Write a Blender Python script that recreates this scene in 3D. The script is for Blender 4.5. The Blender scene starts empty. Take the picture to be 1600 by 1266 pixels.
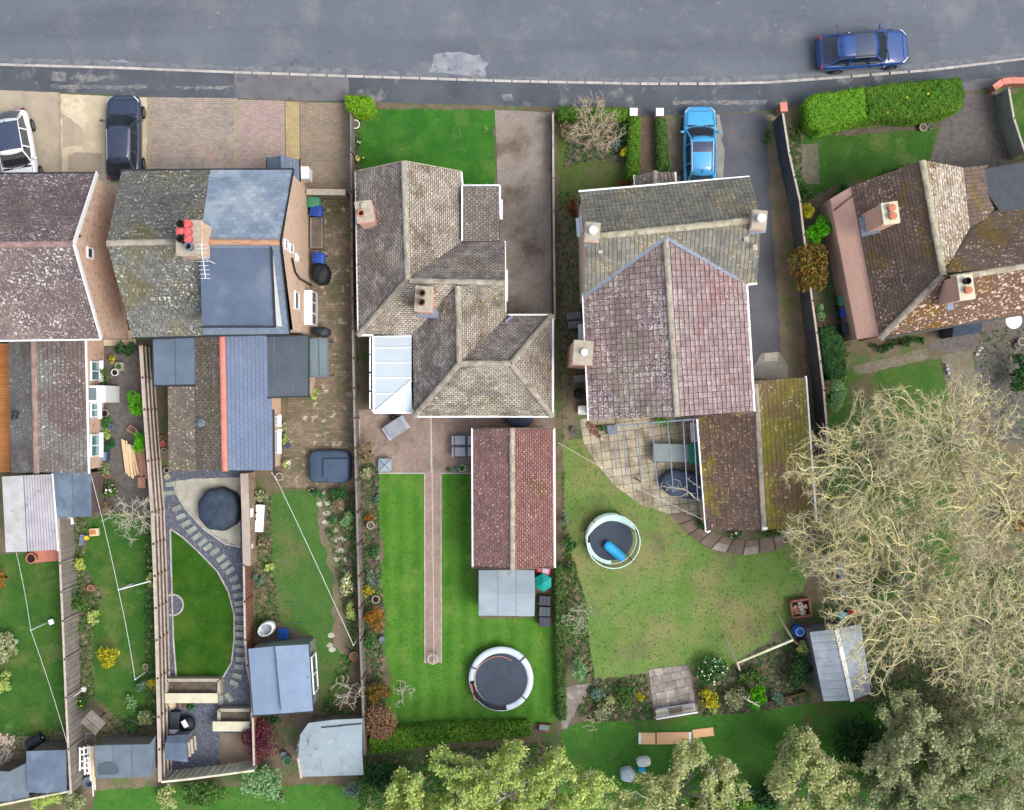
import bpy, math, random
import numpy as np
from mathutils import Vector, Matrix, kdtree

rng = np.random.default_rng(11)
random.seed(11)
R = math.radians
V = Vector
sc = bpy.context.scene
COL = sc.collection

# ------------------------------------------------------------------ camera, sky, sun, exposure
S, H = 30.0, 60.0            # photo pixels per metre on the ground, flying height
cd = bpy.data.cameras.new('camera')
cam = bpy.data.objects.new('camera', cd)
COL.objects.link(cam)
cam.location = (0, 0, H)
cam.rotation_euler = (0, 0, 0)
cd.sensor_width = 36
cd.lens = 36 * S * H / 1600.0
cd.clip_start = 1
cd.clip_end = 600
sc.camera = cam
sc.render.resolution_x, sc.render.resolution_y = 1024, 810

SUN_EL, SUN_AZ = R(58), R(115)          # azimuth clockwise from north (top of picture)
w = bpy.data.worlds.new('World')
sc.world = w
w.use_nodes = True
wn = w.node_tree.nodes
bg = wn['Background']
sky = wn.new('ShaderNodeTexSky')
sky.sky_type = 'NISHITA'
sky.sun_disc = False
sky.sun_elevation = SUN_EL
sky.sun_rotation = SUN_AZ
sky.air_density = 1.0
sky.dust_density = 4.0
sky.ozone_density = 1.0
soft = wn.new('ShaderNodeHueSaturation')      # bright overcast: the blue is veiled by cloud
soft.inputs['Saturation'].default_value = 0.62
w.node_tree.links.new(sky.outputs[0], soft.inputs['Color'])
w.node_tree.links.new(soft.outputs[0], bg.inputs[0])
bg.inputs[1].default_value = 0.15
sd = bpy.data.lights.new('sun', 'SUN')
sun = bpy.data.objects.new('sun', sd)
COL.objects.link(sun)
sd.energy = 1.15
sd.angle = R(26)
sd.color = (1.0, 0.97, 0.92)
dirv = V((math.sin(SUN_AZ) * math.cos(SUN_EL), math.cos(SUN_AZ) * math.cos(SUN_EL), math.sin(SUN_EL)))
sun.rotation_euler = dirv.to_track_quat('Z', 'Y').to_euler()
sun.location = dirv * 80
vs = sc.view_settings
vs.view_transform = 'Standard'
vs.look = 'None'
vs.exposure = 0.93
vs.gamma = 1
vs.use_curve_mapping = False

# ------------------------------------------------------------------ helpers
def P(x, y, h=0.0):
    k = (H - h) / H / S
    return V(((x - 800) * k, (633 - y) * k, h))

def lin(c, k=0.80):
    o = []
    for v in c[:3]:
        v /= 255.0
        v = v / 12.92 if v <= .04045 else ((v + .055) / 1.055) ** 2.4
        o.append(max(0.004, v * k))
    return (*o, 1)

MATS = {}
def mat(name, c, c2=None, ns=2.0, c3=None, ns3=.5, t3=(.5, .62), isl=0.0, spot=None, spot2=None, fine=0.0, fs=40,
        rough=.9, bump=0.0, bs=60, metal=0.0, spec=.25, brick=None, hue=0.0, coat=0, emit=None, edge=None, alpha=None, wave=None, trans=0, streak=None):
    """procedural surface: base noise between c and c2, patches of c3, spots, per-piece variation, fine grain"""
    m = bpy.data.materials.new(name)
    m.use_nodes = True
    nt = m.node_tree
    N, L = nt.nodes, nt.links
    b = N['Principled BSDF']
    geo = N.new('ShaderNodeNewGeometry')
    pos = geo.outputs['Position']
    def noise(scale, detail=5, rgh=.6):
        n = N.new('ShaderNodeTexNoise')
        n.inputs['Scale'].default_value = scale
        n.inputs['Detail'].default_value = detail
        n.inputs['Roughness'].default_value = rgh
        L.new(pos, n.inputs['Vector'])
        return n.outputs[0]
    def ramp(sock, lo, hi):
        r = N.new('ShaderNodeMapRange')
        r.inputs[1].default_value = lo
        r.inputs[2].default_value = hi
        r.clamp = True
        L.new(sock, r.inputs[0])
        return r.outputs[0]
    def mix(f, a, bb, mode='MIX'):
        x = N.new('ShaderNodeMix')
        x.data_type = 'RGBA'
        x.blend_type = mode
        for s, i in ((f, 0), (a, 6), (bb, 7)):
            if hasattr(s, 'is_linked') or isinstance(s, bpy.types.NodeSocket):
                L.new(s, x.inputs[i])
            else:
                x.inputs[i].default_value = s
        return x.outputs[2]
    def math_(op, a, bb):
        x = N.new('ShaderNodeMath')
        x.operation = op
        for s, i in ((a, 0), (bb, 1)):
            if isinstance(s, bpy.types.NodeSocket):
                L.new(s, x.inputs[i])
            else:
                x.inputs[i].default_value = s
        return x.outputs[0]
    col = lin(c)
    if c2 is not None:
        col = mix(ramp(noise(ns), .36, .64), lin(c), lin(c2))
    if c3 is not None:
        col = mix(ramp(noise(ns3, 6), *t3), col, lin(c3))
    if brick:
        t = N.new('ShaderNodeTexBrick')
        sx = N.new('ShaderNodeSeparateXYZ')
        L.new(pos, sx.inputs[0])
        cx = N.new('ShaderNodeCombineXYZ')
        L.new(math_('ADD', sx.outputs[0], sx.outputs[1]), cx.inputs[0])
        L.new(sx.outputs[2], cx.inputs[1])
        L.new(cx.outputs[0], t.inputs['Vector'])
        t.inputs['Scale'].default_value = 1
        t.inputs['Brick Width'].default_value = .225
        t.inputs['Row Height'].default_value = .075
        t.inputs['Mortar Size'].default_value = .008
        t.inputs['Color1'].default_value = lin(brick[0])
        t.inputs['Color2'].default_value = lin(brick[1])
        t.inputs['Mortar'].default_value = lin(brick[2])
        col = mix(.75, col, t.outputs[0])
    if wave:
        t = N.new('ShaderNodeTexWave')
        t.inputs['Scale'].default_value = wave[0]
        t.inputs['Distortion'].default_value = wave[2] if len(wave) > 2 else 2.5
        t.inputs['Detail'].default_value = 2
        t.bands_direction = wave[3] if len(wave) > 3 else 'X'
        L.new(pos, t.inputs['Vector'])
        col = mix(math_('MULTIPLY', t.outputs[1], .5), col, lin(wave[1]))
    if streak:
        mp = N.new('ShaderNodeMapping')
        mp.inputs['Scale'].default_value = (streak[1], streak[2], 1)
        mp.inputs['Rotation'].default_value = (0, 0, streak[3])
        L.new(pos, mp.inputs[0])
        t = N.new('ShaderNodeTexNoise')
        t.inputs['Scale'].default_value = 1
        t.inputs['Detail'].default_value = 4
        L.new(mp.outputs[0], t.inputs['Vector'])
        col = mix(math_('MULTIPLY', ramp(t.outputs[0], streak[4], streak[5]), streak[6]), col, lin(streak[0]))
    if edge:
        uv = N.new('ShaderNodeUVMap')
        sx = N.new('ShaderNodeSeparateXYZ')
        L.new(uv.outputs[0], sx.inputs[0])
        f = math_('MULTIPLY', ramp(sx.outputs[1], .75, .1), ramp(noise(edge[1], 4), edge[2], edge[2] + .12))
        col = mix(f, col, lin(edge[0]))
    for sp in (spot, spot2):
        if sp:
            f = ramp(noise(sp[1], sp[4] if len(sp) > 4 else 4), sp[2], sp[3])
            if len(sp) > 5:
                f = math_('MULTIPLY', f, ramp(noise(sp[5], 3), .42, .6))
            col = mix(f, col, lin(sp[0]))
    if isl or hue:
        hsv = N.new('ShaderNodeHueSaturation')
        oi = N.new('ShaderNodeObjectInfo')
        rnd = math_('FRACT', math_('ADD', geo.outputs['Random Per Island'], oi.outputs['Random']), 0)
        r = N.new('ShaderNodeMapRange')
        r.inputs[3].default_value = 1 - isl
        r.inputs[4].default_value = 1 + isl
        L.new(rnd, r.inputs[0])
        L.new(r.outputs[0], hsv.inputs['Value'])
        r2 = N.new('ShaderNodeMapRange')
        r2.inputs[3].default_value = .5 - hue
        r2.inputs[4].default_value = .5 + hue
        L.new(math_('FRACT', math_('MULTIPLY', rnd, 7.31), 0), r2.inputs[0])
        L.new(r2.outputs[0], hsv.inputs['Hue'])
        L.new(col, hsv.inputs['Color']) if isinstance(col, bpy.types.NodeSocket) else setattr(hsv.inputs['Color'], 'default_value', col)
        col = hsv.outputs[0]
    if fine:
        r = N.new('ShaderNodeMapRange')
        r.inputs[1].default_value = .3
        r.inputs[2].default_value = .7
        r.inputs[3].default_value = 1 - fine
        r.inputs[4].default_value = 1 + fine
        L.new(noise(fs, 3, .7), r.inputs[0])
        cc = N.new('ShaderNodeCombineColor')
        for i in range(3):
            L.new(r.outputs[0], cc.inputs[i])
        col = mix(1.0, col, cc.outputs[0], 'MULTIPLY')
    if isinstance(col, bpy.types.NodeSocket):
        L.new(col, b.inputs['Base Color'])
    else:
        b.inputs['Base Color'].default_value = col
    b.inputs['Roughness'].default_value = rough
    b.inputs['Metallic'].default_value = metal
    b.inputs['Specular IOR Level'].default_value = spec
    if coat:
        b.inputs['Coat Weight'].default_value = coat
        b.inputs['Coat Roughness'].default_value = .05
    if alpha is not None:
        b.inputs['Alpha'].default_value = alpha
    if bump:
        bn = N.new('ShaderNodeBump')
        bn.inputs['Strength'].default_value = bump
        bn.inputs['Distance'].default_value = .03
        L.new(noise(bs, 4), bn.inputs['Height'])
        L.new(bn.outputs[0], b.inputs['Normal'])
    if trans:
        tr = N.new('ShaderNodeBsdfTranslucent')
        mx = N.new('ShaderNodeMixShader')
        mx.inputs[0].default_value = trans
        if isinstance(col, bpy.types.NodeSocket):
            L.new(col, tr.inputs[0])
        else:
            tr.inputs[0].default_value = col
        L.new(b.outputs[0], mx.inputs[1])
        L.new(tr.outputs[0], mx.inputs[2])
        L.new(mx.outputs[0], N['Material Output'].inputs[0])
    MATS[name] = m
    return m

class MB:
    """collects faces, builds one mesh"""
    def __init__(s):
        s.v, s.f, s.uv, s.mi = [], [], [], []
    def poly(s, pts, uv=None, mi=0):
        n = len(s.v)
        s.v.extend([tuple(p) for p in pts])
        s.f.append(tuple(range(n, n + len(pts))))
        s.uv.extend(uv if uv else [(0, .5)] * len(pts))
        s.mi.append(mi)
    def box(s, c, d, rz=0, mi=0, tilt=None):
        cx, cy, cz = c
        x, y, z = d[0] / 2, d[1] / 2, d[2] / 2
        M = Matrix.Rotation(rz, 3, 'Z')
        if tilt is not None:
            M = M @ tilt
        q = [M @ V((a * x, b * y, e * z)) + V(c) for e in (-1, 1) for a, b in ((-1, -1), (1, -1), (1, 1), (-1, 1))]
        for f in ((3, 2, 1, 0), (4, 5, 6, 7), (0, 1, 5, 4), (1, 2, 6, 5), (2, 3, 7, 6), (3, 0, 4, 7)):
            s.poly([q[i] for i in f], mi=mi)
    def beam(s, a, b, wd, ht, up=V((0, 0, 1)), mi=0):
        a, b = V(a), V(b)
        d = (b - a).normalized()
        sd_ = d.cross(up)
        if sd_.length < 1e-4:
            sd_ = V((1, 0, 0))
        sd_.normalize()
        u = sd_.cross(d)
        q = []
        for p in (a, b):
            for i, j in ((-1, -1), (1, -1), (1, 1), (-1, 1)):
                q.append(p + sd_ * (i * wd / 2) + u * (j * ht / 2))
        for f in ((3, 2, 1, 0), (4, 5, 6, 7), (0, 1, 5, 4), (1, 2, 6, 5), (2, 3, 7, 6), (3, 0, 4, 7)):
            s.poly([q[i] for i in f], mi=mi)
    def prism(s, pts, z0, z1, mi=0, bottom=False):
        """pts: list of (x,y); closed upward prism"""
        pts = [(p[0], p[1]) for p in pts]
        if sum(pts[i - 1][0] * pts[i][1] - pts[i][0] * pts[i - 1][1] for i in range(len(pts))) < 0:
            pts = pts[::-1]
        s.poly([(x, y, z1) for x, y in pts], mi=mi)
        if bottom:
            s.poly([(x, y, z0) for x, y in pts[::-1]], mi=mi)
        for i in range(len(pts)):
            a, b = pts[i - 1], pts[i]
            s.poly([(*a, z0), (*b, z0), (*b, z1), (*a, z1)], mi=mi)
    def tube(s, a, b, r0, r1=None, n=8, cap=True, mi=0):
        a, b = V(a), V(b)
        r1 = r0 if r1 is None else r1
        d = (b - a).normalized()
        x = d.orthogonal().normalized()
        y = d.cross(x)
        ra = [a + (x * math.cos(t) + y * math.sin(t)) * r0 for t in np.linspace(0, 2 * math.pi, n, endpoint=False)]
        rb = [b + (x * math.cos(t) + y * math.sin(t)) * r1 for t in np.linspace(0, 2 * math.pi, n, endpoint=False)]
        for i in range(n):
            j = (i + 1) % n
            s.poly([ra[i], ra[j], rb[j], rb[i]], mi=mi)
        if cap:
            s.poly(rb, mi=mi)
            s.poly(ra[::-1], mi=mi)
    def lathe(s, prof, c=(0, 0, 0), n=20, sx=1, sy=1, mi=0):
        """prof: list of (r,z) from bottom to top"""
        rings = []
        for r, z in prof:
            rings.append([(c[0] + r * sx * math.cos(t), c[1] + r * sy * math.sin(t), c[2] + z) for t in np.linspace(0, 2 * math.pi, n, endpoint=False)])
        for A, B in zip(rings[:-1], rings[1:]):
            for i in range(n):
                j = (i + 1) % n
                s.poly([A[i], A[j], B[j], B[i]], mi=mi)
        if prof[-1][0] > 1e-4:
            s.poly(rings[-1], mi=mi)
        if prof[0][0] > 1e-4:
            s.poly(rings[0][::-1], mi=mi)
    def ring(s, c, r, t, n=28, m=6, mi=0, flat=1.0, a0=0, a1=2 * math.pi):
        full = abs(a1 - a0 - 2 * math.pi) < 1e-6
        ts = np.linspace(a0, a1, n, endpoint=not full)
        rings = []
        for a in ts:
            e = V((math.cos(a), math.sin(a), 0))
            rings.append([V(c) + e * (r + t * math.cos(p)) + V((0, 0, t * flat * math.sin(p))) for p in np.linspace(0, 2 * math.pi, m, endpoint=False)])
        k = len(rings)
        for i in range(k if full else k - 1):
            A, B = rings[i], rings[(i + 1) % k]
            for q in range(m):
                s.poly([A[q], B[q], B[(q + 1) % m], A[(q + 1) % m]], mi=mi)
    def grid(s, rows, mi=0, close=False):
        for A, B in zip(rows[:-1], rows[1:]):
            n = len(A)
            for i in range(n if close else n - 1):
                s.poly([A[i], A[(i + 1) % n], B[(i + 1) % n], B[i]], mi=mi)
    def mesh(s, name, mats, off=None, weld=False, smooth=False):
        me = bpy.data.meshes.new(name)
        vv = s.v if off is None else [(a - off[0], b - off[1], c - off[2]) for a, b, c in s.v]
        me.from_pydata(vv, [], s.f)
        uvl = me.uv_layers.new(name='UVMap')
        uvl.data.foreach_set('uv', np.array(s.uv, dtype=np.float32).ravel())
        if not isinstance(mats, (list, tuple)):
            mats = [mats]
        for m in mats:
            me.materials.append(MATS[m] if isinstance(m, str) else m)
        if len(mats) > 1:
            me.polygons.foreach_set('material_index', s.mi)
        if weld or smooth:
            import bmesh
            bm = bmesh.new()
            bm.from_mesh(me)
            bmesh.ops.remove_doubles(bm, verts=bm.verts, dist=1e-4)
            bmesh.ops.recalc_face_normals(bm, faces=bm.faces)
            bm.to_mesh(me)
            bm.free()
        if smooth:
            me.polygons.foreach_set('use_smooth', [True] * len(me.polygons))
        me.update()
        return me
    def build(s, name, mats, parent=None, world=True, kind=None, weld=False, smooth=False, bevel=0, sub=0):
        off = None
        if parent is not None and world:
            off = origin(parent)
        o = link(name, s.mesh(name, mats, off, weld or bool(bevel) or bool(sub), smooth), parent)
        if kind:
            o['kind'] = kind
        if bevel:
            md = o.modifiers.new('edge', 'BEVEL')
            md.width = bevel
            md.segments = 2
        if sub:
            md = o.modifiers.new('smooth', 'SUBSURF')
            md.levels = md.render_levels = sub
        return o

def origin(o):
    """world origin of an unrotated chain"""
    p = V((0, 0, 0))
    while o is not None:
        p = p + o.location
        o = o.parent
    return p

def link(name, me, parent=None):
    o = bpy.data.objects.new(name, me)
    COL.objects.link(o)
    if parent is not None:
        o.parent = parent
    return o

def tag(o, label, cat, group=None):
    o['label'] = label
    o['category'] = cat
    if group:
        o['group'] = group
    return o

def thing(name, label, cat, loc=(0, 0, 0), rz=0, group=None):
    o = bpy.data.objects.new(name, None)
    COL.objects.link(o)
    o.location = loc
    o.rotation_euler = (0, 0, rz)
    o.empty_display_size = .2
    return tag(o, label, cat, group)

def copy_tree(o, parent=None):
    c = o.copy()
    COL.objects.link(c)
    if parent is not None:
        c.parent = parent
    for ch in list(o.children):
        copy_tree(ch, c)
    return c

def px(pts, h=0.0):
    return [P(p[0], p[1], p[2] if len(p) > 2 else h) for p in pts]

def clip_poly(poly, cv):
    """Sutherland-Hodgman; cv counter-clockwise convex, poly = [(u,v)]"""
    out = poly
    for i in range(len(cv)):
        a, b = cv[i - 1], cv[i]
        ex, ey = b[0] - a[0], b[1] - a[1]
        inp, out = out, []
        if not inp:
            return []
        side = [ex * (p[1] - a[1]) - ey * (p[0] - a[0]) for p in inp]
        for k in range(len(inp)):
            p, q, sp, sq = inp[k - 1], inp[k], side[k - 1], side[k]
            if sq >= 0:
                if sp < 0:
                    t = sp / (sp - sq)
                    out.append((p[0] + (q[0] - p[0]) * t, p[1] + (q[1] - p[1]) * t))
                out.append(q)
            elif sp >= 0:
                t = sp / (sp - sq)
                out.append((p[0] + (q[0] - p[0]) * t, p[1] + (q[1] - p[1]) * t))
    return out

def tile_frame(pts):
    p0 = pts[0]
    u = (pts[1] - pts[0]).normalized()
    n = V((0, 0, 0))
    for i in range(len(pts)):
        a, b = pts[i - 1], pts[i]
        n += V(((a.y - b.y) * (a.z + b.z), (a.z - b.z) * (a.x + b.x), (a.x - b.x) * (a.y + b.y)))
    n.normalize()
    if n.z < 0:
        n = -n
    v = n.cross(u).normalized()
    return p0, u, v, n

def flatten(q):
    n = tile_frame(q)[3]
    c = sum(q, V((0, 0, 0))) / len(q)
    return [p - n * (p - c).dot(n) for p in q]

def tiles(mb, pts, w_, g, gap=.012, t=.03, stagger=.5, keep=None, jit=.004, gapv=None, rot=0, thick=.02):
    """lay a course of tiles/blocks over a convex planar polygon; the first edge is the eave"""
    p0, u, v, n = tile_frame(pts)
    if rot:
        u, v = u * math.cos(rot) + v * math.sin(rot), v * math.cos(rot) - u * math.sin(rot)
    uv = [((p - p0).dot(u), (p - p0).dot(v)) for p in pts]
    if sum(uv[i - 1][0] * uv[i][1] - uv[i][0] * uv[i - 1][1] for i in range(len(uv))) < 0:
        uv = uv[::-1]
    us, vv = [a for a, b in uv], [b for a, b in uv]
    gapv = gap if gapv is None else gapv
    v0 = math.floor(min(vv) / g) * g
    row = 0
    while v0 < max(vv):
        u0 = math.floor(min(us) / w_) * w_ - (w_ * stagger if row % 2 else 0)
        while u0 < max(us):
            a, b = (u0 + gap / 2, v0 + gapv / 2), (u0 + w_ - gap / 2, v0 + g - gapv / 2)
            rect = [a, (b[0], a[1]), b, (a[0], b[1])]
            inside = True
            for q in rect:
                for i in range(len(uv)):
                    e, f = uv[i - 1], uv[i]
                    if (f[0] - e[0]) * (q[1] - e[1]) - (f[1] - e[1]) * (q[0] - e[0]) < 0:
                        inside = False
                        break
                if not inside:
                    break
            poly = rect if inside else clip_poly(rect, uv)
            if len(poly) >= 3:
                j = random.uniform(-jit, jit)
                tt = t + j
                if keep is not None and inside:
                    keep.append((p0 + u * (u0 + w_ / 2) + v * (v0 + g / 2) + n * j, u, v, n))
                else:
                    top = [p0 + u * x + v * y + n * (thick * .4 + tt * (1 - (y - v0) / g)) for x, y in poly]
                    bot = [p0 + u * x + v * y - n * .012 for x, y in poly]
                    mb.poly(top, [((x - u0) / w_, (y - v0) / g) for x, y in poly])
                    k = len(poly)
                    for i in range(k):
                        mb.poly([bot[i - 1], bot[i], top[i], top[i - 1]], [(0, .5)] * 4)
            u0 += w_
        v0 += g
        row += 1

def one_tile(name, w_, g, gap, t, mt, thick=.02):
    mb = MB()
    x, y0, y1 = (w_ - gap) / 2, -g / 2 + gap / 2, g / 2 - gap / 2
    q = [(-x, y0), (x, y0), (x, y1), (-x, y1)]
    top = [(a, b, thick * .4 + t * (1 - (b + g / 2) / g)) for a, b in q]
    bot = [(a, b, -.012) for a, b in q]
    mb.poly(top, [(0, 0), (1, 0), (1, 1), (0, 1)])
    for i in range(4):
        mb.poly([bot[i - 1], bot[i], top[i], top[i - 1]])
    return mb.mesh(name, mt)

def place_tiles(name, me, frames, parent, most=300):
    off = origin(parent)
    random.shuffle(frames)
    for i, (c, u, v, n) in enumerate(frames[:most]):
        o = link(name, me, parent)
        M = Matrix((u, v, n)).transposed().to_4x4()
        M.translation = c - off
        o.matrix_local = M
    return frames[most:]

def put_rest(mb, frames, w_, g, gap, t, thick=.02):
    x, y0, y1 = (w_ - gap) / 2, -g / 2 + gap / 2, g / 2 - gap / 2
    for c, u, v, n in frames:
        q = [(-x, y0), (x, y0), (x, y1), (-x, y1)]
        top = [c + u * a + v * b + n * (thick * .4 + t * (1 - (b + g / 2) / g)) for a, b in q]
        bot = [c + u * a + v * b - n * .012 for a, b in q]
        mb.poly(top, [(0, 0), (1, 0), (1, 1), (0, 1)])
        for i in range(4):
            mb.poly([bot[i - 1], bot[i], top[i], top[i - 1]])

CAPS = {}
def ridge(a, b, parent, mt, r=.125, l=.44, name='ridge_tile'):
    """half-round cap tiles laid end to end, every cap an object"""
    key = (mt, r, l)
    if key not in CAPS:
        mb = MB()
        rows = []
        for x, rr in ((-l / 2, r), (l / 2 - .015, r * 1.0), (l / 2 - .015, r * 1.1), (l / 2 + .02, r * 1.1)):
            rows.append([(x, rr * math.cos(t), rr * math.sin(t) * .75 - .01) for t in np.linspace(-.25, math.pi + .25, 7)])
        mb.grid(rows)
        CAPS[key] = mb.mesh(name, mt)
    a, b = V(a), V(b)
    d = b - a
    n = max(1, round(d.length / l))
    off = origin(parent)
    u = d.normalized()
    s = V((0, 0, 1)).cross(u).normalized()
    up = u.cross(s)
    for i in range(n):
        o = link(name, CAPS[key], parent)
        c = a + d * ((i + .5) / n) + V((random.uniform(-.008, .008), random.uniform(-.008, .008), random.uniform(0, .012)))
        M = Matrix((u * (d.length / n / l), s, up)).transposed().to_4x4()
        M.translation = c - off
        o.matrix_local = M

# ------------------------------------------------------------------ materials
mat('asphalt', (104, 110, 118), (94, 100, 108), .22, (116, 120, 126), .5, (.52, .7), fine=.24, fs=26, rough=.85, bump=.3, bs=60, streak=((84, 90, 98), .05, .5, R(3), .5, .68, .6), spot=((132, 134, 138), 3.2, .68, .74), spot2=((78, 82, 90), 1.1, .67, .75))
mat('footway', (88, 93, 100), (74, 79, 86), .5, (126, 124, 124), .9, (.58, .68), fine=.2, fs=22, rough=.9, bump=.25, spot=((112, 112, 114), 2.4, .66, .72))
mat('footway_pale', (114, 112, 114), (98, 98, 102), .8, (88, 90, 96), 1.5, (.55, .66), fine=.16, fs=22, bump=.2)
mat('footway_patch', (138, 134, 132), (96, 98, 102), 2.2, (88, 93, 100), 5, (.5, .62), fine=.14, fs=20)
mat('gutter_dirt', (124, 124, 126), (104, 110, 118), 1.3, (96, 100, 108), 3, (.5, .62), fine=.24, fs=24)
mat('kerbstone', (188, 184, 178), (160, 155, 150), 3, isl=.1, fine=.1)
mat('asphalt_patch', (150, 152, 158), (126, 130, 138), 1.6, (108, 114, 122), 2.6, (.56, .66), fine=.16, fs=20)
mat('soil', (96, 86, 68), (114, 104, 84), 1.6, (78, 98, 54), .7, (.5, .6), fine=.3, fs=18, bump=.6, bs=14)
mat('bare_earth', (130, 116, 96), (110, 102, 84), 1.4, (96, 108, 66), .8, (.52, .64), fine=.22, fs=18, bump=.4, bs=14)
mat('dark_bed', (86, 78, 68), (104, 94, 82), 2.5, (72, 90, 52), 1.2, (.55, .65), fine=.3, fs=18, bump=.6, bs=14)
mat('concrete_warm', (194, 180, 154), (178, 164, 140), .8, (206, 194, 166), .5, (.5, .6), fine=.08, fs=12, bump=.1, spot=((154, 142, 122), 1.3, .64, .74))
mat('concrete_beige', (174, 162, 142), (158, 146, 128), .9, (144, 136, 122), 1.4, (.58, .7), fine=.08, fs=12, bump=.1, streak=((138, 130, 116), 1.2, .12, 0, .54, .7, .6))
mat('concrete_grey', (150, 148, 140), (128, 126, 118), 1.2, fine=.1, fs=14, bump=.15)
mat('joint_dark', (78, 72, 62), (96, 88, 74), 3, fine=.2)
mat('moss_strip', (164, 152, 130), (144, 136, 110), 3, fine=.2, fs=20)
mat('block_tan', (168, 156, 144), (150, 140, 130), .9, (176, 146, 136), .6, (.52, .66), isl=.13, fine=.12, fs=20, spot=((130, 122, 112), 1.6, .62, .72))
mat('block_pink', (176, 152, 146), (164, 146, 140), .7, (162, 150, 136), .9, (.5, .62), isl=.11, fine=.12, fs=20, spot=((146, 120, 114), 1.2, .64, .74))
mat('block_yellow', (186, 166, 122), (172, 154, 114), 1.4, isl=.1, fine=.08)
mat('block_brown', (158, 140, 122), (140, 126, 110), .8, (130, 124, 104), .9, (.52, .64), isl=.12, fine=.12)
mat('block_grey', (158, 148, 138), (146, 136, 126), .5, (112, 98, 86), .35, (.46, .6), isl=.09, fine=.08)
mat('block_patio', (166, 146, 134), (148, 130, 120), .8, (136, 120, 108), .6, (.5, .6), isl=.1, fine=.1, spot=((184, 168, 156), 1.2, .62, .74))
mat('block_path', (172, 148, 136), (156, 134, 122), 1, isl=.1, fine=.06)
mat('block_mossy', (138, 122, 104), (116, 104, 88), 1.0, (110, 106, 80), .7, (.48, .6), isl=.18, fine=.14, spot=((178, 166, 146), 2.2, .58, .66))
mat('brick_path', (116, 98, 84), (100, 86, 72), 2, isl=.14, fine=.1)
mat('slab_cream', (186, 177, 152), (164, 156, 134), 1.6, (136, 126, 106), .8, (.5, .64), isl=.16, fine=.14, fs=14, spot=((206, 196, 170), 2.5, .62, .7))
mat('slab_pale', (186, 184, 170), (160, 158, 144), 1.5, isl=.12, fine=.1, fs=16)
mat('slab_grey', (150, 142, 136), (128, 118, 112), 2, (168, 158, 150), 1.5, (.5, .6), isl=.16, fine=.1)
mat('slab_brown', (128, 112, 98), (110, 98, 86), 1.5, isl=.14, fine=.1)
mat('step_stone', (150, 156, 146), (128, 136, 128), 3, isl=.12, fine=.1)
mat('gravel_slate', (96, 100, 112), (80, 84, 98), 5, (120, 122, 130), 9, (.55, .65), fine=.4, fs=22, bump=.8, bs=22)
mat('gravel_chip', (118, 124, 140), isl=.5, fine=.1)
mat('gravel_dark', (112, 106, 102), (92, 88, 84), 4, fine=.3, fs=20, bump=.6)
mat('pebble', (128, 120, 104), (110, 104, 88), 3, (96, 104, 72), .8, (.5, .65), fine=.25, fs=20, bump=.6)
mat('tarmac', (94, 97, 104), (82, 85, 92), .6, (106, 102, 100), .4, (.56, .7), fine=.2, fs=22, bump=.2, streak=((74, 74, 78), .8, .06, 0, .5, .7, .6))
GR = dict(rough=1.0, spec=.05, bump=.5, bs=26)
mat('lawn_front', (46, 98, 38), (62, 114, 42), .9, (86, 122, 54), .55, (.52, .7), fine=.26, fs=22, spot=((104, 132, 66), 1.7, .62, .72), **GR)
mat('lawn_striped', (78, 124, 46), (62, 110, 38), .8, (104, 130, 62), .6, (.52, .7), fine=.24, fs=22, wave=(.38, (92, 138, 52), 1.0), spot=((112, 130, 70), 1.3, .62, .74), **GR)
mat('lawn_worn', (110, 136, 74), (96, 128, 62), .7, (136, 132, 90), .32, (.45, .66), fine=.22, fs=20, spot=((108, 106, 82), .5, .56, .74), spot2=((84, 118, 56), 1.6, .6, .7), **GR)
mat('lawn_deep', (42, 80, 24), (54, 94, 28), .9, (74, 100, 36), .5, (.5, .68), fine=.3, fs=22, spot=((66, 96, 40), 2.4, .6, .7), **GR)
mat('lawn_garden', (52, 92, 40), (68, 104, 44), .8, (98, 112, 62), .5, (.5, .66), fine=.28, fs=22, spot=((84, 118, 60), 1.4, .6, .7), **GR)
mat('lawn_patchy', (66, 104, 50), (80, 112, 56), 1.0, (100, 108, 68), .45, (.5, .66), fine=.28, fs=20, spot=((96, 92, 68), 1.1, .62, .72), **GR)
mat('lawn_mossy', (80, 96, 50), (92, 106, 58), .9, (104, 100, 70), .6, (.5, .64), fine=.25, fs=22, **GR)  # dull mossy green of the lawn itself
mat('lawn_rough', (62, 110, 44), (78, 122, 52), 1.2, (96, 92, 66), .4, (.56, .66), fine=.3, fs=18, **GR)
mat('grass_blade', (84, 122, 54), isl=.25, hue=.012, rough=1, spec=.05, trans=.4)
# roofs
LICH = (206, 200, 194)
mat('tile_purple', (112, 98, 98), (98, 86, 88), .8, (124, 108, 104), .4, isl=.16, spot=((214, 210, 206), 8, .56, .62, 3, .5), spot2=((198, 190, 186), 14, .60, .66, 3), fine=.12)
mat('tile_moss_grey', (112, 112, 108), (96, 96, 90), .9, (106, 102, 76), .6, (.5, .64), isl=.2, spot=((206, 206, 196), 9, .57, .63, 3, .45), spot2=((196, 196, 186), 13, .63, .68, 3), fine=.14)
mat('slate_blue', (144, 158, 174), (128, 144, 162), 1, (160, 172, 182), .6, isl=.15, fine=.06, rough=.6)
mat('slate_new', (110, 124, 148), (104, 118, 142), .6, isl=.06, fine=.05, fs=20, rough=.6)
mat('slate_strip', (112, 124, 140), isl=.06, fine=.06, rough=.6)
mat('tile_ext', (106, 92, 90), (94, 86, 84), 1, (110, 110, 106), .3, (.45, .55), isl=.15, spot=((210, 204, 198), 9, .60, .66, 3, .6), spot2=((196, 190, 186), 15, .62, .68, 3), fine=.14)
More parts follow.
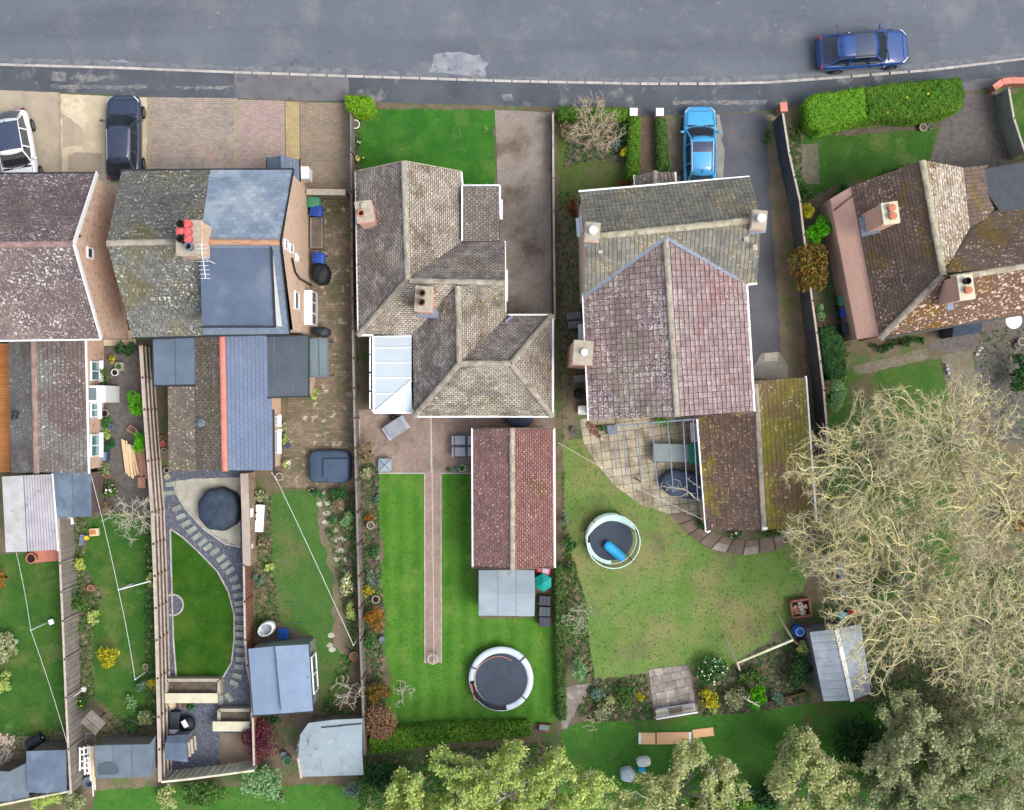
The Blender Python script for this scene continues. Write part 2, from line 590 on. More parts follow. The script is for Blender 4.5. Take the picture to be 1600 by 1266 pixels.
mat('tile_ext_b', (122, 112, 100), (108, 98, 90), 1, (110, 104, 80), .6, isl=.16, spot=((206, 200, 192), 9, .61, .67, 3), fine=.14)
mat('tile_grey', (134, 126, 120), (118, 110, 106), .8, (126, 112, 84), .5, (.56, .7), isl=.22, edge=((184, 178, 168), 1.2, .48), spot=((214, 210, 202), 10, .64, .69, 3), fine=.18)
mat('tile_lichen_lit', (146, 134, 120), (124, 112, 98), .9, (122, 100, 64), .6, (.53, .64), isl=.22, edge=((206, 198, 186), .8, .38), spot=((214, 210, 200), 10, .61, .66, 3), fine=.18)  # lichened grey tile, made paler for sunward slopes: slope light painted in
mat('tile_mid', (134, 126, 114), (120, 112, 102), .9, (130, 112, 72), .6, (.55, .66), isl=.22, edge=((188, 182, 166), 1.0, .44), spot=((214, 210, 200), 10, .62, .67, 3), fine=.18)  # middle tone of the grey tile for south slopes, slope light painted in
mat('tile_dark', (128, 118, 112), (114, 104, 100), 1.2, (122, 110, 86), .6, (.56, .7), isl=.2, spot=((206, 202, 194), 10, .64, .69, 3), fine=.18)
mat('tile_red', (146, 106, 102), (136, 98, 94), 1, (124, 96, 68), .6, (.53, .66), isl=.2, spot=((212, 182, 172), 9, .58, .66, 3, .6), fine=.18)
mat('tile_maroon', (146, 110, 106), (132, 100, 98), .9, (120, 102, 86), .6, (.54, .7), isl=.18, spot=((220, 206, 198), 9, .62, .67, 3), fine=.18)
mat('tile_brownpurple', (138, 118, 116), (122, 104, 104), .9, (128, 120, 104), .4, (.5, .65), isl=.16, edge=((176, 166, 164), 2.5, .5), spot=((216, 208, 206), 13, .55, .62, 3, .5), fine=.24)
mat('tile_brownpurple_lit', (146, 126, 126), (136, 118, 118), .9, (142, 108, 106), .35, (.5, .64), isl=.14, edge=((172, 162, 160), 2.2, .48), spot=((206, 198, 196), 13, .57, .64, 3, .5), fine=.24)  # brown-purple tile again, paler for the east slope: sunlight mixed into the colour
mat('tile_olive', (130, 128, 118), (112, 112, 104), .9, (134, 126, 104), .6, isl=.2, spot=((206, 198, 180), 9, .60, .66, 3, .6), fine=.14)
mat('tile_mossgreen', (124, 116, 48), (108, 104, 54), .7, (112, 92, 70), .35, (.48, .6), isl=.14, spot=((206, 194, 160), 6, .60, .65, 3, .6), spot2=((140, 134, 56), 2, .6, .7), fine=.2)
mat('tile_mossbrown', (112, 92, 80), (98, 82, 72), 1, (138, 126, 42), .32, (.53, .63), isl=.14, spot=((204, 178, 164), 9, .61, .66, 3), fine=.16)
mat('tile_umber', (112, 96, 86), (98, 84, 76), .9, (112, 94, 52), .5, (.53, .64), isl=.16, spot=((212, 188, 172), 8, .59, .64, 3, .6), fine=.14)
mat('tile_umber_spotted', (122, 96, 80), (106, 86, 70), .9, (120, 92, 46), .6, (.5, .62), isl=.16, spot=((222, 196, 180), 6, .56, .61, 3), fine=.14)
mat('tile_crust', (176, 166, 152), (140, 124, 104), 1.3, (112, 88, 50), .5, (.5, .62), isl=.12, spot=((212, 200, 182), 6, .52, .6, 3), fine=.14)
mat('ridge_pale', (172, 164, 150), (146, 138, 124), 3, (122, 118, 100), 1.6, (.56, .68), isl=.17, fine=.16)
mat('ridge_cream', (176, 170, 148), (150, 142, 122), 3, (120, 114, 80), 1.6, (.56, .68), isl=.17, fine=.16)
mat('ridge_pink', (156, 132, 124), (134, 112, 106), 3, isl=.17, fine=.14)
mat('ridge_orange', (182, 132, 106), (170, 138, 112), 2, isl=.14, fine=.1)
mat('ridge_terracotta', (206, 136, 120), (196, 126, 110), 3, isl=.08, fine=.06)
mat('underlay', (64, 58, 52))
mat('lead', (132, 144, 160), (118, 130, 146), 2, rough=.5, fine=.06)
mat('lap_dark', (92, 104, 118), (78, 90, 104), 2, fine=.1)
mat('lap_pale', (134, 148, 160), (120, 134, 148), 2, fine=.1)
mat('felt_blue', (104, 120, 138), (92, 108, 126), .8, fine=.06, fs=25, bump=.1)
mat('felt_dark', (70, 82, 94), (84, 92, 98), .7, (96, 98, 98), .5, (.58, .7), fine=.07, fs=25, rough=.7)
mat('felt_dormer', (88, 102, 122), (78, 92, 112), 1, (104, 116, 134), .5, (.5, .66), fine=.07, rough=.6, spot=((122, 132, 144), 1.6, .66, .74))
mat('felt_grey', (112, 124, 134), (98, 110, 120), .9, (86, 98, 108), 1.3, (.6, .7), fine=.08, bump=.1)
mat('felt_slate', (98, 112, 130), (86, 100, 118), 1.1, (110, 124, 140), .8, fine=.06, bump=.1)
mat('felt_pale', (150, 164, 172), (138, 152, 160), 1, (124, 138, 144), .8, (.6, .72), fine=.06, fs=30, spot=((170, 180, 184), 3, .64, .72))
mat('felt_sky', (130, 148, 172), (120, 138, 162), 1.2, (102, 120, 146), 1.6, (.64, .72), fine=.06, streak=((112, 130, 152), .6, .1, 0, .52, .66, .6))
mat('metal_sheet', (160, 170, 180), (142, 152, 162), 1.4, (176, 182, 186), .6, fine=.08, fs=10, rough=.6, metal=.15)
mat('corrugated', (182, 180, 186), (164, 162, 170), 1.2, (140, 138, 146), 2, (.6, .7), fine=.08)
mat('corrugated_pale', (196, 196, 194), (180, 178, 174), 1.5, (168, 166, 160), 2, (.56, .66), fine=.06)
mat('polycarb', (204, 216, 222), (196, 209, 216), .8, rough=.3, spec=.5)
mat('polycarb_grey', (112, 128, 132), (104, 120, 124), 1, rough=.4, spec=.4)
# walls and trim
mat('brick_buff', (212, 180, 154), (198, 166, 142), 1.2, brick=((222, 190, 162), (200, 166, 142), (222, 206, 188)), fine=.16, fs=8, spot=((184, 150, 126), 3.4, .58, .66))
mat('brick_brown', (216, 184, 162), (200, 168, 148), 1.2, (180, 150, 128), .7, (.5, .62), brick=((220, 186, 164), (198, 166, 146), (214, 198, 182)), fine=.2, fs=7, spot=((176, 144, 122), 3.4, .56, .64), spot2=((230, 210, 194), 5, .66, .7))
mat('brick_pink', (222, 178, 158), (208, 166, 148), 1.4, brick=((226, 182, 162), (210, 168, 150), (222, 198, 184)), fine=.1)
mat('brick_red', (150, 100, 80), (132, 88, 70), 1.6, brick=((160, 104, 82), (138, 88, 70), (150, 130, 112)), fine=.1)
mat('render_peach', (236, 210, 188), (226, 200, 178), 1.3, fine=.05)
mat('render_cream', (198, 190, 172), (184, 176, 158), 1.4, fine=.06)
mat('stone_wall', (160, 140, 118), (140, 120, 102), 3, (120, 112, 92), 1.5, fine=.14, bump=.3, bs=20)
mat('white_paint', (238, 238, 236), (228, 228, 226), 2, rough=.5)
mat('white_plastic', (240, 242, 244), rough=.4, spec=.4)
mat('black_plastic', (36, 40, 46), rough=.5, spec=.4)
mat('glass', (52, 68, 78), (64, 84, 94), 2, rough=.12, spec=.6)
mat('teal_glass', (96, 150, 152), (70, 120, 124), 2, rough=.12, spec=.6)
mat('terracotta', (196, 128, 100), (180, 112, 88), 6, fine=.1)
mat('pot_red', (204, 100, 98), (190, 84, 84), 8, fine=.06)
mat('pot_dark', (40, 32, 30), rough=.9)
mat('pot_pale', (186, 178, 160), (166, 158, 142), 6, fine=.1)
mat('cement', (176, 168, 152), (158, 150, 134), 4, fine=.12)
mat('cowl', (240, 240, 238), rough=.5)
# timber
mat('timber_orange', (188, 128, 74), (170, 112, 62), 1.5, isl=.1, fine=.08)
mat('timber_grey', (138, 130, 122), (118, 110, 104), 2, (104, 98, 84), 1, (.56, .66), isl=.12, fine=.12)
mat('timber_silver', (190, 178, 166), (170, 156, 146), 3, isl=.08, fine=.1)
mat('timber_dark', (112, 100, 90), (94, 84, 76), 2, isl=.14, fine=.15)
mat('timber_weathered', (152, 144, 136), (132, 126, 118), 2, isl=.14, fine=.14)
mat('timber_brown', (124, 90, 70), (108, 78, 60), 2, isl=.1, fine=.12)
mat('timber_red', (142, 100, 82), (124, 86, 70), 1.5, isl=.1, fine=.12)
mat('timber_green', (214, 214, 188), (200, 200, 172), 2, (178, 174, 138), 1.2, isl=.12, fine=.1)
mat('timber_cream', (208, 204, 178), (194, 190, 164), 3, fine=.08)
mat('timber_fresh', (232, 206, 164), (220, 190, 148), 3, isl=.12, fine=.06)
mat('timber_plank', (190, 142, 118), (174, 126, 104), 3, isl=.12, fine=.08)
mat('plywood', (236, 188, 146), (226, 178, 136), 2, (214, 170, 132), 3, (.62, .7), fine=.05)
mat('fence_navy', (72, 82, 94), (60, 70, 82), 1.5, (88, 96, 100), 1.2, (.55, .68), isl=.14, fine=.14)
mat('fence_concrete', (138, 146, 136), (120, 128, 118), 1.5, isl=.08, fine=.1)
mat('shed_green', (132, 148, 134), (120, 136, 122), 2, fine=.06)
mat('shed_grey', (124, 124, 130), (108, 108, 114), 2, fine=.1)
# objects
mat('navy_cover', (44, 56, 72), (58, 70, 88), 2.2, (72, 84, 102), 1.6, (.58, .7), rough=.6, fine=.06, bump=.3, bs=6)
mat('slate_cover', (70, 86, 108), (62, 78, 98), 1.5, rough=.7, fine=.05)
mat('black_cover', (30, 33, 37), (38, 42, 48), 2.5, rough=.6, bump=.3, bs=8)
mat('tramp_mat', (62, 72, 86), (54, 64, 78), 1, (80, 88, 96), 1.6, (.62, .75), rough=.7, fine=.07)
mat('tramp_pad', (206, 218, 228), (188, 200, 212), 1.6, rough=.5)
mat('tramp_mint', (206, 236, 228), (192, 222, 214), 2, rough=.5)
mat('net', (44, 60, 56), rough=.8, alpha=.28)
mat('rust_rod', (188, 122, 100), rough=.6)
mat('pole_green', (78, 98, 88), rough=.5)
mat('bin_green', (72, 140, 108), (62, 126, 96), 4, rough=.5)
mat('bin_darkgreen', (34, 104, 74), rough=.5)
mat('bin_blue', (34, 74, 158), (28, 64, 142), 4, rough=.5)
mat('bin_dark', (52, 58, 68), (62, 68, 78), 3, rough=.5)
mat('barrel_blue', (30, 100, 196), rough=.4)
mat('toy_blue', (50, 164, 214), rough=.4)
mat('toy_teal', (20, 152, 140), (16, 140, 128), 3, rough=.5)
mat('toy_pink', (232, 92, 130), rough=.4)
mat('toy_red', (196, 44, 52), rough=.4)
mat('teal_plastic', (38, 140, 112), rough=.5)
mat('table_glass', (122, 140, 142), (110, 128, 130), 2, rough=.35, spec=.5)
mat('furn_grey', (152, 158, 166), (136, 142, 150), 3, rough=.6)
mat('furn_frame', (84, 90, 98), rough=.5)
mat('cushion', (178, 182, 196), (166, 170, 184), 3, rough=.8)
mat('steel_rail', (128, 138, 156), (112, 122, 142), 2, rough=.5)
mat('wire', (206, 208, 200), rough=.5)
mat('metal_white', (226, 228, 230), rough=.4)
mat('rubble', (190, 172, 156), (160, 144, 132), 3, isl=.25, fine=.1)
mat('canvas_parasol', (0, 128, 116), rough=.7)
mat('daffodil', (236, 222, 120), isl=.1)
mat('blossom', (236, 236, 214), isl=.1)
mat('yellow_flower', (226, 200, 40), isl=.12)
mat('fabric_beige', (214, 194, 160), rough=.9)
# cars
mat('paint_white', (240, 242, 244), rough=.25, spec=.5, coat=.6)
mat('paint_navy', (46, 56, 78), rough=.25, spec=.5, coat=.8)
mat('paint_sky', (70, 162, 214), rough=.25, spec=.5, coat=.6)
mat('paint_blue', (34, 70, 132), rough=.18, spec=.5, coat=.8)
mat('car_glass', (30, 42, 50), rough=.05, spec=.8, alpha=.72)
mat('car_seat', (70, 72, 76), (54, 56, 60), 6)
mat('car_glass_roof', (62, 72, 96), rough=.15, spec=.6)
mat('tyre', (30, 31, 34), rough=.9)
mat('alloy', (120, 122, 128), rough=.35, metal=.7)
mat('head_glass', (226, 230, 236), rough=.1, spec=.8)
mat('tail_glass', (120, 30, 34), rough=.15, spec=.6)
mat('chrome', (206, 210, 216), rough=.2, metal=.8)
# plants
LF = dict(rough=.85, spec=.12, trans=.38)
mat('leaf_hedge', (92, 144, 52), isl=.36, hue=.02, c2=(124, 166, 60), ns=.5, **LF)
mat('leaf_lime', (136, 188, 48), isl=.3, hue=.02, **LF)
mat('leaf_bright', (104, 190, 36), isl=.3, hue=.015, **LF)
mat('leaf_yellow', (204, 196, 52), isl=.28, hue=.025, **LF)
mat('leaf_spring', (206, 222, 132), isl=.26, hue=.025, c2=(184, 208, 112), ns=.5, **LF)
mat('leaf_pale', (214, 216, 158), isl=.26, hue=.02, c2=(192, 204, 132), ns=.6, **LF)
mat('leaf_olive', (194, 198, 152), isl=.34, hue=.03, c2=(156, 170, 118), ns=.45, **LF)
mat('leaf_green', (90, 128, 66), isl=.4, hue=.03, c2=(108, 144, 74), ns=.9, **LF)
mat('leaf_dark', (58, 98, 58), isl=.4, hue=.03, c2=(72, 112, 62), ns=.7, **LF)
mat('leaf_ivy', (88, 140, 76), isl=.4, hue=.03, c2=(70, 122, 64), ns=.8, **LF)
mat('leaf_glaucous', (128, 156, 140), isl=.3, hue=.03, **LF)
mat('leaf_mint', (150, 190, 130), isl=.25, hue=.02, **LF)
mat('leaf_orange', (188, 126, 60), isl=.32, hue=.02, c2=(160, 122, 56), ns=1.2, **LF)
mat('leaf_copper', (150, 108, 62), isl=.34, hue=.03, c2=(122, 120, 52), ns=1.0, **LF)
mat('leaf_pinkish', (172, 136, 112), isl=.3, hue=.025, c2=(150, 120, 84), ns=1.2, **LF)
mat('leaf_red', (122, 62, 78), isl=.34, hue=.02, **LF)
mat('leaf_russet', (150, 84, 66), isl=.3, hue=.02, c2=(106, 100, 50), ns=2.0, **LF)
mat('leaf_dry', (166, 150, 118), isl=.3, hue=.03, **LF)
mat('twig_gold', (224, 212, 146), isl=.2, c2=(192, 186, 146), ns=.35, rough=.9, spec=.1)
mat('twig_haze', (190, 182, 146), isl=.22, c2=(172, 164, 140), ns=.5, rough=.9, spec=.1)
mat('leaf_hedge_light', (118, 172, 52), isl=.3, hue=.02, rough=.85, spec=.12, trans=.3)
mat('lawn_orchard', (62, 98, 44), (78, 104, 52), 1.0, (100, 94, 72), .45, (.48, .6), fine=.3, fs=18, rough=1, spec=.05, bump=.5, bs=26)
mat('twig_grey', (190, 182, 166), isl=.2, c2=(170, 162, 146), ns=.7, rough=.9, spec=.1)
mat('twig_tan', (178, 160, 136), isl=.2, rough=.9, spec=.1)
mat('bark', (176, 170, 142), (150, 144, 122), 3, (164, 164, 110), 1.5, (.5, .62), fine=.2, bump=.4, bs=20)
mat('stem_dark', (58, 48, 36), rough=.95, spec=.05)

# ------------------------------------------------------------------ ground sheets
KERB = [(-900, 40), (-400, 84), (0, 101), (180, 106), (365, 113), (540, 119), (800, 127), (1000, 131), (1120, 131), (1200, 129), (1300, 122), (1450, 110), (1600, 92), (2000, 36), (2500, -60)]
FOOT = [(-900, 86), (-400, 126), (0, 141), (90, 144), (230, 151), (365, 154), (540, 159), (700, 163), (860, 167), (1000, 180), (1120, 178), (1215, 172), (1260, 160), (1350, 152), (1500, 140), (1600, 126), (2000, 70), (2500, -26)]

def rough_edge(pts, step=7, jit=1.2):
    out = []
    for i in range(len(pts)):
        a, b = pts[i - 1], pts[i]
        d = math.hypot(b[0] - a[0], b[1] - a[1])
        n = max(1, int(d / step))
        for k in range(n):
            t = k / n
            j = jit if k else 0
            out.append((a[0] + (b[0] - a[0]) * t + random.uniform(-j, j), a[1] + (b[1] - a[1]) * t + random.uniform(-j, j)))
    return out

def sheet(name, pts, z, mt, jit=0, kind='structure'):
    if jit:
        pts = rough_edge(pts, jit=jit)
    mb = MB()
    q = [P(x, y) for x, y in pts]
    if sum(q[i - 1].x * q[i].y - q[i].x * q[i - 1].y for i in range(len(q))) < 0:
        q = q[::-1]
    mb.poly([(p.x, p.y, z) for p in q])
    return mb.build(name, mt, kind=kind)

sheet('ground', [(p[0], p[1] + 1.5) for p in KERB] + [(2500, 3200), (-900, 3200)], 0, 'soil')
sheet('road', KERB[::-1] + [(-900, -900), (2500, -900)], -.1, 'asphalt')
sheet('far_verge', [(-900, -900), (2500, -900), (2500, -3000), (-900, -3000)], -.1, 'lawn_garden')
sheet('road_patch', [(677, 84), (700, 80), (726, 82), (741, 86), (750, 84), (752, 93), (764, 98), (757, 106), (760, 114), (755, 124), (715, 123), (668, 119), (674, 104)], -.096, 'asphalt_patch', jit=1.6)
sheet('road_repair', [(-20, 96), (120, 101), (190, 92), (230, 104), (365, 109), (365, 112), (200, 105), (0, 99)], -.096, 'asphalt_patch', jit=1.0)
KU = [(x, y) for x, y in KERB if -500 < x < 2100]
sheet('gutter_dirt', [(x, y - 1.5) for x, y in KU] + [(x + random.uniform(-20, 20), y - random.uniform(5, 13)) for x, y in rough_edge(KU + [(x, y - .1) for x, y in KU[::-1]], 14, 0)[:0] + KU[::-1]], -.092, 'gutter_dirt', jit=1.8)
sheet('pavement', KERB + FOOT[::-1], .004, 'footway')
sheet('pavement_patch', [(366, 114), (450, 117), (545, 120), (545, 157), (470, 157), (366, 153)], .008, 'footway_pale', jit=.6)
sheet('pavement_patch', [(82, 111), (104, 113), (102, 128), (80, 126)], .008, 'footway_patch', jit=1)
sheet('pavement_patch', [(120, 116), (172, 119), (160, 125), (140, 128), (118, 124)], .008, 'footway_patch', jit=2)
sheet('pavement_patch', [(80, 132), (140, 134), (200, 134), (230, 132), (230, 138), (170, 139), (100, 138), (78, 137)], .008, 'footway_patch', jit=2)
sheet('pavement_patch', [(268, 132), (300, 136), (364, 133), (364, 139), (280, 139)], .008, 'footway_patch', jit=2)
sheet('pavement_patch', [(784, 148), (800, 147), (802, 158), (786, 158)], .008, 'footway_patch', jit=1)
sheet('pavement_patch', [(1050, 158), (1200, 156), (1195, 163), (1052, 164)], .008, 'footway_patch', jit=1.2)
sheet('pavement_patch', [(1500, 128), (1600, 114), (1640, 112), (1640, 122), (1560, 136), (1505, 142)], .008, 'footway_pale', jit=1)

# kerb: every stone an object
kerb = bpy.data.objects.new('kerb', None)
COL.objects.link(kerb)
kerb['kind'] = 'structure'
mb = MB()
mb.box((0, 0, 0), (.90, .13, .13))
kme = mb.mesh('kerbstone', 'kerbstone')
for (xa, ya), (xb, yb) in zip(KERB[1:-2], KERB[2:-1]):
    a, b = P(xa, ya), P(xb, yb)
    n = max(1, round((b - a).length / .915))
    for i in range(n):
        c = a + (b - a) * ((i + .5) / n)
        if abs(c.x) > 31:
            continue
        o = link('kerbstone', kme, kerb)
        o.location = (c.x, c.y, -.05)
        o.rotation_euler = (0, 0, math.atan2(b.y - a.y, b.x - a.x))

def paving(name, piece, pts, w_, g, mt, rot=0, z=.006, gap=.012, objects=0, base='joint_dark', stagger=.5, jit=.003, oname=None):
    s = sheet(name, pts, z, base)
    q = [P(x, y) + V((0, 0, z + .014)) for x, y in pts]
    mb, keep = MB(), ([] if objects else None)
    tiles(mb, q, w_, g, gap, 0, stagger, keep, jit, rot=rot, thick=.03)
    if objects:
        me = one_tile(piece, w_, g, gap, 0, mt, thick=.03)
        rest = place_tiles(piece, me, keep, s, objects)
        put_rest(mb, rest, w_, g, gap, 0, .03)
    if mb.f:
        mb.build(oname or piece, mt, s, kind='stuff')
    return s

# front drives
sheet('driveway', [(-140, 140), (0, 141), (92, 145), (92, 300), (-140, 300)], .004, 'concrete_beige', jit=.5)
sheet('driveway', [(94, 147), (232, 153), (232, 275), (214, 310), (212, 540), (150, 540), (140, 300), (94, 300)], .004, 'concrete_warm', jit=.5)
sheet('driveway_repair', [(97, 176), (128, 200), (132, 226), (98, 232)], .008, 'concrete_beige', jit=1)
sheet('driveway_repair', [(106, 244), (118, 238), (160, 240), (160, 272), (106, 272)], .012, 'concrete_beige', jit=1)
sheet('moss_strip', [(91, 146), (95, 146), (97, 275), (92, 275)], .012, 'moss_strip', jit=1)
sheet('moss_strip', [(229, 152), (237, 153), (237, 275), (229, 275)], .012, 'moss_strip', jit=1)
paving('block_driveway', 'block', [(237, 270), (366, 270), (366, 154), (237, 152)], .2, .1, 'block_tan')
sheet('moss_strip', [(365, 154), (372, 154), (373, 275), (365, 275)], .012, 'moss_strip', jit=1)
paving('block_driveway', 'block', [(372, 270), (446, 270), (445, 158), (372, 156)], .2, .1, 'block_pink')
paving('block_driveway', 'block', [(447, 270), (469, 270), (468, 160), (446, 159)], .2, .1, 'block_yellow')
paving('block_driveway', 'block', [(470, 302), (548, 302), (545, 162), (469, 160)], .2, .1, 'block_brown')
paving('block_driveway', 'block', [(786, 500), (862, 500), (860, 176), (773, 172)], .2, .1, 'block_grey', rot=R(45))
# yard behind the semi, subject house patio and path
paving('block_yard', 'block', [(438, 762), (556, 762), (556, 300), (478, 300)], .27, .135, 'block_mossy')
paving('block_patio', 'block', [(592, 739), (868, 739), (868, 640), (560, 640), (560, 690)], .2, .1, 'block_patio', rot=R(45))
# lawns
LAWNS = {
 'front': [(566, 170), (772, 173), (773, 292), (600, 300), (562, 262), (560, 215)],
 'striped': [(593, 740), (740, 740), (742, 890), (750, 966), (840, 966), (868, 980), (868, 1128), (830, 1132), (700, 1136), (610, 1138), (600, 1100), (612, 1060), (598, 1010), (603, 970), (594, 900), (600, 860), (590, 800)],
 'worn': [(880, 688), (915, 688), (930, 722), (958, 757), (1000, 787), (1045, 803), (1075, 835), (1110, 858), (1160, 867), (1215, 858), (1250, 843), (1268, 880), (1240, 962), (1190, 1010), (1140, 1042), (1085, 1046), (1010, 1052), (930, 1062), (922, 1010), (916, 940), (893, 870), (882, 800)],
 'deep': [(266, 826), (285, 839), (310, 862), (340, 893), (357, 925), (366, 960), (366, 1000), (362, 1035), (350, 1056), (340, 1066), (276, 1064), (271, 1000), (268, 900)],
 'garden': [(-140, 866), (92, 866), (112, 1090), (104, 1140), (60, 1152), (-140, 1148)],
 'patchy': [(143, 812), (180, 800), (246, 800), (250, 960), (246, 1118), (190, 1128), (150, 1088), (142, 1000), (160, 930), (128, 880)],
 'meadow': [(424, 772), (470, 764), (552, 800), (556, 1010), (530, 1100), (500, 1100), (495, 1000), (440, 975), (428, 900)],
 'mossy_front': [(872, 172), (985, 182), (985, 292), (905, 302), (874, 330)],
 'drying': [(876, 1136), (930, 1128), (1020, 1122), (1180, 1112), (1290, 1096), (1380, 1096), (1420, 1180), (1400, 1330), (880, 1330)],
 'corner': [(1262, 205), (1470, 190), (1455, 245), (1440, 262), (1300, 292), (1250, 320), (1240, 250)],
 'orchard': [(1312, 590), (1330, 575), (1470, 560), (1480, 620), (1500, 900), (1440, 960), (1350, 960), (1290, 900), (1290, 620)],
 'verge': [(1575, 150), (1700, 110), (1700, 240), (1600, 250)],
 'strip': [(240, 1230), (560, 1225), (600, 1210), (700, 1190), (700, 1330), (140, 1330), (150, 1235)],
}
LM = {'front': 'lawn_front', 'striped': 'lawn_striped', 'worn': 'lawn_worn', 'deep': 'lawn_deep', 'garden': 'lawn_garden', 'patchy': 'lawn_garden', 'meadow': 'lawn_patchy',
      'mossy_front': 'lawn_mossy', 'drying': 'lawn_rough', 'corner': 'lawn_garden', 'orchard': 'lawn_orchard', 'verge': 'lawn_garden', 'strip': 'lawn_rough'}
for k, pts in LAWNS.items():
    sheet('lawn', pts, .006, LM[k], jit=0 if k == 'deep' else (.7 if k == 'striped' else 2.4))

def inside(pts, q):
    q = np.asarray(q)
    c = np.zeros(len(q), bool)
    for i in range(len(pts)):
        (xa, ya), (xb, yb) = pts[i - 1], pts[i]
        if ya == yb:
            continue
        k = ((ya > q[:, 1]) != (yb > q[:, 1])) & (q[:, 0] < (xb - xa) * (q[:, 1] - ya) / (yb - ya) + xa)
        c ^= k
    return c

def sample(pts, n):
    a = np.array(pts)
    lo, hi = a.min(0), a.max(0)
    lo, hi = np.maximum(lo, -60), np.minimum(hi, (1660, 1320))
    q = rng.uniform(lo, hi, (n * 3, 2))
    return q[inside(pts, q)][:n]

def raw_mesh(name, verts, faces_n, mt, parent=None, kind=None):
    """verts: (N, k, 3) array, each row one face of k corners"""
    n, k = verts.shape[:2]
    me = bpy.data.meshes.new(name)
    me.vertices.add(n * k)
    me.vertices.foreach_set('co', verts.astype(np.float32).ravel())
    me.loops.add(n * k)
    me.loops.foreach_set('vertex_index', np.arange(n * k, dtype=np.int32))
    me.polygons.add(n)
    me.polygons.foreach_set('loop_start', np.arange(0, n * k, k, dtype=np.int32))
    me.polygons.foreach_set('loop_total', np.full(n, k, dtype=np.int32))
    me.materials.append(MATS[mt])
    me.update(calc_edges=True)
    me.validate()
    o = link(name, me, parent)
    if kind:
        o['kind'] = kind
    return o

gv = []
for k, pts in LAWNS.items():
    if k == 'deep':
        continue
    a = np.array(pts)
    area = abs(sum(pts[i - 1][0] * pts[i][1] - pts[i][0] * pts[i - 1][1] for i in range(len(pts)))) / 2 / 900
    q = sample(pts, int(min(area, 260) * (60 if k != 'deep' else 40)))
    if k not in ('striped',):
        q = q + rng.normal(size=q.shape) * 2.2
    x, y = (q[:, 0] - 800) / S, (633 - q[:, 1]) / S
    n = len(q)
    th = rng.uniform(0, 6.28, n)
    hh = rng.uniform(.012, .035, n)
    wd = rng.uniform(.02, .05, n)
    ln = rng.uniform(-.09, .09, (n, 2))
    b0 = np.stack([x - wd * np.cos(th), y - wd * np.sin(th), np.full(n, .004)], 1)
    b1 = np.stack([x + wd * np.cos(th), y + wd * np.sin(th), np.full(n, .004)], 1)
    tp = np.stack([x + ln[:, 0], y + ln[:, 1], hh], 1)
    gv.append(np.stack([b0, b1, tp], 1))
raw_mesh('grass', np.concatenate(gv), 3, 'grass_blade', kind='stuff')

# beds, earth, gravel, asphalt drive
sheet('flower_bed', [(547, 185), (566, 182), (562, 262), (556, 300), (547, 300)], .004, 'dark_bed', jit=1.5)
sheet('flower_bed', [(560, 690), (592, 739), (594, 870), (602, 960), (598, 1040), (606, 1138), (572, 1170), (552, 700)], .002, 'dark_bed', jit=1.5)
sheet('flower_bed', [(890, 192), (985, 198), (985, 260), (930, 250), (880, 262)], .010, 'dark_bed', jit=3)
sheet('flower_bed', [(1258, 196), (1300, 206), (1470, 188), (1465, 200), (1330, 212), (1264, 212)], .010, 'dark_bed', jit=2)
sheet('gravel_patch', [(1240, 226), (1278, 224), (1282, 290), (1262, 288), (1242, 268)], .010, 'pebble', jit=2)
sheet('asphalt_driveway', [(1048, 181), (1215, 176), (1222, 330), (1232, 480), (1240, 600), (1100, 600), (1100, 300)], .004, 'tarmac', jit=.5)
sheet('driveway_apron', [(1040, 182), (1125, 180), (1132, 240), (1128, 290), (1040, 290)], .008, 'concrete_grey', jit=2)
sheet('earth_strip', [(1198, 180), (1224, 177), (1240, 330), (1262, 600), (1225, 600), (1205, 330)], .010, 'bare_earth', jit=2)
sheet('concrete_pad', [(1178, 572), (1190, 552), (1218, 550), (1232, 574), (1232, 592), (1175, 592)], .014, 'concrete_grey', jit=1)
sheet('concrete_step', [(1195, 552), (1215, 550), (1216, 564), (1194, 565)], .018, 'slab_pale', jit=.6)
paving('brick_path', 'brick', [(1000, 285), (1030, 285), (1026, 182), (999, 182)], .225, .11, 'brick_path')
sheet('earth_strip', [(1028, 182), (1066, 181), (1066, 275), (1034, 275)], .010, 'pebble', jit=1)
sheet('earth_strip', [(872, 330), (905, 300), (915, 460), (918, 600), (918, 660), (880, 690)], .004, 'bare_earth', jit=2)
sheet('earth_strip', [(150, 535), (245, 535), (246, 800), (150, 812), (140, 735)], .003, 'gravel_dark', jit=2)
sheet('earth_strip', [(495, 768), (535, 785), (548, 860), (560, 1000), (556, 1030), (520, 1010), (520, 900), (500, 840)], .010, 'bare_earth', jit=4)
sheet('earth_strip', [(470, 1110), (500, 1090), (512, 1125), (470, 1190), (440, 1190), (448, 1130)], .010, 'bare_earth', jit=3)
sheet('earth_strip', [(0, 1145), (60, 1150), (104, 1140), (120, 1235), (0, 1260)], .004, 'bare_earth', jit=2)
sheet('earth_strip', [(160, 1128), (245, 1118), (245, 1230), (130, 1240), (125, 1160)], .004, 'bare_earth', jit=2)
sheet('earth_strip', [(880, 1075), (925, 1066), (915, 1090), (900, 1110), (885, 1140), (876, 1140)], .010, 'slab_grey', jit=1)
sheet('flower_bed', [(925, 1062), (1010, 1054), (1022, 1125), (930, 1128), (900, 1112)], .008, 'dark_bed', jit=3)
sheet('flower_bed', [(1084, 1046), (1140, 1042), (1190, 1010), (1262, 990), (1268, 1096), (1180, 1112), (1090, 1120)], .008, 'dark_bed', jit=3)
sheet('garden_path', [(1330, 572), (1448, 544), (1452, 560), (1340, 588)], .010, 'pebble', jit=1.5)
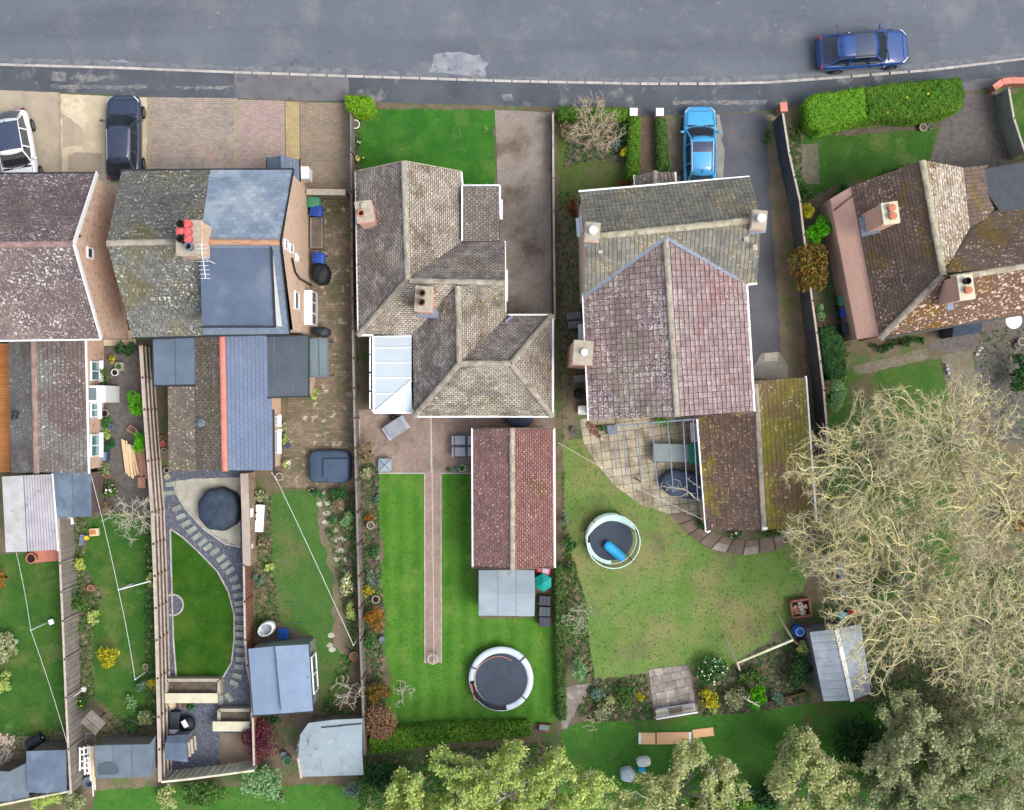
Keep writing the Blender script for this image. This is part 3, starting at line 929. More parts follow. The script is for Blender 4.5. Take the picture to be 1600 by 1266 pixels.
sheet('yard', [(1448, 545), (1455, 535), (1490, 500), (1700, 480), (1700, 700), (1560, 690), (1530, 640), (1525, 560)], .010, 'gravel_dark', jit=2)
sheet('garden_path', [(1470, 556), (1520, 545), (1532, 700), (1540, 900), (1510, 900), (1488, 650)], .014, 'pebble', jit=2)
sheet('gravel_driveway', [(1470, 190), (1508, 150), (1560, 142), (1572, 250), (1600, 270), (1440, 270), (1455, 245)], .004, 'gravel_dark', jit=2)
sheet('gravel_yard', [(244, 735), (400, 735), (398, 760), (385, 1000), (398, 1205), (258, 1225), (248, 1000)], .002, 'gravel_slate', jit=1)
sheet('stone_terrace', [(270, 752), (300, 748), (376, 746), (376, 855), (352, 850), (318, 826), (290, 795), (276, 772)], .008, 'slab_pale', jit=.6)
sheet('earth_strip', [(343, 1146), (397, 1146), (398, 1192), (343, 1196)], .006, 'slab_brown', jit=.5)
gp = [(244, 735), (400, 735), (385, 1000), (398, 1205), (258, 1225), (248, 1000)]
q = sample(gp, 9000)
q = q[~inside(LAWNS['deep'], q) & ~inside([(270, 752), (376, 746), (376, 855), (318, 826), (276, 772)], q) & ~inside([(343, 1146), (397, 1146), (398, 1192), (343, 1196)], q)]
n = len(q)
c = np.stack([(q[:, 0] - 800) / S, (633 - q[:, 1]) / S, rng.uniform(.01, .03, n)], 1)
r = rng.uniform(.02, .05, n)
ax = rng.normal(size=(n, 3)); ax[:, 2] *= .3
ax /= np.linalg.norm(ax, axis=1)[:, None]
bx = np.cross(ax, np.array([0, 0, 1.0]) + rng.normal(size=(n, 3)) * .3)
bx /= np.linalg.norm(bx, axis=1)[:, None]
q4 = np.stack([c - ax * r[:, None], c + bx * r[:, None] * .7, c + ax * r[:, None], c - bx * r[:, None] * .7], 1)
raw_mesh('gravel', q4, 4, 'gravel_chip', kind='stuff')
# low weeds, leaf litter and seedlings over beds and bare ground
GC = [([(560, 690), (592, 739), (594, 870), (602, 960), (598, 1040), (606, 1138), (572, 1170), (552, 700)], 1.0), ([(547, 185), (566, 182), (562, 262), (556, 300), (547, 300)], .7),
      ([(925, 1062), (1010, 1054), (1022, 1125), (930, 1128), (900, 1112)], 1.3), ([(1084, 1046), (1140, 1042), (1190, 1010), (1262, 990), (1268, 1096), (1180, 1112), (1090, 1120)], 1.1),
      ([(880, 690), (882, 800), (893, 870), (916, 940), (922, 1010), (930, 1062), (905, 1060), (886, 1000), (878, 860)], 1.6), ([(890, 192), (985, 198), (985, 260), (930, 250), (880, 262)], .9),
      ([(112, 800), (140, 812), (128, 880), (160, 930), (142, 1000), (150, 1088), (120, 1100), (118, 900)], 1.2), ([(225, 800), (246, 800), (250, 1118), (228, 1118)], 1.2),
      ([(398, 760), (424, 772), (428, 900), (440, 975), (400, 985)], .9), ([(500, 765), (556, 765), (560, 1000), (530, 1100), (556, 1120), (500, 1110), (545, 1000)], .9),
      ([(1222, 190), (1250, 200), (1256, 330), (1240, 320)], 1.5), ([(1285, 500), (1330, 530), (1320, 600), (1290, 640)], 1.0), ([(1290, 880), (1360, 960), (1440, 960), (1500, 900), (1600, 880), (1600, 1110), (1360, 1110), (1290, 980)], 1.0),
      ([(872, 300), (905, 300), (912, 470), (880, 690), (872, 500)], .5), ([(560, 1185), (700, 1170), (860, 1160), (880, 1300), (560, 1300)], 1.4), ([(160, 1120), (246, 1116), (246, 1165), (150, 1160)], .8), ([(-20, 1140), (110, 1140), (112, 1170), (-20, 1180)], .4),
      ([(1530, 520), (1640, 500), (1640, 700), (1540, 690)], .35)]
gcv = {'leaf_green': [], 'leaf_dry': [], 'leaf_dark': []}
for pts, dn in GC:
    area = abs(sum(pts[i - 1][0] * pts[i][1] - pts[i][0] * pts[i - 1][1] for i in range(len(pts)))) / 2 / 900
    q = sample(pts, int(area * 230 * dn))
    f = np.sin(q[:, 0] * .31 + 1.7 * np.sin(q[:, 1] * .17)) * np.cos(q[:, 1] * .27 + np.sin(q[:, 0] * .13))
    for k, msk in (('leaf_green', f > .15), ('leaf_dark', (f > -.2) & (f <= .15)), ('leaf_dry', f <= -.55)):
        w_ = q[msk]
        n = len(w_)
        c = np.stack([(w_[:, 0] - 800) / S, (633 - w_[:, 1]) / S, rng.uniform(.02, .12 if k != 'leaf_dry' else .05, n)], 1)
        nn = rng.normal(size=(n, 3)) * .5 + np.array([0, 0, 1.0])
        nn /= np.linalg.norm(nn, axis=1)[:, None]
        a = np.cross(nn, rng.normal(size=(n, 3)))
        a /= np.linalg.norm(a, axis=1)[:, None]
        b = np.cross(nn, a)
        sz = rng.uniform(.03, .075, n)[:, None]
        gcv[k].append(np.stack([c - a * sz, c + b * sz * .6, c + a * sz, c - b * sz * .6], 1))
for k, v in gcv.items():
    raw_mesh('ground_cover', np.concatenate(v), 4, k, kind='stuff')
# subject garden path over the lawn, with pale edging
path = paving('garden_path', 'block', [(664, 1036), (689, 1036), (688, 738), (664, 738)], .2, .1, 'block_path', z=.012, rot=R(45))
mb = MB()
for a, b in (((663.5, 739), (664, 1036)), ((689, 739), (689.5, 1036)), ((592, 739.5), (663, 739.5)), ((690, 739.5), (738, 739.5)), ((672, 650), (674, 738)), ((562, 739), (562, 650))):
    a, b = P(*a), P(*b)
    mb.beam(a + V((0, 0, .03)), b + V((0, 0, .03)), .06, .06)
mb.build('path_edging', 'kerbstone', kind='structure')
# terrace slabs, stepping stones
dp = [(905, 655), (1100, 640), (1105, 806), (1045, 803), (1000, 788), (958, 757), (930, 722), (912, 692)]
paving('slab_patio', 'slab', dp, .46, .46, 'slab_cream', rot=R(3), gap=.025, objects=300, base='joint_dark', stagger=0, z=.010)
paving('slab_terrace', 'slab', [(1022, 1122), (1088, 1112), (1076, 1038), (1013, 1046)], .5, .42, 'slab_grey', rot=R(4), gap=.02, objects=60, stagger=.3, z=.012)
def arc_path():
    s = None
    outer = [(1046, 803), (1075, 836), (1110, 858), (1160, 868), (1212, 860), (1248, 842)]
    inner = [(1070, 800), (1096, 822), (1128, 838), (1165, 845), (1208, 838), (1240, 824)]
    s = sheet('curved_path', outer + inner[::-1], .010, 'joint_dark')
    for i in range(5):
        for t in (0, .5):
            def at(A, u):
                return (A[i][0] + (A[i + 1][0] - A[i][0]) * u, A[i][1] + (A[i + 1][1] - A[i][1]) * u)
            e = .03
            a, b, c_, d = at(outer, t + e), at(outer, t + .5 - e), at(inner, t + .5 - e), at(inner, t + e)
            m1, m2 = ((a[0] + d[0]) / 2, (a[1] + d[1]) / 2), ((b[0] + c_[0]) / 2, (b[1] + c_[1]) / 2)
            for qd in ((a, b, m2, m1), (m1, m2, c_, d)):
                mb = MB()
                mb.prism([P(*p).to_2d() for p in qd], .004, .035 + random.uniform(0, .01))
                mb.build('slab', 'slab_brown' if random.random() < .7 else 'slab_grey', s)
arc_path()
gy = bpy.data.objects['gravel_yard']
STEPS = [(267, 757, 4), (269, 770, 8), (277, 794, 20), (283, 807, 24), (291, 818, 30), (300, 828, 33), (308, 838, 36), (317, 847, 38), (325, 855, 38), (336, 862, 40), (346, 872, 40), (353, 882, 38), (360, 891, 32),
         (366, 904, 25), (370, 917, 15), (373, 930, 10), (374, 943, 6), (375, 953, 3), (375, 966, 0), (375, 980, 0), (376, 991, 0), (376, 1004, -2), (376, 1016, -4), (376, 1030, -6), (374, 1042, -10), (371, 1056, -18), (366, 1067, -28)]
for i, (x, y, a) in enumerate(STEPS):
    c = P(x, y)
    mb = MB()
    mb.box((c.x, c.y, .03 + .0007 * i), (random.uniform(.46, .56), .24, .04), rz=R(a) + random.uniform(-.06, .06))
    mb.build('stepping_stone', 'step_stone', gy)
for x, y, a in ((345, 1094, 90), (358, 1090, 55), (255, 775, 60)):
    c = P(x, y)
    mb = MB()
    mb.box((c.x, c.y, .03), (.52, .26, .04), rz=R(a if a != 55 else -55))
    mb.build('stepping_stone', 'step_stone', gy)
ml = [o for o in bpy.data.objects if o.name.startswith('lawn')][6]
for x, y in ((503, 772), (510, 787), (501, 787), (510, 802), (522, 813), (509, 816), (522, 829), (523, 844), (535, 842), (531, 860), (526, 874), (541, 874), (540, 890), (538, 907), (546, 917), (536, 925), (544, 946), (547, 961), (518, 993), (516, 1008), (520, 1015)):
    c = P(x, y)
    mb = MB()
    pr = [(c.x + random.uniform(.12, .19) * math.cos(t) * 1.3, c.y + random.uniform(.1, .16) * math.sin(t)) for t in np.linspace(0, 6.28, 7, endpoint=False)]
    mb.prism(pr, 0, .035)
    mb.build('stepping_stone', 'slab_pale', ml)
# lens lawn edging and round gravel bed edging
mb = MB()
D = LAWNS['deep']
for i in range(len(D)):
    mb.beam(P(*D[i - 1], .03), P(*D[i], .03), .07, .07)
mb.build('lawn_edging', 'kerbstone', kind='structure')
c = P(270, 945)
mb = MB()
mb.ring((c.x, c.y, .03), .54, .05)
mb.build('bed_edging', 'kerbstone', kind='structure')
mb = MB()
mb.lathe([(.52, 0), (.52, .016)], (c.x, c.y, 0), n=28)
mb.build('gravel_bed', 'gravel_slate', kind='structure')
mb = MB()
arc = [(270, 752), (276, 772), (290, 795), (318, 826), (352, 850), (376, 855)]
for a, b in zip(arc[:-1], arc[1:]):
    mb.beam(P(*a, .03), P(*b, .03), .08, .07)
mb.build('terrace_edging', 'kerbstone', kind='structure')

# ------------------------------------------------------------------ building helpers
def roof(root, slopes, name='roof', most=0, piece='roof_tile'):
    """slopes: (points with heights in photo pixels, eave edge first; tile width, gauge, material). Deck is a part, the tiles sub-parts"""
    deck = MB()
    by = {}
    for pts, w_, g, mt, *o in slopes:
        q = flatten(px(pts))
        deck.poly([p - V((0, 0, .035)) for p in (q if tile_frame(q)[3].dot((q[1] - q[0]).cross(q[2] - q[1])) > 0 else q[::-1])])
        by.setdefault((mt, w_, g), []).append((q, o[0] if o else {}))
    r = deck.build(name, 'underlay', root)
    for (mt, w_, g), L in by.items():
        mb = MB()
        keep = []
        kw = {}
        want = 0
        for q, o in L:
            kw = dict(gap=.02, t=.03, jit=.006)
            kw.update({k: v for k, v in o.items() if k != 'objects'})
            if w_ == .22 and g == .135:
                kw.update(gap=.03, gapv=.018, t=.022)
            want = max(want, o.get('objects', 0))
            tiles(mb, q, w_, g, keep=keep if o.get('objects') else None, **kw)
        if want:
            me = one_tile(piece, w_, g, kw['gap'], kw['t'], mt)
            put_rest(mb, place_tiles(piece, me, keep, r, want), w_, g, kw['gap'], kw['t'])
        if mb.f:
            mb.build(piece, mt, r, kind='stuff')
    return r

def gutter(root, pts, h, mt='white_plastic', wd=.11, drop=.03, name='gutter'):
    mb = MB()
    q = px(pts, h)
    for a, b in zip(q[:-1], q[1:]):
        mb.beam(a - V((0, 0, drop)), b - V((0, 0, drop)), wd, .1)
    return mb.build(name, mt, root)

def wall(root, pts, z1, mt, gables=(), name='wall', z0=0):
    """pts: (x, y) corners counter-clockwise; gables: (edge index, apex point)"""
    mb = MB()
    g = dict(gables)
    n = len(pts)
    for i in range(n):
        a, b = pts[i], pts[(i + 1) % n]
        q = [(*a, z0), (*b, z0), (*b, z1)]
        if i in g:
            q.append(tuple(g[i]))
        q.append((*a, z1))
        mb.poly(q)
    return mb.build(name, mt, root)

def window(root, c, wd, ht, ang, frame='white_plastic', glass='glass', n=2, sill=True, name='window', d=.08):
    """framed window; ang = direction it faces; each pane a sub-part"""
    c = V(c)
    nrm, t = V((math.cos(ang), math.sin(ang), 0)), V((-math.sin(ang), math.cos(ang), 0))
    z = V((0, 0, 1))
    mb = MB()
    f = .07
    for s in (-1, 1):
        mb.beam(c + t * (s * (wd / 2 - f / 2)) - z * ht / 2, c + t * (s * (wd / 2 - f / 2)) + z * ht / 2, d, f, up=t)
        mb.beam(c + z * (s * (ht / 2 - f / 2)) - t * (wd / 2 - f), c + z * (s * (ht / 2 - f / 2)) + t * (wd / 2 - f), d, f)
    for i in range(1, n):
        p = c + t * (-wd / 2 + wd * i / n)
        mb.beam(p - z * (ht / 2 - f), p + z * (ht / 2 - f), d * .9, f, up=t)
    if sill:
        mb.beam(c - z * (ht / 2 + .03) - t * (wd / 2 + .06) + nrm * .08, c - z * (ht / 2 + .03) + t * (wd / 2 + .06) + nrm * .08, .22, .05)
    o = mb.build(name, frame, root)
    for i in range(n):
        mb = MB()
        a, b = -wd / 2 + wd * i / n + f * .5, -wd / 2 + wd * (i + 1) / n - f * .5
        mb.poly([c + t * a - z * (ht / 2 - f), c + t * b - z * (ht / 2 - f), c + t * b + z * (ht / 2 - f), c + t * a + z * (ht / 2 - f)])
        mb.build('pane', glass, o)
    return o

def door(root, c, wd, ht, ang, mt='white_plastic'):
    c = V(c)
    nrm, t, z = V((math.cos(ang), math.sin(ang), 0)), V((-math.sin(ang), math.cos(ang), 0)), V((0, 0, 1))
    mb = MB()
    mb.beam(c - z * ht / 2, c + z * ht / 2, .08, wd, up=t)
    o = mb.build('door', mt, root)
    mb = MB()
    q = c + nrm * .05
    mb.poly([q - t * wd * .3 + z * ht * .1, q + t * wd * .3 + z * ht * .1, q + t * wd * .3 + z * ht * .42, q - t * wd * .3 + z * ht * .42])
    mb.build('pane', 'glass', o)
    mb = MB()
    mb.tube(q + t * wd * .38, q + t * wd * .38 + nrm * .06, .03)
    mb.build('handle', 'chrome', o)
    return o

def chimney(root, c, z0, z1, sx, sy, rz, mt, pots, cap='cement', flash=None):
    """c (x, y); pots: (dx, dy, radius, height, material, open)"""
    mb = MB()
    mb.box((c[0], c[1], (z0 + z1) / 2), (sx, sy, z1 - z0), rz)
    mb.box((c[0], c[1], z1 - .22), (sx + .08, sy + .08, .12), rz)
    o = mb.build('chimney', mt, root)
    mb = MB()
    mb.box((c[0], c[1], z1 + .03), (sx + .06, sy + .06, .06), rz)
    mb.build('chimney_cap', cap, o)
    M = Matrix.Rotation(rz, 2)
    for dx, dy, r, h, m, op in pots:
        d = M @ V((dx, dy))
        mb = MB()
        if op:
            mb.lathe([(r * .95, 0), (r, h * .8), (r * 1.12, h * .85), (r * 1.12, h), (r * .8, h), (r * .75, h * .4)], (c[0] + d.x, c[1] + d.y, z1 + .06), n=14)
        else:
            mb.lathe([(r * .95, 0), (r, h * .75), (r * 1.15, h * .8), (r * 1.15, h * .92), (r * .6, h), (0, h * 1.06)], (c[0] + d.x, c[1] + d.y, z1 + .06), n=14)
        p = mb.build('chimney_pot', m, o)
        if op:
            mb = MB()
            mb.lathe([(r * .78, 0), (r * .78, .004)], (c[0] + d.x, c[1] + d.y, z1 + .06 + h * .45), n=12)
            mb.build('flue', 'pot_dark', o)
    if flash:
        mb = MB()
        for a in flash:
            mb.poly(a)
        mb.build('flashing', 'lead', o)
    return o

def X(x, y, h=0):
    p = P(x, y, h)
    return (p.x, p.y)

# ------------------------------------------------------------------ end terrace house with purple tiles
e, r_ = 4.7, 7.8
hA = thing('terraced_house', 'brick end house with purple lichen-flecked roof, white bargeboard and bare brick gable', 'house', P(60, 400))
ridA = ((-140, 384, r_), (115, 381, r_))
ro = roof(hA, [
    ([(-140, 273, e), (151, 271, e), (115, 381, r_), (-140, 384, r_)], .27, .24, 'tile_purple'),
    ([(-140, 533, e), (158, 529, e), (115, 381, r_), (-140, 384, r_)], .27, .24, 'tile_purple')])
ridge(px([ridA[0]])[0], px([ridA[1]])[0], ro, 'ridge_pink', r=.15)
gx = P(115, 381, r_).x - .12
y0, y1 = P(0, 529, e).y + .2, P(0, 272, e).y - .2
ap = P(115, 381, r_)
x0 = P(-140, 0, e).x
wall(hA, [(x0, y0), (gx, y0), (gx, y1), (x0, y1)], e - .05, 'brick_brown', [(1, (gx, ap.y, r_ - .1))])
mb = MB()
for a in ((151, 271, e), (158, 529, e)):
    a = P(*a)
    mb.beam(a + V((.03, 0, .02)), P(115, 381, r_) + V((.03, 0, .02)), .07, .26)
mb.build('bargeboard', 'white_paint', hA)
gutter(hA, [(-140, 534), (158, 530)], e, 'white_plastic')
gutter(hA, [(-140, 272), (151, 270)], e, 'black_plastic', wd=.08)
window(hA, (gx + .03, P(158, 397, 5.2).y, 5.5), .55, .75, 0, n=1, sill=False)
mb = MB()
mb.tube((gx, ap.y + .5, 6.9), (gx + .08, ap.y + .5, 6.9), .09)
mb.build('wall_vent', 'black_plastic', hA)
# rear wing
e2, r2 = 2.5, 3.9
ro2 = roof(hA, [
    ([(14, 533, e2), (17, 739, e2), (57, 738, r2), (52, 533, r2)], .22, .2, 'tile_ext', dict(gap=.012, t=.02)),
    ([(133, 531, e2), (138, 739, e2), (57, 738, r2), (52, 533, r2)], .22, .2, 'tile_ext', dict(gap=.012, t=.02))], name='wing_roof')
ridge(P(52, 533, r2), P(57, 739, r2), ro2, 'ridge_pink', r=.15)
xa, xb = P(15, 0, e2).x + .15, P(136, 0, e2).x - .05
ya, yb = P(0, 737, e2).y + .1, y0 - .003
wall(hA, [(xa, ya), (xb, ya), (xb, yb), (xa, yb)], e2 - .05, 'brick_brown', [(0, (P(57, 0, r2).x, ya, r2 - .1))], name='wing_wall')
gutter(hA, [(134, 531), (139, 740)], e2, 'white_plastic', wd=.09)
for yy, wd, ht, c_ in ((580, 1.0, 1.2, 1.4), (641, .75, 1.0, 1.5), (696, 1.15, 1.2, 1.4)):
    window(hA, (xb + .06, P(0, yy, 1.4).y, c_), wd, ht, 0, glass='teal_glass', n=2)
mb = MB()
yy = P(0, 616, 1.5).y
mb.box((xb + .42, yy, 1.05), (.8, .85, 2.1))
o = mb.build('porch', 'white_plastic', hA)
mb = MB()
mb.box((xb + .2, yy, 2.12), (.36, .62, .03))
mb.build('porch_skylight', 'polycarb_grey', o)
for x, y in ((26, 646), (24, 652)):
    mb = MB()
    c = P(x, y, 3.0)
    mb.lathe([(.09, -.2), (.09, .18), (.13, .18), (.13, .26), (0, .3)], c, n=10)
    mb.build('roof_vent', 'black_plastic', ro2)
# timber deck beside the wing
dk = thing('timber_deck', 'orange-brown raised timber deck beside the purple tiled rear wing', 'deck', P(0, 640))
mb = MB()
a, b = P(-140, 738, .35), P(15, 536, .35)
mb.box(((a.x + b.x) / 2, (a.y + b.y) / 2, .15), (b.x - a.x, b.y - a.y, .28))
mb.build('deck_frame', 'timber_dark', dk)
mb = MB()
y = a.y
while y < b.y - .05:
    mb.box(((a.x + b.x) / 2, y + .065, .31), (b.x - a.x, .13, .03))
    y += .142
mb.build('deck_board', 'timber_orange', dk, kind='stuff')

# ------------------------------------------------------------------ semi with slate front, dormer and red chimney pots
e, r_ = 4.8, 7.5
hB = thing('semi_detached_house', 'semi with half slate half mossy roof, flat blue dormer and seven chimney pots', 'house', P(330, 400))
SL = dict(objects=300, gap=.012, t=.014, jit=.003)
ro = roof(hB, [
    ([(190, 267, e), (329, 266, e), (312, 377, r_), (167, 380, r_)], .27, .24, 'tile_moss_grey'),
    ([(207, 527, e), (318, 524, e), (312, 377, r_), (167, 380, r_)], .27, .24, 'tile_moss_grey'),
    ([(329, 266, e), (458, 265, e), (437, 379, r_), (312, 377, r_)], .34, .26, 'slate_blue', SL),
    ([(318, 524, e), (452, 521, e), (437, 379, r_), (312, 377, r_)], .34, .26, 'slate_strip', dict(gap=.012, t=.014)),
], piece='slate')
ridge(P(167, 380, r_), P(290, 378, r_), ro, 'ridge_pale', r=.15)
ridge(P(316, 378, r_), P(437, 379, r_), ro, 'ridge_orange', r=.14)
xw = P(458, 0, e).x - .02
xl = P(190, 0, e).x + .25
yt, yb_ = P(0, 266, e).y - .2, P(0, 522, e).y + .2
ap = P(437, 379, r_)
wall(hB, [(xl, yb_), (xw, yb_), (xw, yt), (xl, yt)], e - .05, 'brick_buff', [(1, (xw, ap.y, r_ - .12)), (3, (xl, ap.y, r_ - .12))])
gutter(hB, [(188, 266), (458, 264)], e, 'black_plastic', wd=.09)
gutter(hB, [(206, 528), (452, 522)], e, 'black_plastic', wd=.09)
mb = MB()
for q in ((458, 265, e), (452, 521, e)):
    mb.beam(P(*q) + V((.03, 0, 0)), P(437, 379, r_) + V((.03, 0, 0)), .04, .16)
mb.build('bargeboard', 'black_plastic', hB)
for yy, zz, wd, ht in ((383, 6.6, .5, .7), (389, 5.3, .45, .8), (403, 3.9, .4, .5), (470, 4.0, .9, 1.1)):
    window(hB, (xw + .05, P(0, yy, zz).y, zz), wd, ht, 0, n=1, sill=False)
mb = MB()
pth = [(xw + .07, P(0, 404, 5.3).y, 5.3), (xw + .07, P(0, 425, 4.6).y, 4.5), (xw + .07, P(0, 436, 3.2).y, 3.4), (xw + .07, P(0, 436, 3.2).y, .1)]
for a, b in zip(pth[:-1], pth[1:]):
    mb.tube(a, b, .05, n=8)
mb.build('drainpipe', 'black_plastic', hB)
mb = MB()
mb.box((xw + .2, P(0, 482, 1.2).y, .9), (.4, 1.75, 1.7))
by_ = mb.build('bay_window', 'white_plastic', hB)
for dy in (-.65, 0, .65):
    mb = MB()
    mb.box((xw + .405, P(0, 482, 1.2).y + dy * .85, 1.2), (.02, .46, .8))
    mb.build('pane', 'glass', by_)
# dormer
zt = 7.35
a, b, c_, d = P(312, 384, zt), P(424, 386, zt), P(430, 511, zt), P(316, 511, zt)
dm = MB()
dm.prism([X(312, 384, zt), X(424, 386, zt), X(430, 511, zt), X(316, 511, zt)], zt - .16, zt, bottom=True)
dor = dm.build('dormer_roof', 'felt_dormer', hB)
mb = MB()
q = [P(316, 508, zt), P(427, 508, zt)]
fy = q[0].y + .08
sl = lambda y: e + (r_ - e) * min(1, max(0, (y - P(0, 523, e).y) / (P(0, 379, r_).y - P(0, 523, e).y)))
xq = P(427, 508, zt).x - .06
mb.poly([(P(318, 0, zt).x, fy, sl(fy)), (xq, fy, sl(fy)), (xq, fy, zt - .16), (P(318, 0, zt).x, fy, zt - .16)])
ytop = P(424, 386, zt).y
mb.poly([(xq, fy, sl(fy) - .05), (xq, ytop, zt - .17), (xq, fy, zt - .16)])
mb.build('dormer_wall', 'white_paint', dor)
mb = MB()
mb.beam(P(312, 511, zt), P(430, 511, zt), .08, .2)
mb.beam(P(430, 511, zt), P(424, 386, zt), .06, .2)
mb.build('dormer_fascia', 'black_plastic', dor)
# roof light
c = P(336, 345, 6.6)
p0, u, v, n = tile_frame(px([(329, 266, e), (458, 265, e), (437, 379, r_)]))
mb = MB()
q = [c + n * .06 + u * (sx * .27) + v * (sy * .3) for sx, sy in ((-1, -1), (1, -1), (1, 1), (-1, 1))]
mb.poly([p + n * .05 for p in q])
for i in range(4):
    mb.poly([q[i - 1], q[i], q[i] + n * .05, q[i - 1] + n * .05])
mb.build('roof_light', 'slate_blue', ro)
# chimney with its pots
cc = X(294, 371, 9.0)
pots = []
for x, y, m, op in ((282, 350, 'pot_dark', True), (292, 349, 'pot_red', False), (281, 361, 'pot_red', False), (292, 361, 'pot_red', False), (282, 373, 'pot_dark', True), (293, 373, 'pot_red', False), (294, 385, 'felt_grey', True)):
    p = P(x, y, 9.4)
    pots.append((p.x - cc[0], p.y - cc[1], .165, .5, m, op))
chimney(hB, cc, 5.6, 8.9, 1.05, 1.5, 0, 'brick_buff', pots)
mb = MB()
p = V((cc[0] + .75, cc[1] - .95, 7.0))
mb.tube(p, p + V((0, 0, 2.4)), .025)
q = p + V((0, 0, 2.3))
mb.tube(q + V((-.1, .6, 0)), q + V((.1, -.9, 0)), .02)
for i in range(9):
    s = q + V((-.1, .6, 0)).lerp(V((.1, -.9, 0)), i / 8)
    mb.tube(s + V((-.22, 0, 0)), s + V((.22, 0, 0)), .012, n=5)
mb.build('television_aerial', 'metal_white', hB)
# front porch
e2, r2 = 2.6, 3.5
q0 = yt + .05
pr = roof(hB, [
    ([(418, 247, e2), (418, 285, e2), (441, 285, r2), (440, 243, r2)], .27, .22, 'slate_strip', dict(gap=.012, t=.014)),
    ([(467, 250, e2), (468, 285, e2), (441, 285, r2), (440, 243, r2)], .27, .22, 'slate_strip', dict(gap=.012, t=.014))], name='porch_roof', piece='slate')
ridge(P(440, 243, r2), P(441, 285, r2), pr, 'slate_new', r=.1)
gutter(hB, [(468, 248), (469, 284)], e2, 'black_plastic', wd=.08)
gutter(hB, [(417, 246), (417, 266)], e2, 'black_plastic', wd=.08)
xa, xb = P(422, 0, e2).x, P(464, 0, e2).x
ya = P(0, 250, e2).y
wall(hB, [(xa, yt), (xb, yt), (xb, ya), (xa, ya)], e2 - .05, 'brick_buff', [(2, (P(440, 0, r2).x, ya, r2 - .1))], name='porch_wall')
mb = MB()
c = P(476, 270, 1.6)
mb.box((c.x, c.y, 1.1), (.42, .6, 1.1))
mb.build('meter_cabinet', 'white_plastic', hB)
# rear wing: flat roof, low roof, pitched roof with terracotta ridge, flat felt roof, canopy
def flat_roof(root, pts, h, mt, name, edge='black_plastic', th=.14, wallm='brick_brown', inset=.18, laps=True):
    mb = MB()
    mb.prism([X(*p, h) for p in pts], h - th, h, bottom=True)
    o = mb.build(name, mt, root)
    mb = MB()
    for i in range(len(pts)):
        mb.beam(P(*pts[i - 1], h + .012), P(*pts[i], h + .012), .06, .05)
    mb.build('roof_edge', edge, o)
    a, b, c_, d = [P(*p, h + .004) for p in pts]
    n = max(2, round((b - a).length / .95)) if laps else 0
    for i in range(1, n):
        mb = MB()
        t = i / n + random.uniform(-.02, .02)
        u = (b - a).normalized() * .035
        p0, p1 = a.lerp(b, t), d.lerp(c_, t)
        mb.poly([p1 - u, p1 + u, p0 + u, p0 - u])
        mb.build('felt_lap', 'lap_dark', o)
    cx = sum(X(*p, h)[0] for p in pts) / len(pts)
    cy = sum(X(*p, h)[1] for p in pts) / len(pts)
    if wallm:
        mb = MB()
        q = []
        for p in pts:
            x, y = X(*p, h)
            q.append((x + (inset if x < cx else -inset), y + (inset if y < cy else -inset)))
        mb.prism(q, 0, h - th - .003)
        mb.build('wall', wallm, root)
    return o
flat_roof(hB, [(238, 530), (308, 527), (308, 602), (240, 603)], 2.7, 'felt_blue', 'flat_roof')
e2, r2 = 2.6, 4.3
rb = roof(hB, [
    ([(262, 604, 2.35), (264, 736, 2.3), (306, 736, 2.75), (305, 604, 2.75)], .27, .25, 'tile_ext_b', dict(gap=.01, t=.015)),
    ([(306, 524, 2.75), (307, 736, 2.75), (350, 735, r2), (347, 524, r2)], .27, .24, 'tile_ext_b'),
    ([(423, 524, e2), (426, 735, e2), (350, 735, r2), (347, 524, r2)], .30, .22, 'slate_new', dict(gap=.008, t=.012))], name='wing_roof')
ridge(P(347, 524, r2), P(351, 736, r2), rb, 'ridge_terracotta', r=.15, l=.5)
xa, xb = P(307, 0, 2.75).x, P(424, 0, e2).x - .05
ya = P(0, 734, e2).y + .08
wall(hB, [(xa, ya), (xb, ya), (xb, yb_ - .003), (xa, yb_ - .003)], e2 - .06, 'brick_buff', [(0, (P(350, 0, r2).x, ya, r2 - .1))], name='wing_wall')
gutter(hB, [(427, 640), (428, 737)], e2, 'black_plastic', wd=.09)
for yy, wd in ((658, .5), (690, 1.15)):
    window(hB, (xb + .06, P(0, yy, 1.5).y, 1.6), wd, 1.0, 0, n=1)
mb = MB()
mb.lathe([(.16, -.3), (.16, .1), (.2, .1), (.2, .2), (.08, .24), (.08, .34), (0, .34)], P(316, 661, 3.1), n=12)
mb.build('roof_vent', 'felt_grey', rb)
flat_roof(hB, [(403, 526), (483, 524), (483, 620), (404, 622)], 2.75, 'felt_dark', 'flat_roof', wallm='brick_buff')
o = flat_roof(hB, [(484, 530), (512, 529), (513, 588), (485, 589)], 2.2, 'polycarb_grey', 'canopy', edge='felt_grey', th=.05, wallm=None)
mb = MB()
for x, y in ((510, 532), (511, 586)):
    mb.beam(P(x, y, 2.15) * 1, V((*X(x, y, 2.15), 0)), .08, .08)
mb.build('post', 'timber_dark', o)

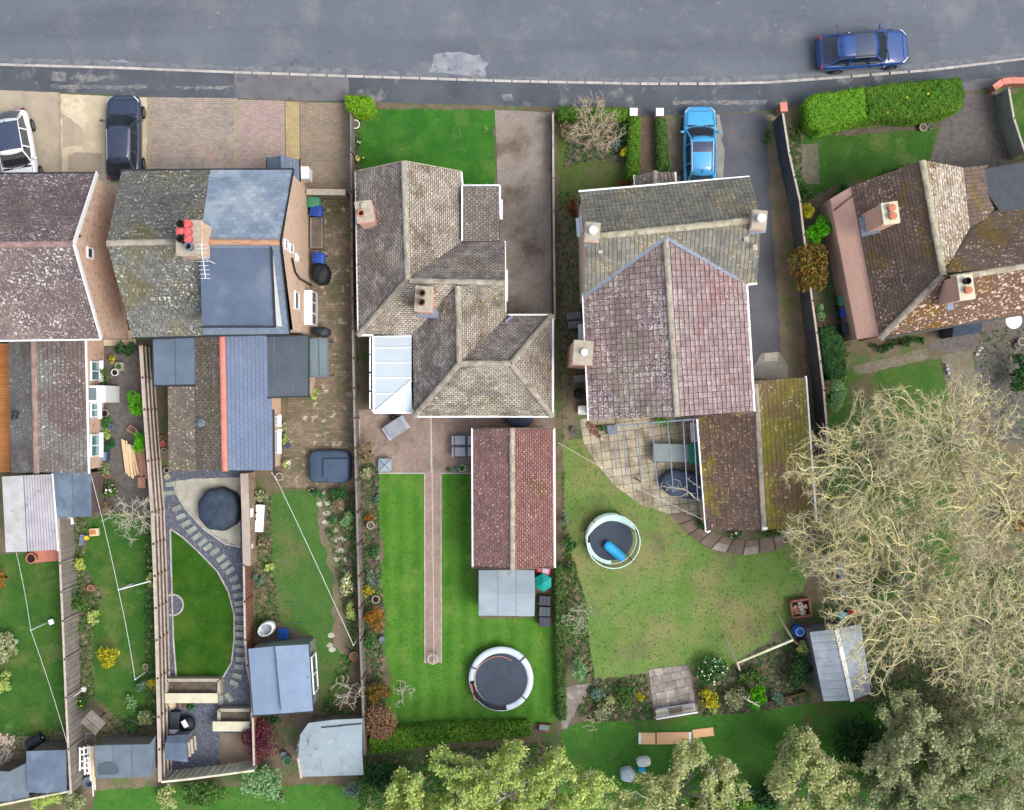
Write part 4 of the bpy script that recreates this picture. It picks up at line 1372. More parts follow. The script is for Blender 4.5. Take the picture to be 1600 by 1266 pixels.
# ------------------------------------------------------------------ hipped bungalow in the middle plot
e, r_ = 2.7, 5.3
hC = thing('hipped_bungalow', 'large grey tiled bungalow with several hips, pale ridges and two chimneys', 'house', P(690, 420))
A1, A2 = (631, 253, r_), (637, 437, r_)
B1, B2 = (640, 439, r_), (789, 442, r_)
C1, C2 = (715, 447, r_), (718, 568, r_)
D2 = (798, 568, r_)
tw, tg = .22, .135
ro = roof(hC, [
    ([(556, 269, e), (560, 523, e), A2, A1], tw, tg, 'tile_grey'),
    ([(720, 269, e), (722, 378, e), A2, A1], tw, tg, 'tile_lichen_lit'),
    ([(722, 378, e), (789, 377, e), B2, A2], tw, tg, 'tile_grey'),
    ([(560, 523, e), (645, 522, e), C1, A2], tw, tg, 'tile_lichen_lit'),
    ([(789, 494, e), (790, 494, e), B2, C1], tw, tg, 'tile_mid'),
    ([(645, 520, e), (648, 650, e), C2, C1], tw, tg, 'tile_grey'),
    ([(794, 491, e), (794, 499, e), C2, C1], tw, tg, 'tile_lichen_lit'),
    ([(790, 493, e), (862, 493, e), D2, C2], tw, tg, 'tile_grey'),
    ([(862, 493, e), (863, 650, e), D2], tw, tg, 'tile_lichen_lit'),
    ([(648, 650, e), (863, 650, e), D2, C2], tw, tg, 'tile_mid'),
    ([(722, 377, 3.1), (722, 291, 3.1), (780, 291, 2.6), (780, 377, 2.6)], tw, tg, 'tile_dark', dict(t=.02)),
])
for a, b in ((A1, A2), (A2, (560, 523, e)), (B1, B2), (C1, C2), (C2, (648, 650, e)), (C2, D2), (D2, (863, 650, e)), (D2, (862, 493, e))):
    ridge(P(*a) + V((0, 0, .03)), P(*b) + V((0, 0, .03)), ro, 'ridge_pale', r=.14)
mb = MB()
for a, b in (((722, 378, e), A2), ((645, 521, e), C1), ((794, 495, e), C2), ((789, 493, e), C1)):
    mb.beam(P(*a) + V((0, 0, .015)), P(*b) + V((0, 0, .0)), .09, .03)
mb.build('valley', 'underlay', ro)
mb = MB()
for x, y in ((795, 499), (787, 506)):
    c = P(x, y, 3.1)
    mb.box(c, (.5, .12, .04), rz=R(40), tilt=Matrix.Rotation(.3, 3, 'Y'))
mb.build('flashing', 'lead', ro)
gutter(hC, [(556, 268), (560, 524), (583, 524)], e, wd=.1)
gutter(hC, [(721, 269), (723, 291)], e, wd=.09)
gutter(hC, [(722, 291), (722, 376)], 3.1, wd=.08)
gutter(hC, [(722, 290), (781, 290), (781, 318)], 2.6, wd=.1)
gutter(hC, [(789, 377), (790, 492), (863, 492)], e, wd=.08)
gutter(hC, [(864, 492), (864, 651), (648, 651), (648, 645)], e, wd=.1)
mb = MB()
for a in ((556, 269, e), (720, 269, e)):
    mb.beam(P(*a) + V((0, .03, 0)), P(*A1) + V((0, .03, 0)), .05, .14)
mb.build('bargeboard', 'ridge_cream', hC)
i_ = .28
xa, xb = P(558, 0, e).x + i_, P(721, 0, e).x - .12
xc, xd = P(789, 0, e).x - .1, P(863, 0, e).x - i_
yA, yB, yC, yD, yE = P(0, 269, e).y - .1, P(0, 523, e).y + i_, P(0, 378, e).y - .2, P(0, 493, e).y - .15, P(0, 650, e).y + i_
xm = P(647, 0, e).x + .15
wall(hC, [(xa, yB), (xm, yB), (xm, yE), (xd, yE), (xd, yD), (xc, yD), (xc, yC), (xb, yC), (xb, yA), (xa, yA)], e - .08, 'render_cream',
     [(8, (P(*A1).x, yA, r_ - .15)), (5, (xc, P(*B2).y, r_ - .15))])
xl_ = P(780, 0, 2.6).x - .08
wall(hC, [(xb + .003, yC + .003), (xl_, yC + .003), (xl_, P(0, 292, 2.6).y - .08), (xb + .003, P(0, 292, 2.6).y - .08)], 2.5, 'render_cream', name='porch_wall')
door(hC, (xl_ + .04, P(0, 347, 1.2).y, 1.05), 1.6, 2.0, 0, 'bin_dark')
window(hC, (xl_ + .06, P(0, 326, 1.4).y, 1.6), .9, .9, 0, n=1)
window(hC, (xc + .05, P(0, 445, 1.4).y, 1.5), 1.5, 1.1, 0)
window(hC, ((xa + xb) / 2, yA + .05, 1.5), 2.2, 1.3, R(90), n=3)
for x in (690, 790):
    window(hC, (P(x, 0, 1.3).x, yE - .05, 1.4), 1.8, 1.2, R(-90), n=2)
c1 = X(570, 332, 5.2)
chimney(hC, c1, 2.4, 5.5, .72, .92, R(8), 'brick_pink', [(-.12, -.12, .15, .3, 'terracotta', True), (.05, .22, .13, .22, 'pot_pale', False)])
c2 = X(663, 469, 6.0)
chimney(hC, c2, 4.0, 6.6, .72, 1.1, R(-3), 'brick_pink', [(-.05, .24, .16, .35, 'timber_brown', True), (-.05, -.18, .16, .35, 'timber_brown', True)])
mb = MB()
mb.box((c1[0] + .12, c1[1] - .42, 3.35), (.95, .5, .04), rz=R(8), tilt=Matrix.Rotation(-.75, 3, 'Y'))
mb.box((c2[0] + .06, c2[1] - .5, 4.45), (.95, .5, .04), rz=R(-3), tilt=Matrix.Rotation(.75, 3, 'X'))
mb.build('flashing', 'lead', ro)
# lean-to conservatory
cv = MB()
ze, zr = 2.15, 2.75
E0, E1, W0, W1, HP = P(583, 526, ze), P(584, 645, ze), P(643, 526, zr), P(644, 645, ze), P(643, 595, zr)
con = link('conservatory', None, hC) if False else None
mb = MB()
mb.prism([X(586, 528, 0), X(586, 641, 0), X(642, 641, 0), X(642, 528, 0)], 0, .7)
con = mb.build('conservatory', 'render_cream', hC)
def panel(pts):
    mb = MB()
    q = [V(p) for p in pts]
    if (q[1] - q[0]).cross(q[2] - q[1]).z < 0:
        q = q[::-1]
    mb.poly(q)
    mb.poly([p - V((0, 0, .03)) for p in q[::-1]])
    for i in range(len(q)):
        mb.poly([q[i - 1] - V((0, 0, .03)), q[i] - V((0, 0, .03)), q[i], q[i - 1]])
    mb.build('roof_panel', 'polycarb', con)
bars = MB()
ts = [0, .14, .345, .545, .745, 1.0]
L_ = lambda a, b, t: a + (b - a) * t
ys = [0, .15, .345, .545, .75]
full = E1 - E0
def onhip(y):
    t = (y - HP.y) / (E1.y - HP.y)
    return HP + (E1 - HP) * t
prev = None
for k, t in enumerate(ys + [1.0]):
    pe = E0 + full * t
    pw = V((W0.x, pe.y, zr)) if pe.y >= HP.y else onhip(pe.y)
    if prev is not None:
        a, b = prev
        if a.y >= HP.y > pe.y:
            panel([a, pe, pw, HP, b])
        elif k < 6 and (pe - pw).length > .02:
            panel([a, pe, pw, b])
        else:
            panel([a, pe, b])
    if k not in (5,):
        bars.beam(pe + V((0, 0, .02)), pw + V((0, 0, .02)), .06, .05)
    prev = (pe, pw)
bars.beam(HP + V((0, 0, .03)), E1 + V((0, 0, .03)), .08, .06)
for f in (.38, .78):
    pb = E1 + (W1 - E1) * f
    t = f
    ph = E1 + (HP - E1) * ((pb.x - E1.x) / (HP.x - E1.x))
    bars.beam(pb + V((0, 0, .02)), ph + V((0, 0, .02)), .06, .05)
prevb = None
fs_ = [0, .38, .78, 1.0]
for i in range(3):
    pa, pb = E1 + (W1 - E1) * fs_[i], E1 + (W1 - E1) * fs_[i + 1]
    ha = E1 + (HP - E1) * min(1, (pa.x - E1.x) / (HP.x - E1.x))
    hb = E1 + (HP - E1) * min(1, (pb.x - E1.x) / (HP.x - E1.x))
    panel([pa, pb, hb, ha] if i else [pa, pb, hb])
bars.build('glazing_bar', 'white_plastic', con)
mb = MB()
mb.beam(E0, E1, .1, .1)
mb.beam(E1, W1, .1, .1)
mb.beam(E0, W0, .06, .06)
mb.build('eaves_beam', 'white_plastic', con)
x0_, x1_ = X(586, 0)[0], X(642, 0)[0]
for i, yy in enumerate((543, 570, 598, 626)):
    window(hC, (x0_, P(0, yy).y, 1.4), .85, 1.35, R(180), n=1, sill=False)
for xx in (600, 628):
    window(hC, (P(xx, 0).x, P(0, 641).y, 1.4), .85, 1.35, R(-90), n=1, sill=False)

# garage of the middle plot
e2, r2 = 2.4, 3.9
gC = thing('detached_garage', 'long garage with red and maroon tiled roof, pale mossy ridge and white verges', 'garage', P(800, 775))
ro = roof(gC, [
    ([(739, 671, e2), (740, 885, e2), (801, 890, r2), (800, 670, r2)], .22, .15, 'tile_maroon', dict(gap=.014, t=.02)),
    ([(864, 671, e2), (866, 885, e2), (801, 890, r2), (800, 670, r2)], .22, .135, 'tile_red')])
ridge(P(800, 669, r2), P(801, 891, r2), ro, 'ridge_cream', r=.13)
gutter(gC, [(738, 669), (739, 887)], e2, wd=.11)
gutter(gC, [(866, 669), (867, 887)], e2, wd=.1)
xa, xb, ya, yb = P(739, 0, e2).x + .12, P(865, 0, e2).x - .12, P(0, 886, e2).y + .12, P(0, 671, e2).y - .12
wall(gC, [(xa, ya), (xb, ya), (xb, yb), (xa, yb)], e2 - .06, 'brick_pink', [(0, (P(801, 0, r2).x, ya, r2 - .12)), (2, (P(800, 0, r2).x, yb, r2 - .12))])
mb = MB()
for y_, yy in ((671, .05), (886, -.03)):
    for x_ in (739, 865):
        mb.beam(P(x_, y_, e2) + V((0, yy, -.03)), P(800, y_ + (3 if y_ > 700 else 0), r2) + V((0, yy, -.03)), .05, .16)
mb.build('bargeboard', 'timber_dark', gC)
window(gC, (xa - .05, P(0, 765, 1.4).y, 1.4), 1.0, 1.0, R(180), n=2)
door(gC, (xa - .04, P(0, 840, 1.1).y, 1.02), .9, 2.0, R(180))

# ------------------------------------------------------------------ white house with pink roofed rear gable
e, r_ = 5.0, 7.5
hD = thing('gabled_house', 'tall detached house, mossy front roof, pinkish rear gable roof with lead valleys', 'house', P(1045, 460))
F0, F1, FL, FR = (905, 300, e), (1171, 277, e), (918, 371, r_), (1190, 343, r_)
WP = (1040, 371, 7.1)
W1_ = (1058, 651, 7.1)
ew = 5.0
ro = roof(hD, [
    ([F0, F1, FR, FL], .2, .3, 'tile_olive', dict(stagger=0)),
    ([(912, 466, e), (1182, 442, e), FR, FL], .2, .3, 'tile_olive', dict(stagger=0)),
    ([(912, 462, ew), (920, 656, ew), W1_, WP], .27, .27, 'tile_brownpurple', dict(objects=300, stagger=0, gap=.02, jit=.012)),
    ([(1166, 441, ew), (1178, 642, ew), W1_, WP], .27, .27, 'tile_brownpurple_lit', dict(objects=300, stagger=0, gap=.02, jit=.012)),
], )
ridge(P(*FL), P(*FR), ro, 'ridge_cream', r=.16)
ridge(P(*WP) + V((0, 0, .02)), P(*W1_) + V((0, 0, .02)), ro, 'ridge_pale', r=.15)
mb = MB()
for a, b in (((912, 463, ew), WP), ((1153, 436, ew + .1), WP)):
    mb.beam(P(*a) + V((0, 0, .14)), P(*b) + V((0, 0, .14)), .2, .04)
mb.build('lead_valley', 'lead', ro)
gutter(hD, [(904, 299), (1171, 276)], e, wd=.08)
gutter(hD, [(911, 458), (920, 657)], ew, wd=.12)
gutter(hD, [(1183, 443), (1167, 445), (1179, 643)], ew, wd=.1)
f0, f1 = P(*F0), P(*F1)
dr = (f1 - f0).normalized()
pn = V((-dr.y, dr.x, 0))
bl, brr = P(912, 466, e), P(1182, 442, e)
c0 = f0 + dr * .18 - pn * .2
c1_ = f1 - dr * .12 - pn * .2
c2_ = brr - dr * .15 + pn * .15
c3_ = bl + dr * .12 + pn * .15
apl, apr = P(*FL), P(*FR)
l2 = lambda v: (v.x, v.y)
m30 = (c3_ + c0) / 2
m12 = (c1_ + c2_) / 2
wall(hD, [l2(c3_), l2(c2_), l2(c1_), l2(c0)], e - .06, 'render_peach', [(3, (m30.x, apl.y, r_ - .15)), (1, (m12.x, apr.y, r_ - .15))])
wl, wr = P(914, 470, ew), P(1167, 450, ew)
wl2, wr2 = P(921, 654, ew), P(1177, 641, ew)
wall(hD, [(wl2.x + .2, wl2.y + .2), (wr2.x - .2, wr2.y + .2), (wr.x - .2, wr.y + .6), (wl.x + .2, wl.y + .6)], ew - .06, 'render_peach', [(0, (P(*W1_).x, wl2.y + .25, 6.9))], name='wing_wall')
cl = X(899 + 13, 551, 6.6)
chimney(hD, (P(911, 551, 6.8).x, P(911, 551, 6.8).y), 0, 6.8, .85, 1.05, R(-4), 'brick_pink', [(.05, .0, .14, .3, 'cowl', False)])
for x, y in ((926, 362), (1187, 343)):
    c = P(x, y, 8.0)
    o = chimney(hD, (c.x, c.y), 6.2, 7.9, .62, .8, R(-5), 'brick_pink', [(0, 0, .17, .55, 'cowl', False)])
mb = MB()
for x, y in ((926, 377), (1184, 357)):
    c = P(x, y, 7.25)
    mb.box(c, (.75, .5, .04), rz=R(5), tilt=Matrix.Rotation(.6, 3, 'X'))
mb.build('flashing', 'lead', ro)
for x, y in ((938, 392), (1166, 373), (1180, 387)):
    mb = MB()
    c = P(x, y, 6.9)
    mb.box(c, (.2, .26, .1), rz=R(5))
    mb.build('roof_vent', 'pot_pale', ro)
mb = MB()
c = P(1001, 479, 6.0)
mb.box(c, (.3, .1, .12))
mb.build('roof_vent', 'tile_purple', ro)
window(hD, (c0.x - .05, P(0, 352, 4).y, 3.9), .8, 1.1, R(184), n=2)
window(hD, (wl.x + .1, P(0, 520, 1.4).y, 1.4), .8, 1.0, R(180), n=1)
ra, rb_ = V((wl2.x + .2, wl2.y + .2, 0)), V((wr2.x - .2, wr2.y + .2, 0))
rd = (rb_ - ra).normalized()
rn = math.atan2(rd.y, rd.x) - R(90)
off_ = V((rd.y, -rd.x, 0)) * .03
for t, zz, wd, ht, k in ((.25, 3.9, 1.5, 1.1, 3), (.75, 3.9, 1.3, 1.1, 2), (.22, 1.35, 1.8, 1.2, 3), (.6, 1.08, 2.0, 2.05, 2)):
    p = ra.lerp(rb_, t) + off_
    window(hD, (p.x, p.y, zz), wd, ht, rn, n=k, sill=zz > 1.2)
# porch
e2, r2 = 2.5, 3.2
prD = roof(hD, [
    ([(991, 275, e2), (993, 296, e2), (1024, 294, r2), (1023, 268, r2)], .27, .24, 'tile_dark'),
    ([(1054, 270, e2), (1056, 292, e2), (1024, 294, r2), (1023, 268, r2)], .27, .24, 'tile_dark')], name='porch_roof')
ridge(P(1023, 267, r2), P(1024, 294, r2), prD, 'ridge_pale', r=.12)
gutter(hD, [(991, 274), (993, 292)], e2)
gutter(hD, [(1055, 269), (1056, 287)], e2)
xa, xb = P(995, 0, e2).x, P(1050, 0, e2).x
wall(hD, [(xa, c0.y - .3), (xb, c0.y - .3), (xb, P(0, 275, e2).y), (xa, P(0, 275, e2).y)], e2 - .06, 'render_peach', [(2, (P(1023, 0, r2).x, P(0, 275, e2).y, r2 - .12))], name='porch_wall')
# steps with metal treads at the side
def open_stair(x, y, w_, label):
    c = P(x, y)
    o = thing('metal_step', label, 'steps', (c.x, c.y, 0), rz=R(4))
    mb = MB()
    for s in (-1, 1):
        mb.box((0, s * .19, .22), (.72, .03, .08))
        for q in (-.3, .3):
            mb.box((q, s * .19, .1), (.03, .03, .2))
    mb.build('frame', 'furn_frame', o, world=False)
    mb = MB()
    for i in range(8):
        mb.box((-.31 + i * .089, 0, .275), (.06, .36, .03))
    mb.build('tread', 'furn_grey', o, world=False)
open_stair(896, 494, .7, 'grey slatted metal tread closest to the road beside the peach side wall')
open_stair(898, 508, .7, 'grey slatted metal tread just above the tall pink chimney stack')
open_stair(906, 592, .7, 'single grey slatted metal tread just below the tall pink chimney stack')

# garage of the white house
e2, r2 = 2.4, 3.9
gD = thing('mossy_garage', 'garage with thick yellow-green moss over its brown tiled roof', 'garage', P(1185, 720))
ro = roof(gD, [
    ([(1090, 652, e2), (1104, 829, e2), (1194, 828, r2), (1183, 640, r2)], .32, .28, 'tile_mossbrown', dict(gap=.012, t=.02)),
    ([(1259, 590, e2), (1275, 822, e2), (1194, 828, r2), (1183, 640, r2), (1180, 595, r2)], .32, .28, 'tile_mossgreen', dict(gap=.008, t=.018)),
    ([(1098, 600, e2), (1092, 655, e2), (1183, 645, r2), (1180, 595, r2)], .32, .28, 'tile_dark'),
])
ridge(P(1181, 600, r2), P(1194, 829, r2), ro, 'ridge_pale', r=.13)
gutter(gD, [(1090, 655), (1104, 831), (1110, 829)], e2, wd=.14)
gutter(gD, [(1259, 588), (1276, 816)], e2, wd=.1)
xa, xb = P(1104, 0, e2).x + .1, P(1264, 0, e2).x - .1
a, b, c_, d = P(1104, 828, e2), P(1274, 822, e2), P(1259, 592, e2), P(1090, 604, e2)
wall(gD, [(a.x + .12, a.y + .15), (b.x - .15, b.y + .15), (c_.x - .15, c_.y - .12), (d.x + .12, d.y - .12)], e2 - .06, 'brick_pink',
     [(0, (P(1194, 0, r2).x, P(0, 826, r2).y + .2, r2 - .12))])
mb = MB()
mb.beam(P(1194, 826, r2) + V((-.1, .02, .05)), P(1194, 826, r2) + V((.14, .02, .05)), .12, .12)
mb.build('verge_cap', 'white_plastic', gD)
window(gD, (P(1086, 0, 1).x, P(0, 676, 1.2).y, 1.3), .9, 1.1, R(184), n=1)

# ------------------------------------------------------------------ brown bungalow at the corner
e, r_ = 3.1, 6.0
hE = thing('corner_bungalow', 'brown mossy tiled bungalow with pink brick flank and two pale chimneys', 'house', P(1450, 400))
T0 = (1441, 251, r_)
T1 = (1474, 430, r_)
RR = (1660, 407, r_)
KN = (1514, 356, 4.4)
ro = roof(hE, [
    ([(1331, 291, e), (1376, 528, e), T1, T0], .22, .2, 'tile_umber', dict(gap=.012, t=.02)),
    ([(1506, 262, 4.3), KN, T1, T0], .22, .2, 'tile_crust', dict(gap=.012, t=.02)),
    ([(1506, 262, 4.3), (1542, 258, 3.2), (1556, 332, 3.2), KN], .22, .2, 'tile_umber', dict(gap=.012, t=.02)),
    ([(1556, 332, 3.2), (1720, 310, 3.2), RR, T1, KN], .22, .2, 'tile_umber', dict(gap=.012, t=.02)),
    ([(1376, 528, e), (1720, 470, e), RR, T1], .22, .2, 'tile_umber_spotted', dict(gap=.012, t=.02)),
])
mb = MB()
for a, b in ((T1, KN), (KN, (1556, 332, 3.2))):
    mb.beam(P(*a) - V((0, 0, .05)), P(*b) - V((0, 0, .02)), .34, .05)
mb.build('valley', 'underlay', ro)
ridge(P(*T0), P(*T1), ro, 'ridge_cream', r=.16)
ridge(P(*T1), P(1376, 528, e), ro, 'ridge_pale', r=.16)
ridge(P(*T1) + V((.3, -.15, 0)), P(*RR), ro, 'ridge_cream', r=.15)
wA, wB = P(1331, 292, e), P(1376, 528, e)
ux = (wB - wA).normalized()
pn = V((ux.y, -ux.x, 0))
if pn.x > 0:
    pn = -pn
q = []
wa, wb = wA + pn * .02, wB + pn * .02
bk = P(1441, 252, r_)
wall(hE, [l2(wb), l2(P(1700, 472, e)), l2(P(1700, 320, e)), l2(P(1540, 262, e)), l2(P(1441, 262, 5.5)), l2(wa)], e - .06, 'brick_pink')
mb = MB()
for a, b in (((1377, 529), (1700, 474)),):
    mb.beam(P(*a, e), P(*b, e), .1, .1)
mb.build('gutter', 'black_plastic', hE)
# lean-to store along the flank
mb = MB()
p_ = [X(1299, 310, 2.3), X(1331, 291, 3.0), X(1377, 524, 3.0), X(1341, 530, 2.3)]
q3 = [V((*p_[0], 2.1)), V((*p_[1], 3.02)), V((*p_[2], 3.02)), V((*p_[3], 2.1))]
mb.poly(q3[::-1])
mb.poly([p - V((0, 0, .08)) for p in q3])
for i in range(4):
    a, b = q3[i - 1], q3[i]
    mb.poly([V((a.x, a.y, a.z - .08)), V((b.x, b.y, b.z - .08)), b, a])
    mb.poly([V((a.x, a.y, 0)), V((b.x, b.y, 0)), V((b.x, b.y, b.z - .083)), V((a.x, a.y, a.z - .083))])
mb.build('lean_to', 'brick_pink', hE)
mb = MB()
mb.beam(V((*X(1303, 329, 2.2), 2.2)), V((*X(1333, 305, 2.95), 3.0)), .06, .08)
mb.build('verge_strip', 'timber_brown', hE)
c = P(1391, 333, 6.6)
chimney(hE, (c.x, c.y), 3.6, 6.6, .72, .95, R(8), 'brick_pink', [(.02, .2, .16, .3, 'terracotta', False), (.02, -.18, .16, .3, 'terracotta', False)], cap='timber_cream')
c = P(1509, 449, 7.4)
chimney(hE, (c.x, c.y), 4.8, 7.4, .66, 1.1, R(8), 'brick_pink', [(0, .26, .15, .3, 'pot_dark', True), (0, -.16, .15, .3, 'terracotta', False)], cap='timber_cream')
mb = MB()
c = P(1358, 352, 4.1)
mb.box(c, (.9, .95, .05), rz=R(10), tilt=Matrix.Rotation(-.7, 3, 'Y'))
c = P(1483, 470, 5.6)
mb.box(c, (.3, .9, .05), rz=R(10))
mb.build('flashing', 'lead', ro)
# dark flat roof beside it
o = thing('flat_roof_annexe', 'dark blue-black flat roofed annexe against the brown mossy roof', 'annexe', P(1580, 300))
flat_roof(o, [(1520, 268), (1700, 236), (1700, 326), (1572, 344)], 3.4, 'bin_dark', 'flat_roof', wallm='brick_pink', laps=False)
mb = MB()
c = P(1583, 501, 2.6)
mb.lathe([(.0, -.02), (.38, .0), (.42, .06), (.38, .1), (.0, .02)], c, n=22)
tag(mb.build('satellite_dish', 'cowl'), 'round white satellite dish fixed under the brown spotted roof edge', 'satellite dish')

# ------------------------------------------------------------------ sheds and small buildings
def shed(name, label, roofs, base, hw, wallm, roofm, cat='shed', edge=None, gable=None, seams=0):
    """roofs: list of polygons with heights; base: photo corners of the walls at eave height hw"""
    cx = sum(p[0] for p in base) / len(base)
    cy = sum(p[1] for p in base) / len(base)
    o = thing(name, label, cat, P(cx, cy))
    for pts in roofs:
        q = px(pts)
        if tile_frame(q)[3].dot((q[1] - q[0]).cross(q[2] - q[1])) < 0:
            q = q[::-1]
        mb = MB()
        mb.poly(q)
        mb.poly([p - V((0, 0, .05)) for p in q[::-1]])
        for i in range(len(q)):
            mb.poly([q[i - 1] - V((0, 0, .05)), q[i] - V((0, 0, .05)), q[i], q[i - 1]])
        r_o = mb.build('roof', roofm, o)
        a, b, c_, d = q[0], q[1], q[2], q[3] if len(q) > 3 else q[2]
        up = V((0, 0, .004))
        for t in ((.5,) if (b - a).length < 2.2 else (.34, .67)):
            p0, p1 = a.lerp(b, t) + up, d.lerp(c_, t) + up
            u = (b - a).normalized() * .025
            if len(q) == 4:
                mb = MB()
                mb.poly([p0 - u, p0 + u, p1 + u, p1 - u])
                mb.build('felt_lap', 'metal_sheet' if roofm == 'metal_sheet' else 'lap_pale' if roofm in ('felt_pale', 'felt_sky') else 'lap_dark', r_o)
    mb = MB()
    c = V(X(cx, cy, hw))
    q = [V(X(*p, hw)) for p in base]
    q = [p + (c - p).normalized() * .14 for p in q]
    if gable:
        n = len(q)
        if sum(q[i - 1].x * q[i].y - q[i].x * q[i - 1].y for i in range(n)) < 0:
            pass
        for i in range(n):
            a, b = q[i], q[(i + 1) % n]
            f = [(*a, 0), (*b, 0), (*b, hw - .04)]
            if i in gable:
                m = (a + b) / 2
                f.append((*m, gable[i]))
            f.append((*a, hw - .04))
            mb.poly(f)
    else:
        mb.prism(q, 0, hw - .06)
    mb.build('wall', wallm, o)
    return o

def beams_on(o, name, mt, segs, wd, ht, h=None):
    mb = MB()
    for a, b in segs:
        mb.beam(P(*a), P(*b), wd, ht)
    return mb.build(name, mt, o)

# corrugated garage of the end house
o = thing('corrugated_garage', 'corrugated grey roofed outbuilding with one smooth pale slope', 'outbuilding', P(46, 800))
mb = MB()
a0, a1, b0, b1 = P(36, 743, 2.75), P(42, 862, 2.75), P(82, 741, 2.3), P(91, 859, 2.3)
n = 22
rows = []
for i in range(n * 2 + 1):
    t = i / (n * 2)
    z = V((0, 0, .035 * (1 if i % 2 else -1)))
    rows.append([a0.lerp(b0, 0) + (a1 - a0) * t + z, b0 + (b1 - b0) * t + z])
rows2 = []
for i in range(2 * 11 + 1):
    t = i / 22
    z = V((0, 0, .04 * (1 if i % 2 else -1)))
    rows2.append([a0.lerp(b0, t) + z, a1.lerp(b1, t) + z])
mb.grid(rows2)
mb.build('corrugated_roof', 'corrugated', o)
mb = MB()
c0, c1 = P(3, 745, 2.45), P(9, 863, 2.45)
mb.poly([c0, c1, a1 + V((.02, 0, .03)), a0 + V((.02, 0, .03))])
mb.build('roof', 'corrugated_pale', o)
mb = MB()
mb.prism([(c0.x + .15, c0.y - .1), (b0.x - .1, b0.y - .1), (b1.x - .1, b1.y + .1), (c1.x + .15, c1.y + .1)], 0, 2.25)
mb.build('wall', 'render_cream', o)
beams_on(o, 'gutter', 'white_plastic', [((82, 740, 2.25), (91, 861, 2.25))], .09, .09)
# red tiled step with planter
s = sheet('paved_step', [(45, 862), (93, 858), (94, 876), (48, 880)], .012, 'ridge_terracotta')
shed('felt_shed', 'square blue-grey flat felt shed beside the corrugated outbuilding', [[(84, 738, 2.3), (142, 736, 2.3), (143, 807, 2.2), (87, 809, 2.2)]], [(84, 738), (142, 736), (143, 807), (87, 809)], 2.2, 'timber_dark', 'felt_slate')
# summer house with pale blue felt roof
o = shed('summer_house', 'green-grey garden summer house with pale blue felt roof and white framed window', [[(388, 1014, 2.3), (430, 1010, 2.42), (440, 1115, 2.42), (396, 1118, 2.3)], [(430, 1010, 2.75), (482, 1007, 2.35), (489, 1111, 2.35), (440, 1115, 2.75)]],
         [(388, 1014), (482, 1007), (489, 1111), (396, 1118)], 2.3, 'shed_green', 'felt_sky')
mb = MB()
q = [P(482, 1007, 2.3), P(489, 1111, 2.3)]
d = (q[1] - q[0]).normalized()
cc = q[0].lerp(q[1], .5)
window(o, (cc.x - .03 + .05, cc.y, 1.25), 1.9, 1.3, math.atan2(-d.y, -d.x) + R(90), n=2, sill=False)
beams_on(o, 'fascia', 'black_plastic', [((387, 1013, 2.26), (396, 1119, 2.26)), ((396, 1119, 2.3), (440, 1116, 2.38)), ((440, 1116, 2.38), (490, 1112, 2.3)), ((483, 1006, 2.3), (490, 1112, 2.3))], .05, .09)
# subject plot shed
o = shed('garden_shed', 'pale blue-grey felted shed standing behind the red tiled garage', [[(748, 891, 2.1), (835, 891, 2.1), (836, 928, 2.4), (748, 928, 2.4)], [(748, 962, 2.1), (835, 963, 2.1), (836, 928, 2.4), (748, 928, 2.4)]],
         [(748, 891), (835, 891), (835, 963), (748, 962)], 2.1, 'timber_grey', 'felt_pale', gable={1: 2.35, 3: 2.35})
# big pale shed beside the acer
o = shed('barrel_shed', 'large pale grey felt shed with torn seam, under bare twigs by the acer', [[(469, 1148, 2.55), (482, 1130, 2.5), (520, 1125, 2.5), (566, 1123, 2.5), (566, 1180, 2.6), (466, 1184, 2.6)], [(466, 1184, 2.6), (566, 1180, 2.6), (568, 1211, 1.9), (471, 1214, 1.9)]],
         [(474, 1132), (562, 1130), (565, 1206), (474, 1209)], 2.0, 'timber_grey', 'felt_pale')
mb = MB()
for a, b in (((502, 1137), (535, 1134)), ((530, 1134), (565, 1131))):
    mb.beam(P(*a, 2.56), P(*b, 2.55), .06, .03)
mb.build('torn_seam', 'black_plastic', o)
beams_on(o, 'bargeboard', 'timber_silver', [((466, 1184, 2.6), (471, 1215, 1.9))], .1, .1)
# row of sheds along the bottom
o = shed('curved_shed', 'pale felt shed with a bowed roof edge in the bottom corner', [[(-20, 1204, 2.1), (14, 1206, 2.2), (42, 1192, 2.0), (45, 1246, 2.0), (12, 1254, 2.2), (-20, 1254, 2.1)]], [(-20, 1206), (40, 1198), (43, 1244), (-20, 1252)], 2.0, 'timber_dark', 'felt_grey')
o = shed('felt_shed', 'dark slate-blue felt shed next to the bowed pale shed', [[(41, 1174, 2.2), (103, 1172, 2.2), (104, 1236, 2.2), (70, 1240, 2.3), (42, 1238, 2.2)]], [(41, 1174), (103, 1172), (104, 1236), (42, 1238)], 2.2, 'timber_dark', 'felt_slate')
o = shed('long_shed', 'long pale grey felt shed with a damp patch, white pallets at its end', [[(147, 1165, 2.2), (234, 1163, 2.2), (235, 1214, 2.35), (149, 1217, 2.35)], [(234, 1163, 2.2), (243, 1150, 1.9), (243, 1204, 1.9), (235, 1214, 2.35)]],
         [(147, 1165), (240, 1160), (240, 1210), (149, 1216)], 2.0, 'timber_grey', 'felt_grey')
mb = MB()
c = P(169, 1204, 2.318)
mb.lathe([(.55, 0), (.55, .003)], (c.x, c.y, c.z + .012), n=16, sx=1, sy=.72)
damp = mb.build('damp_patch', 'felt_dark', o)
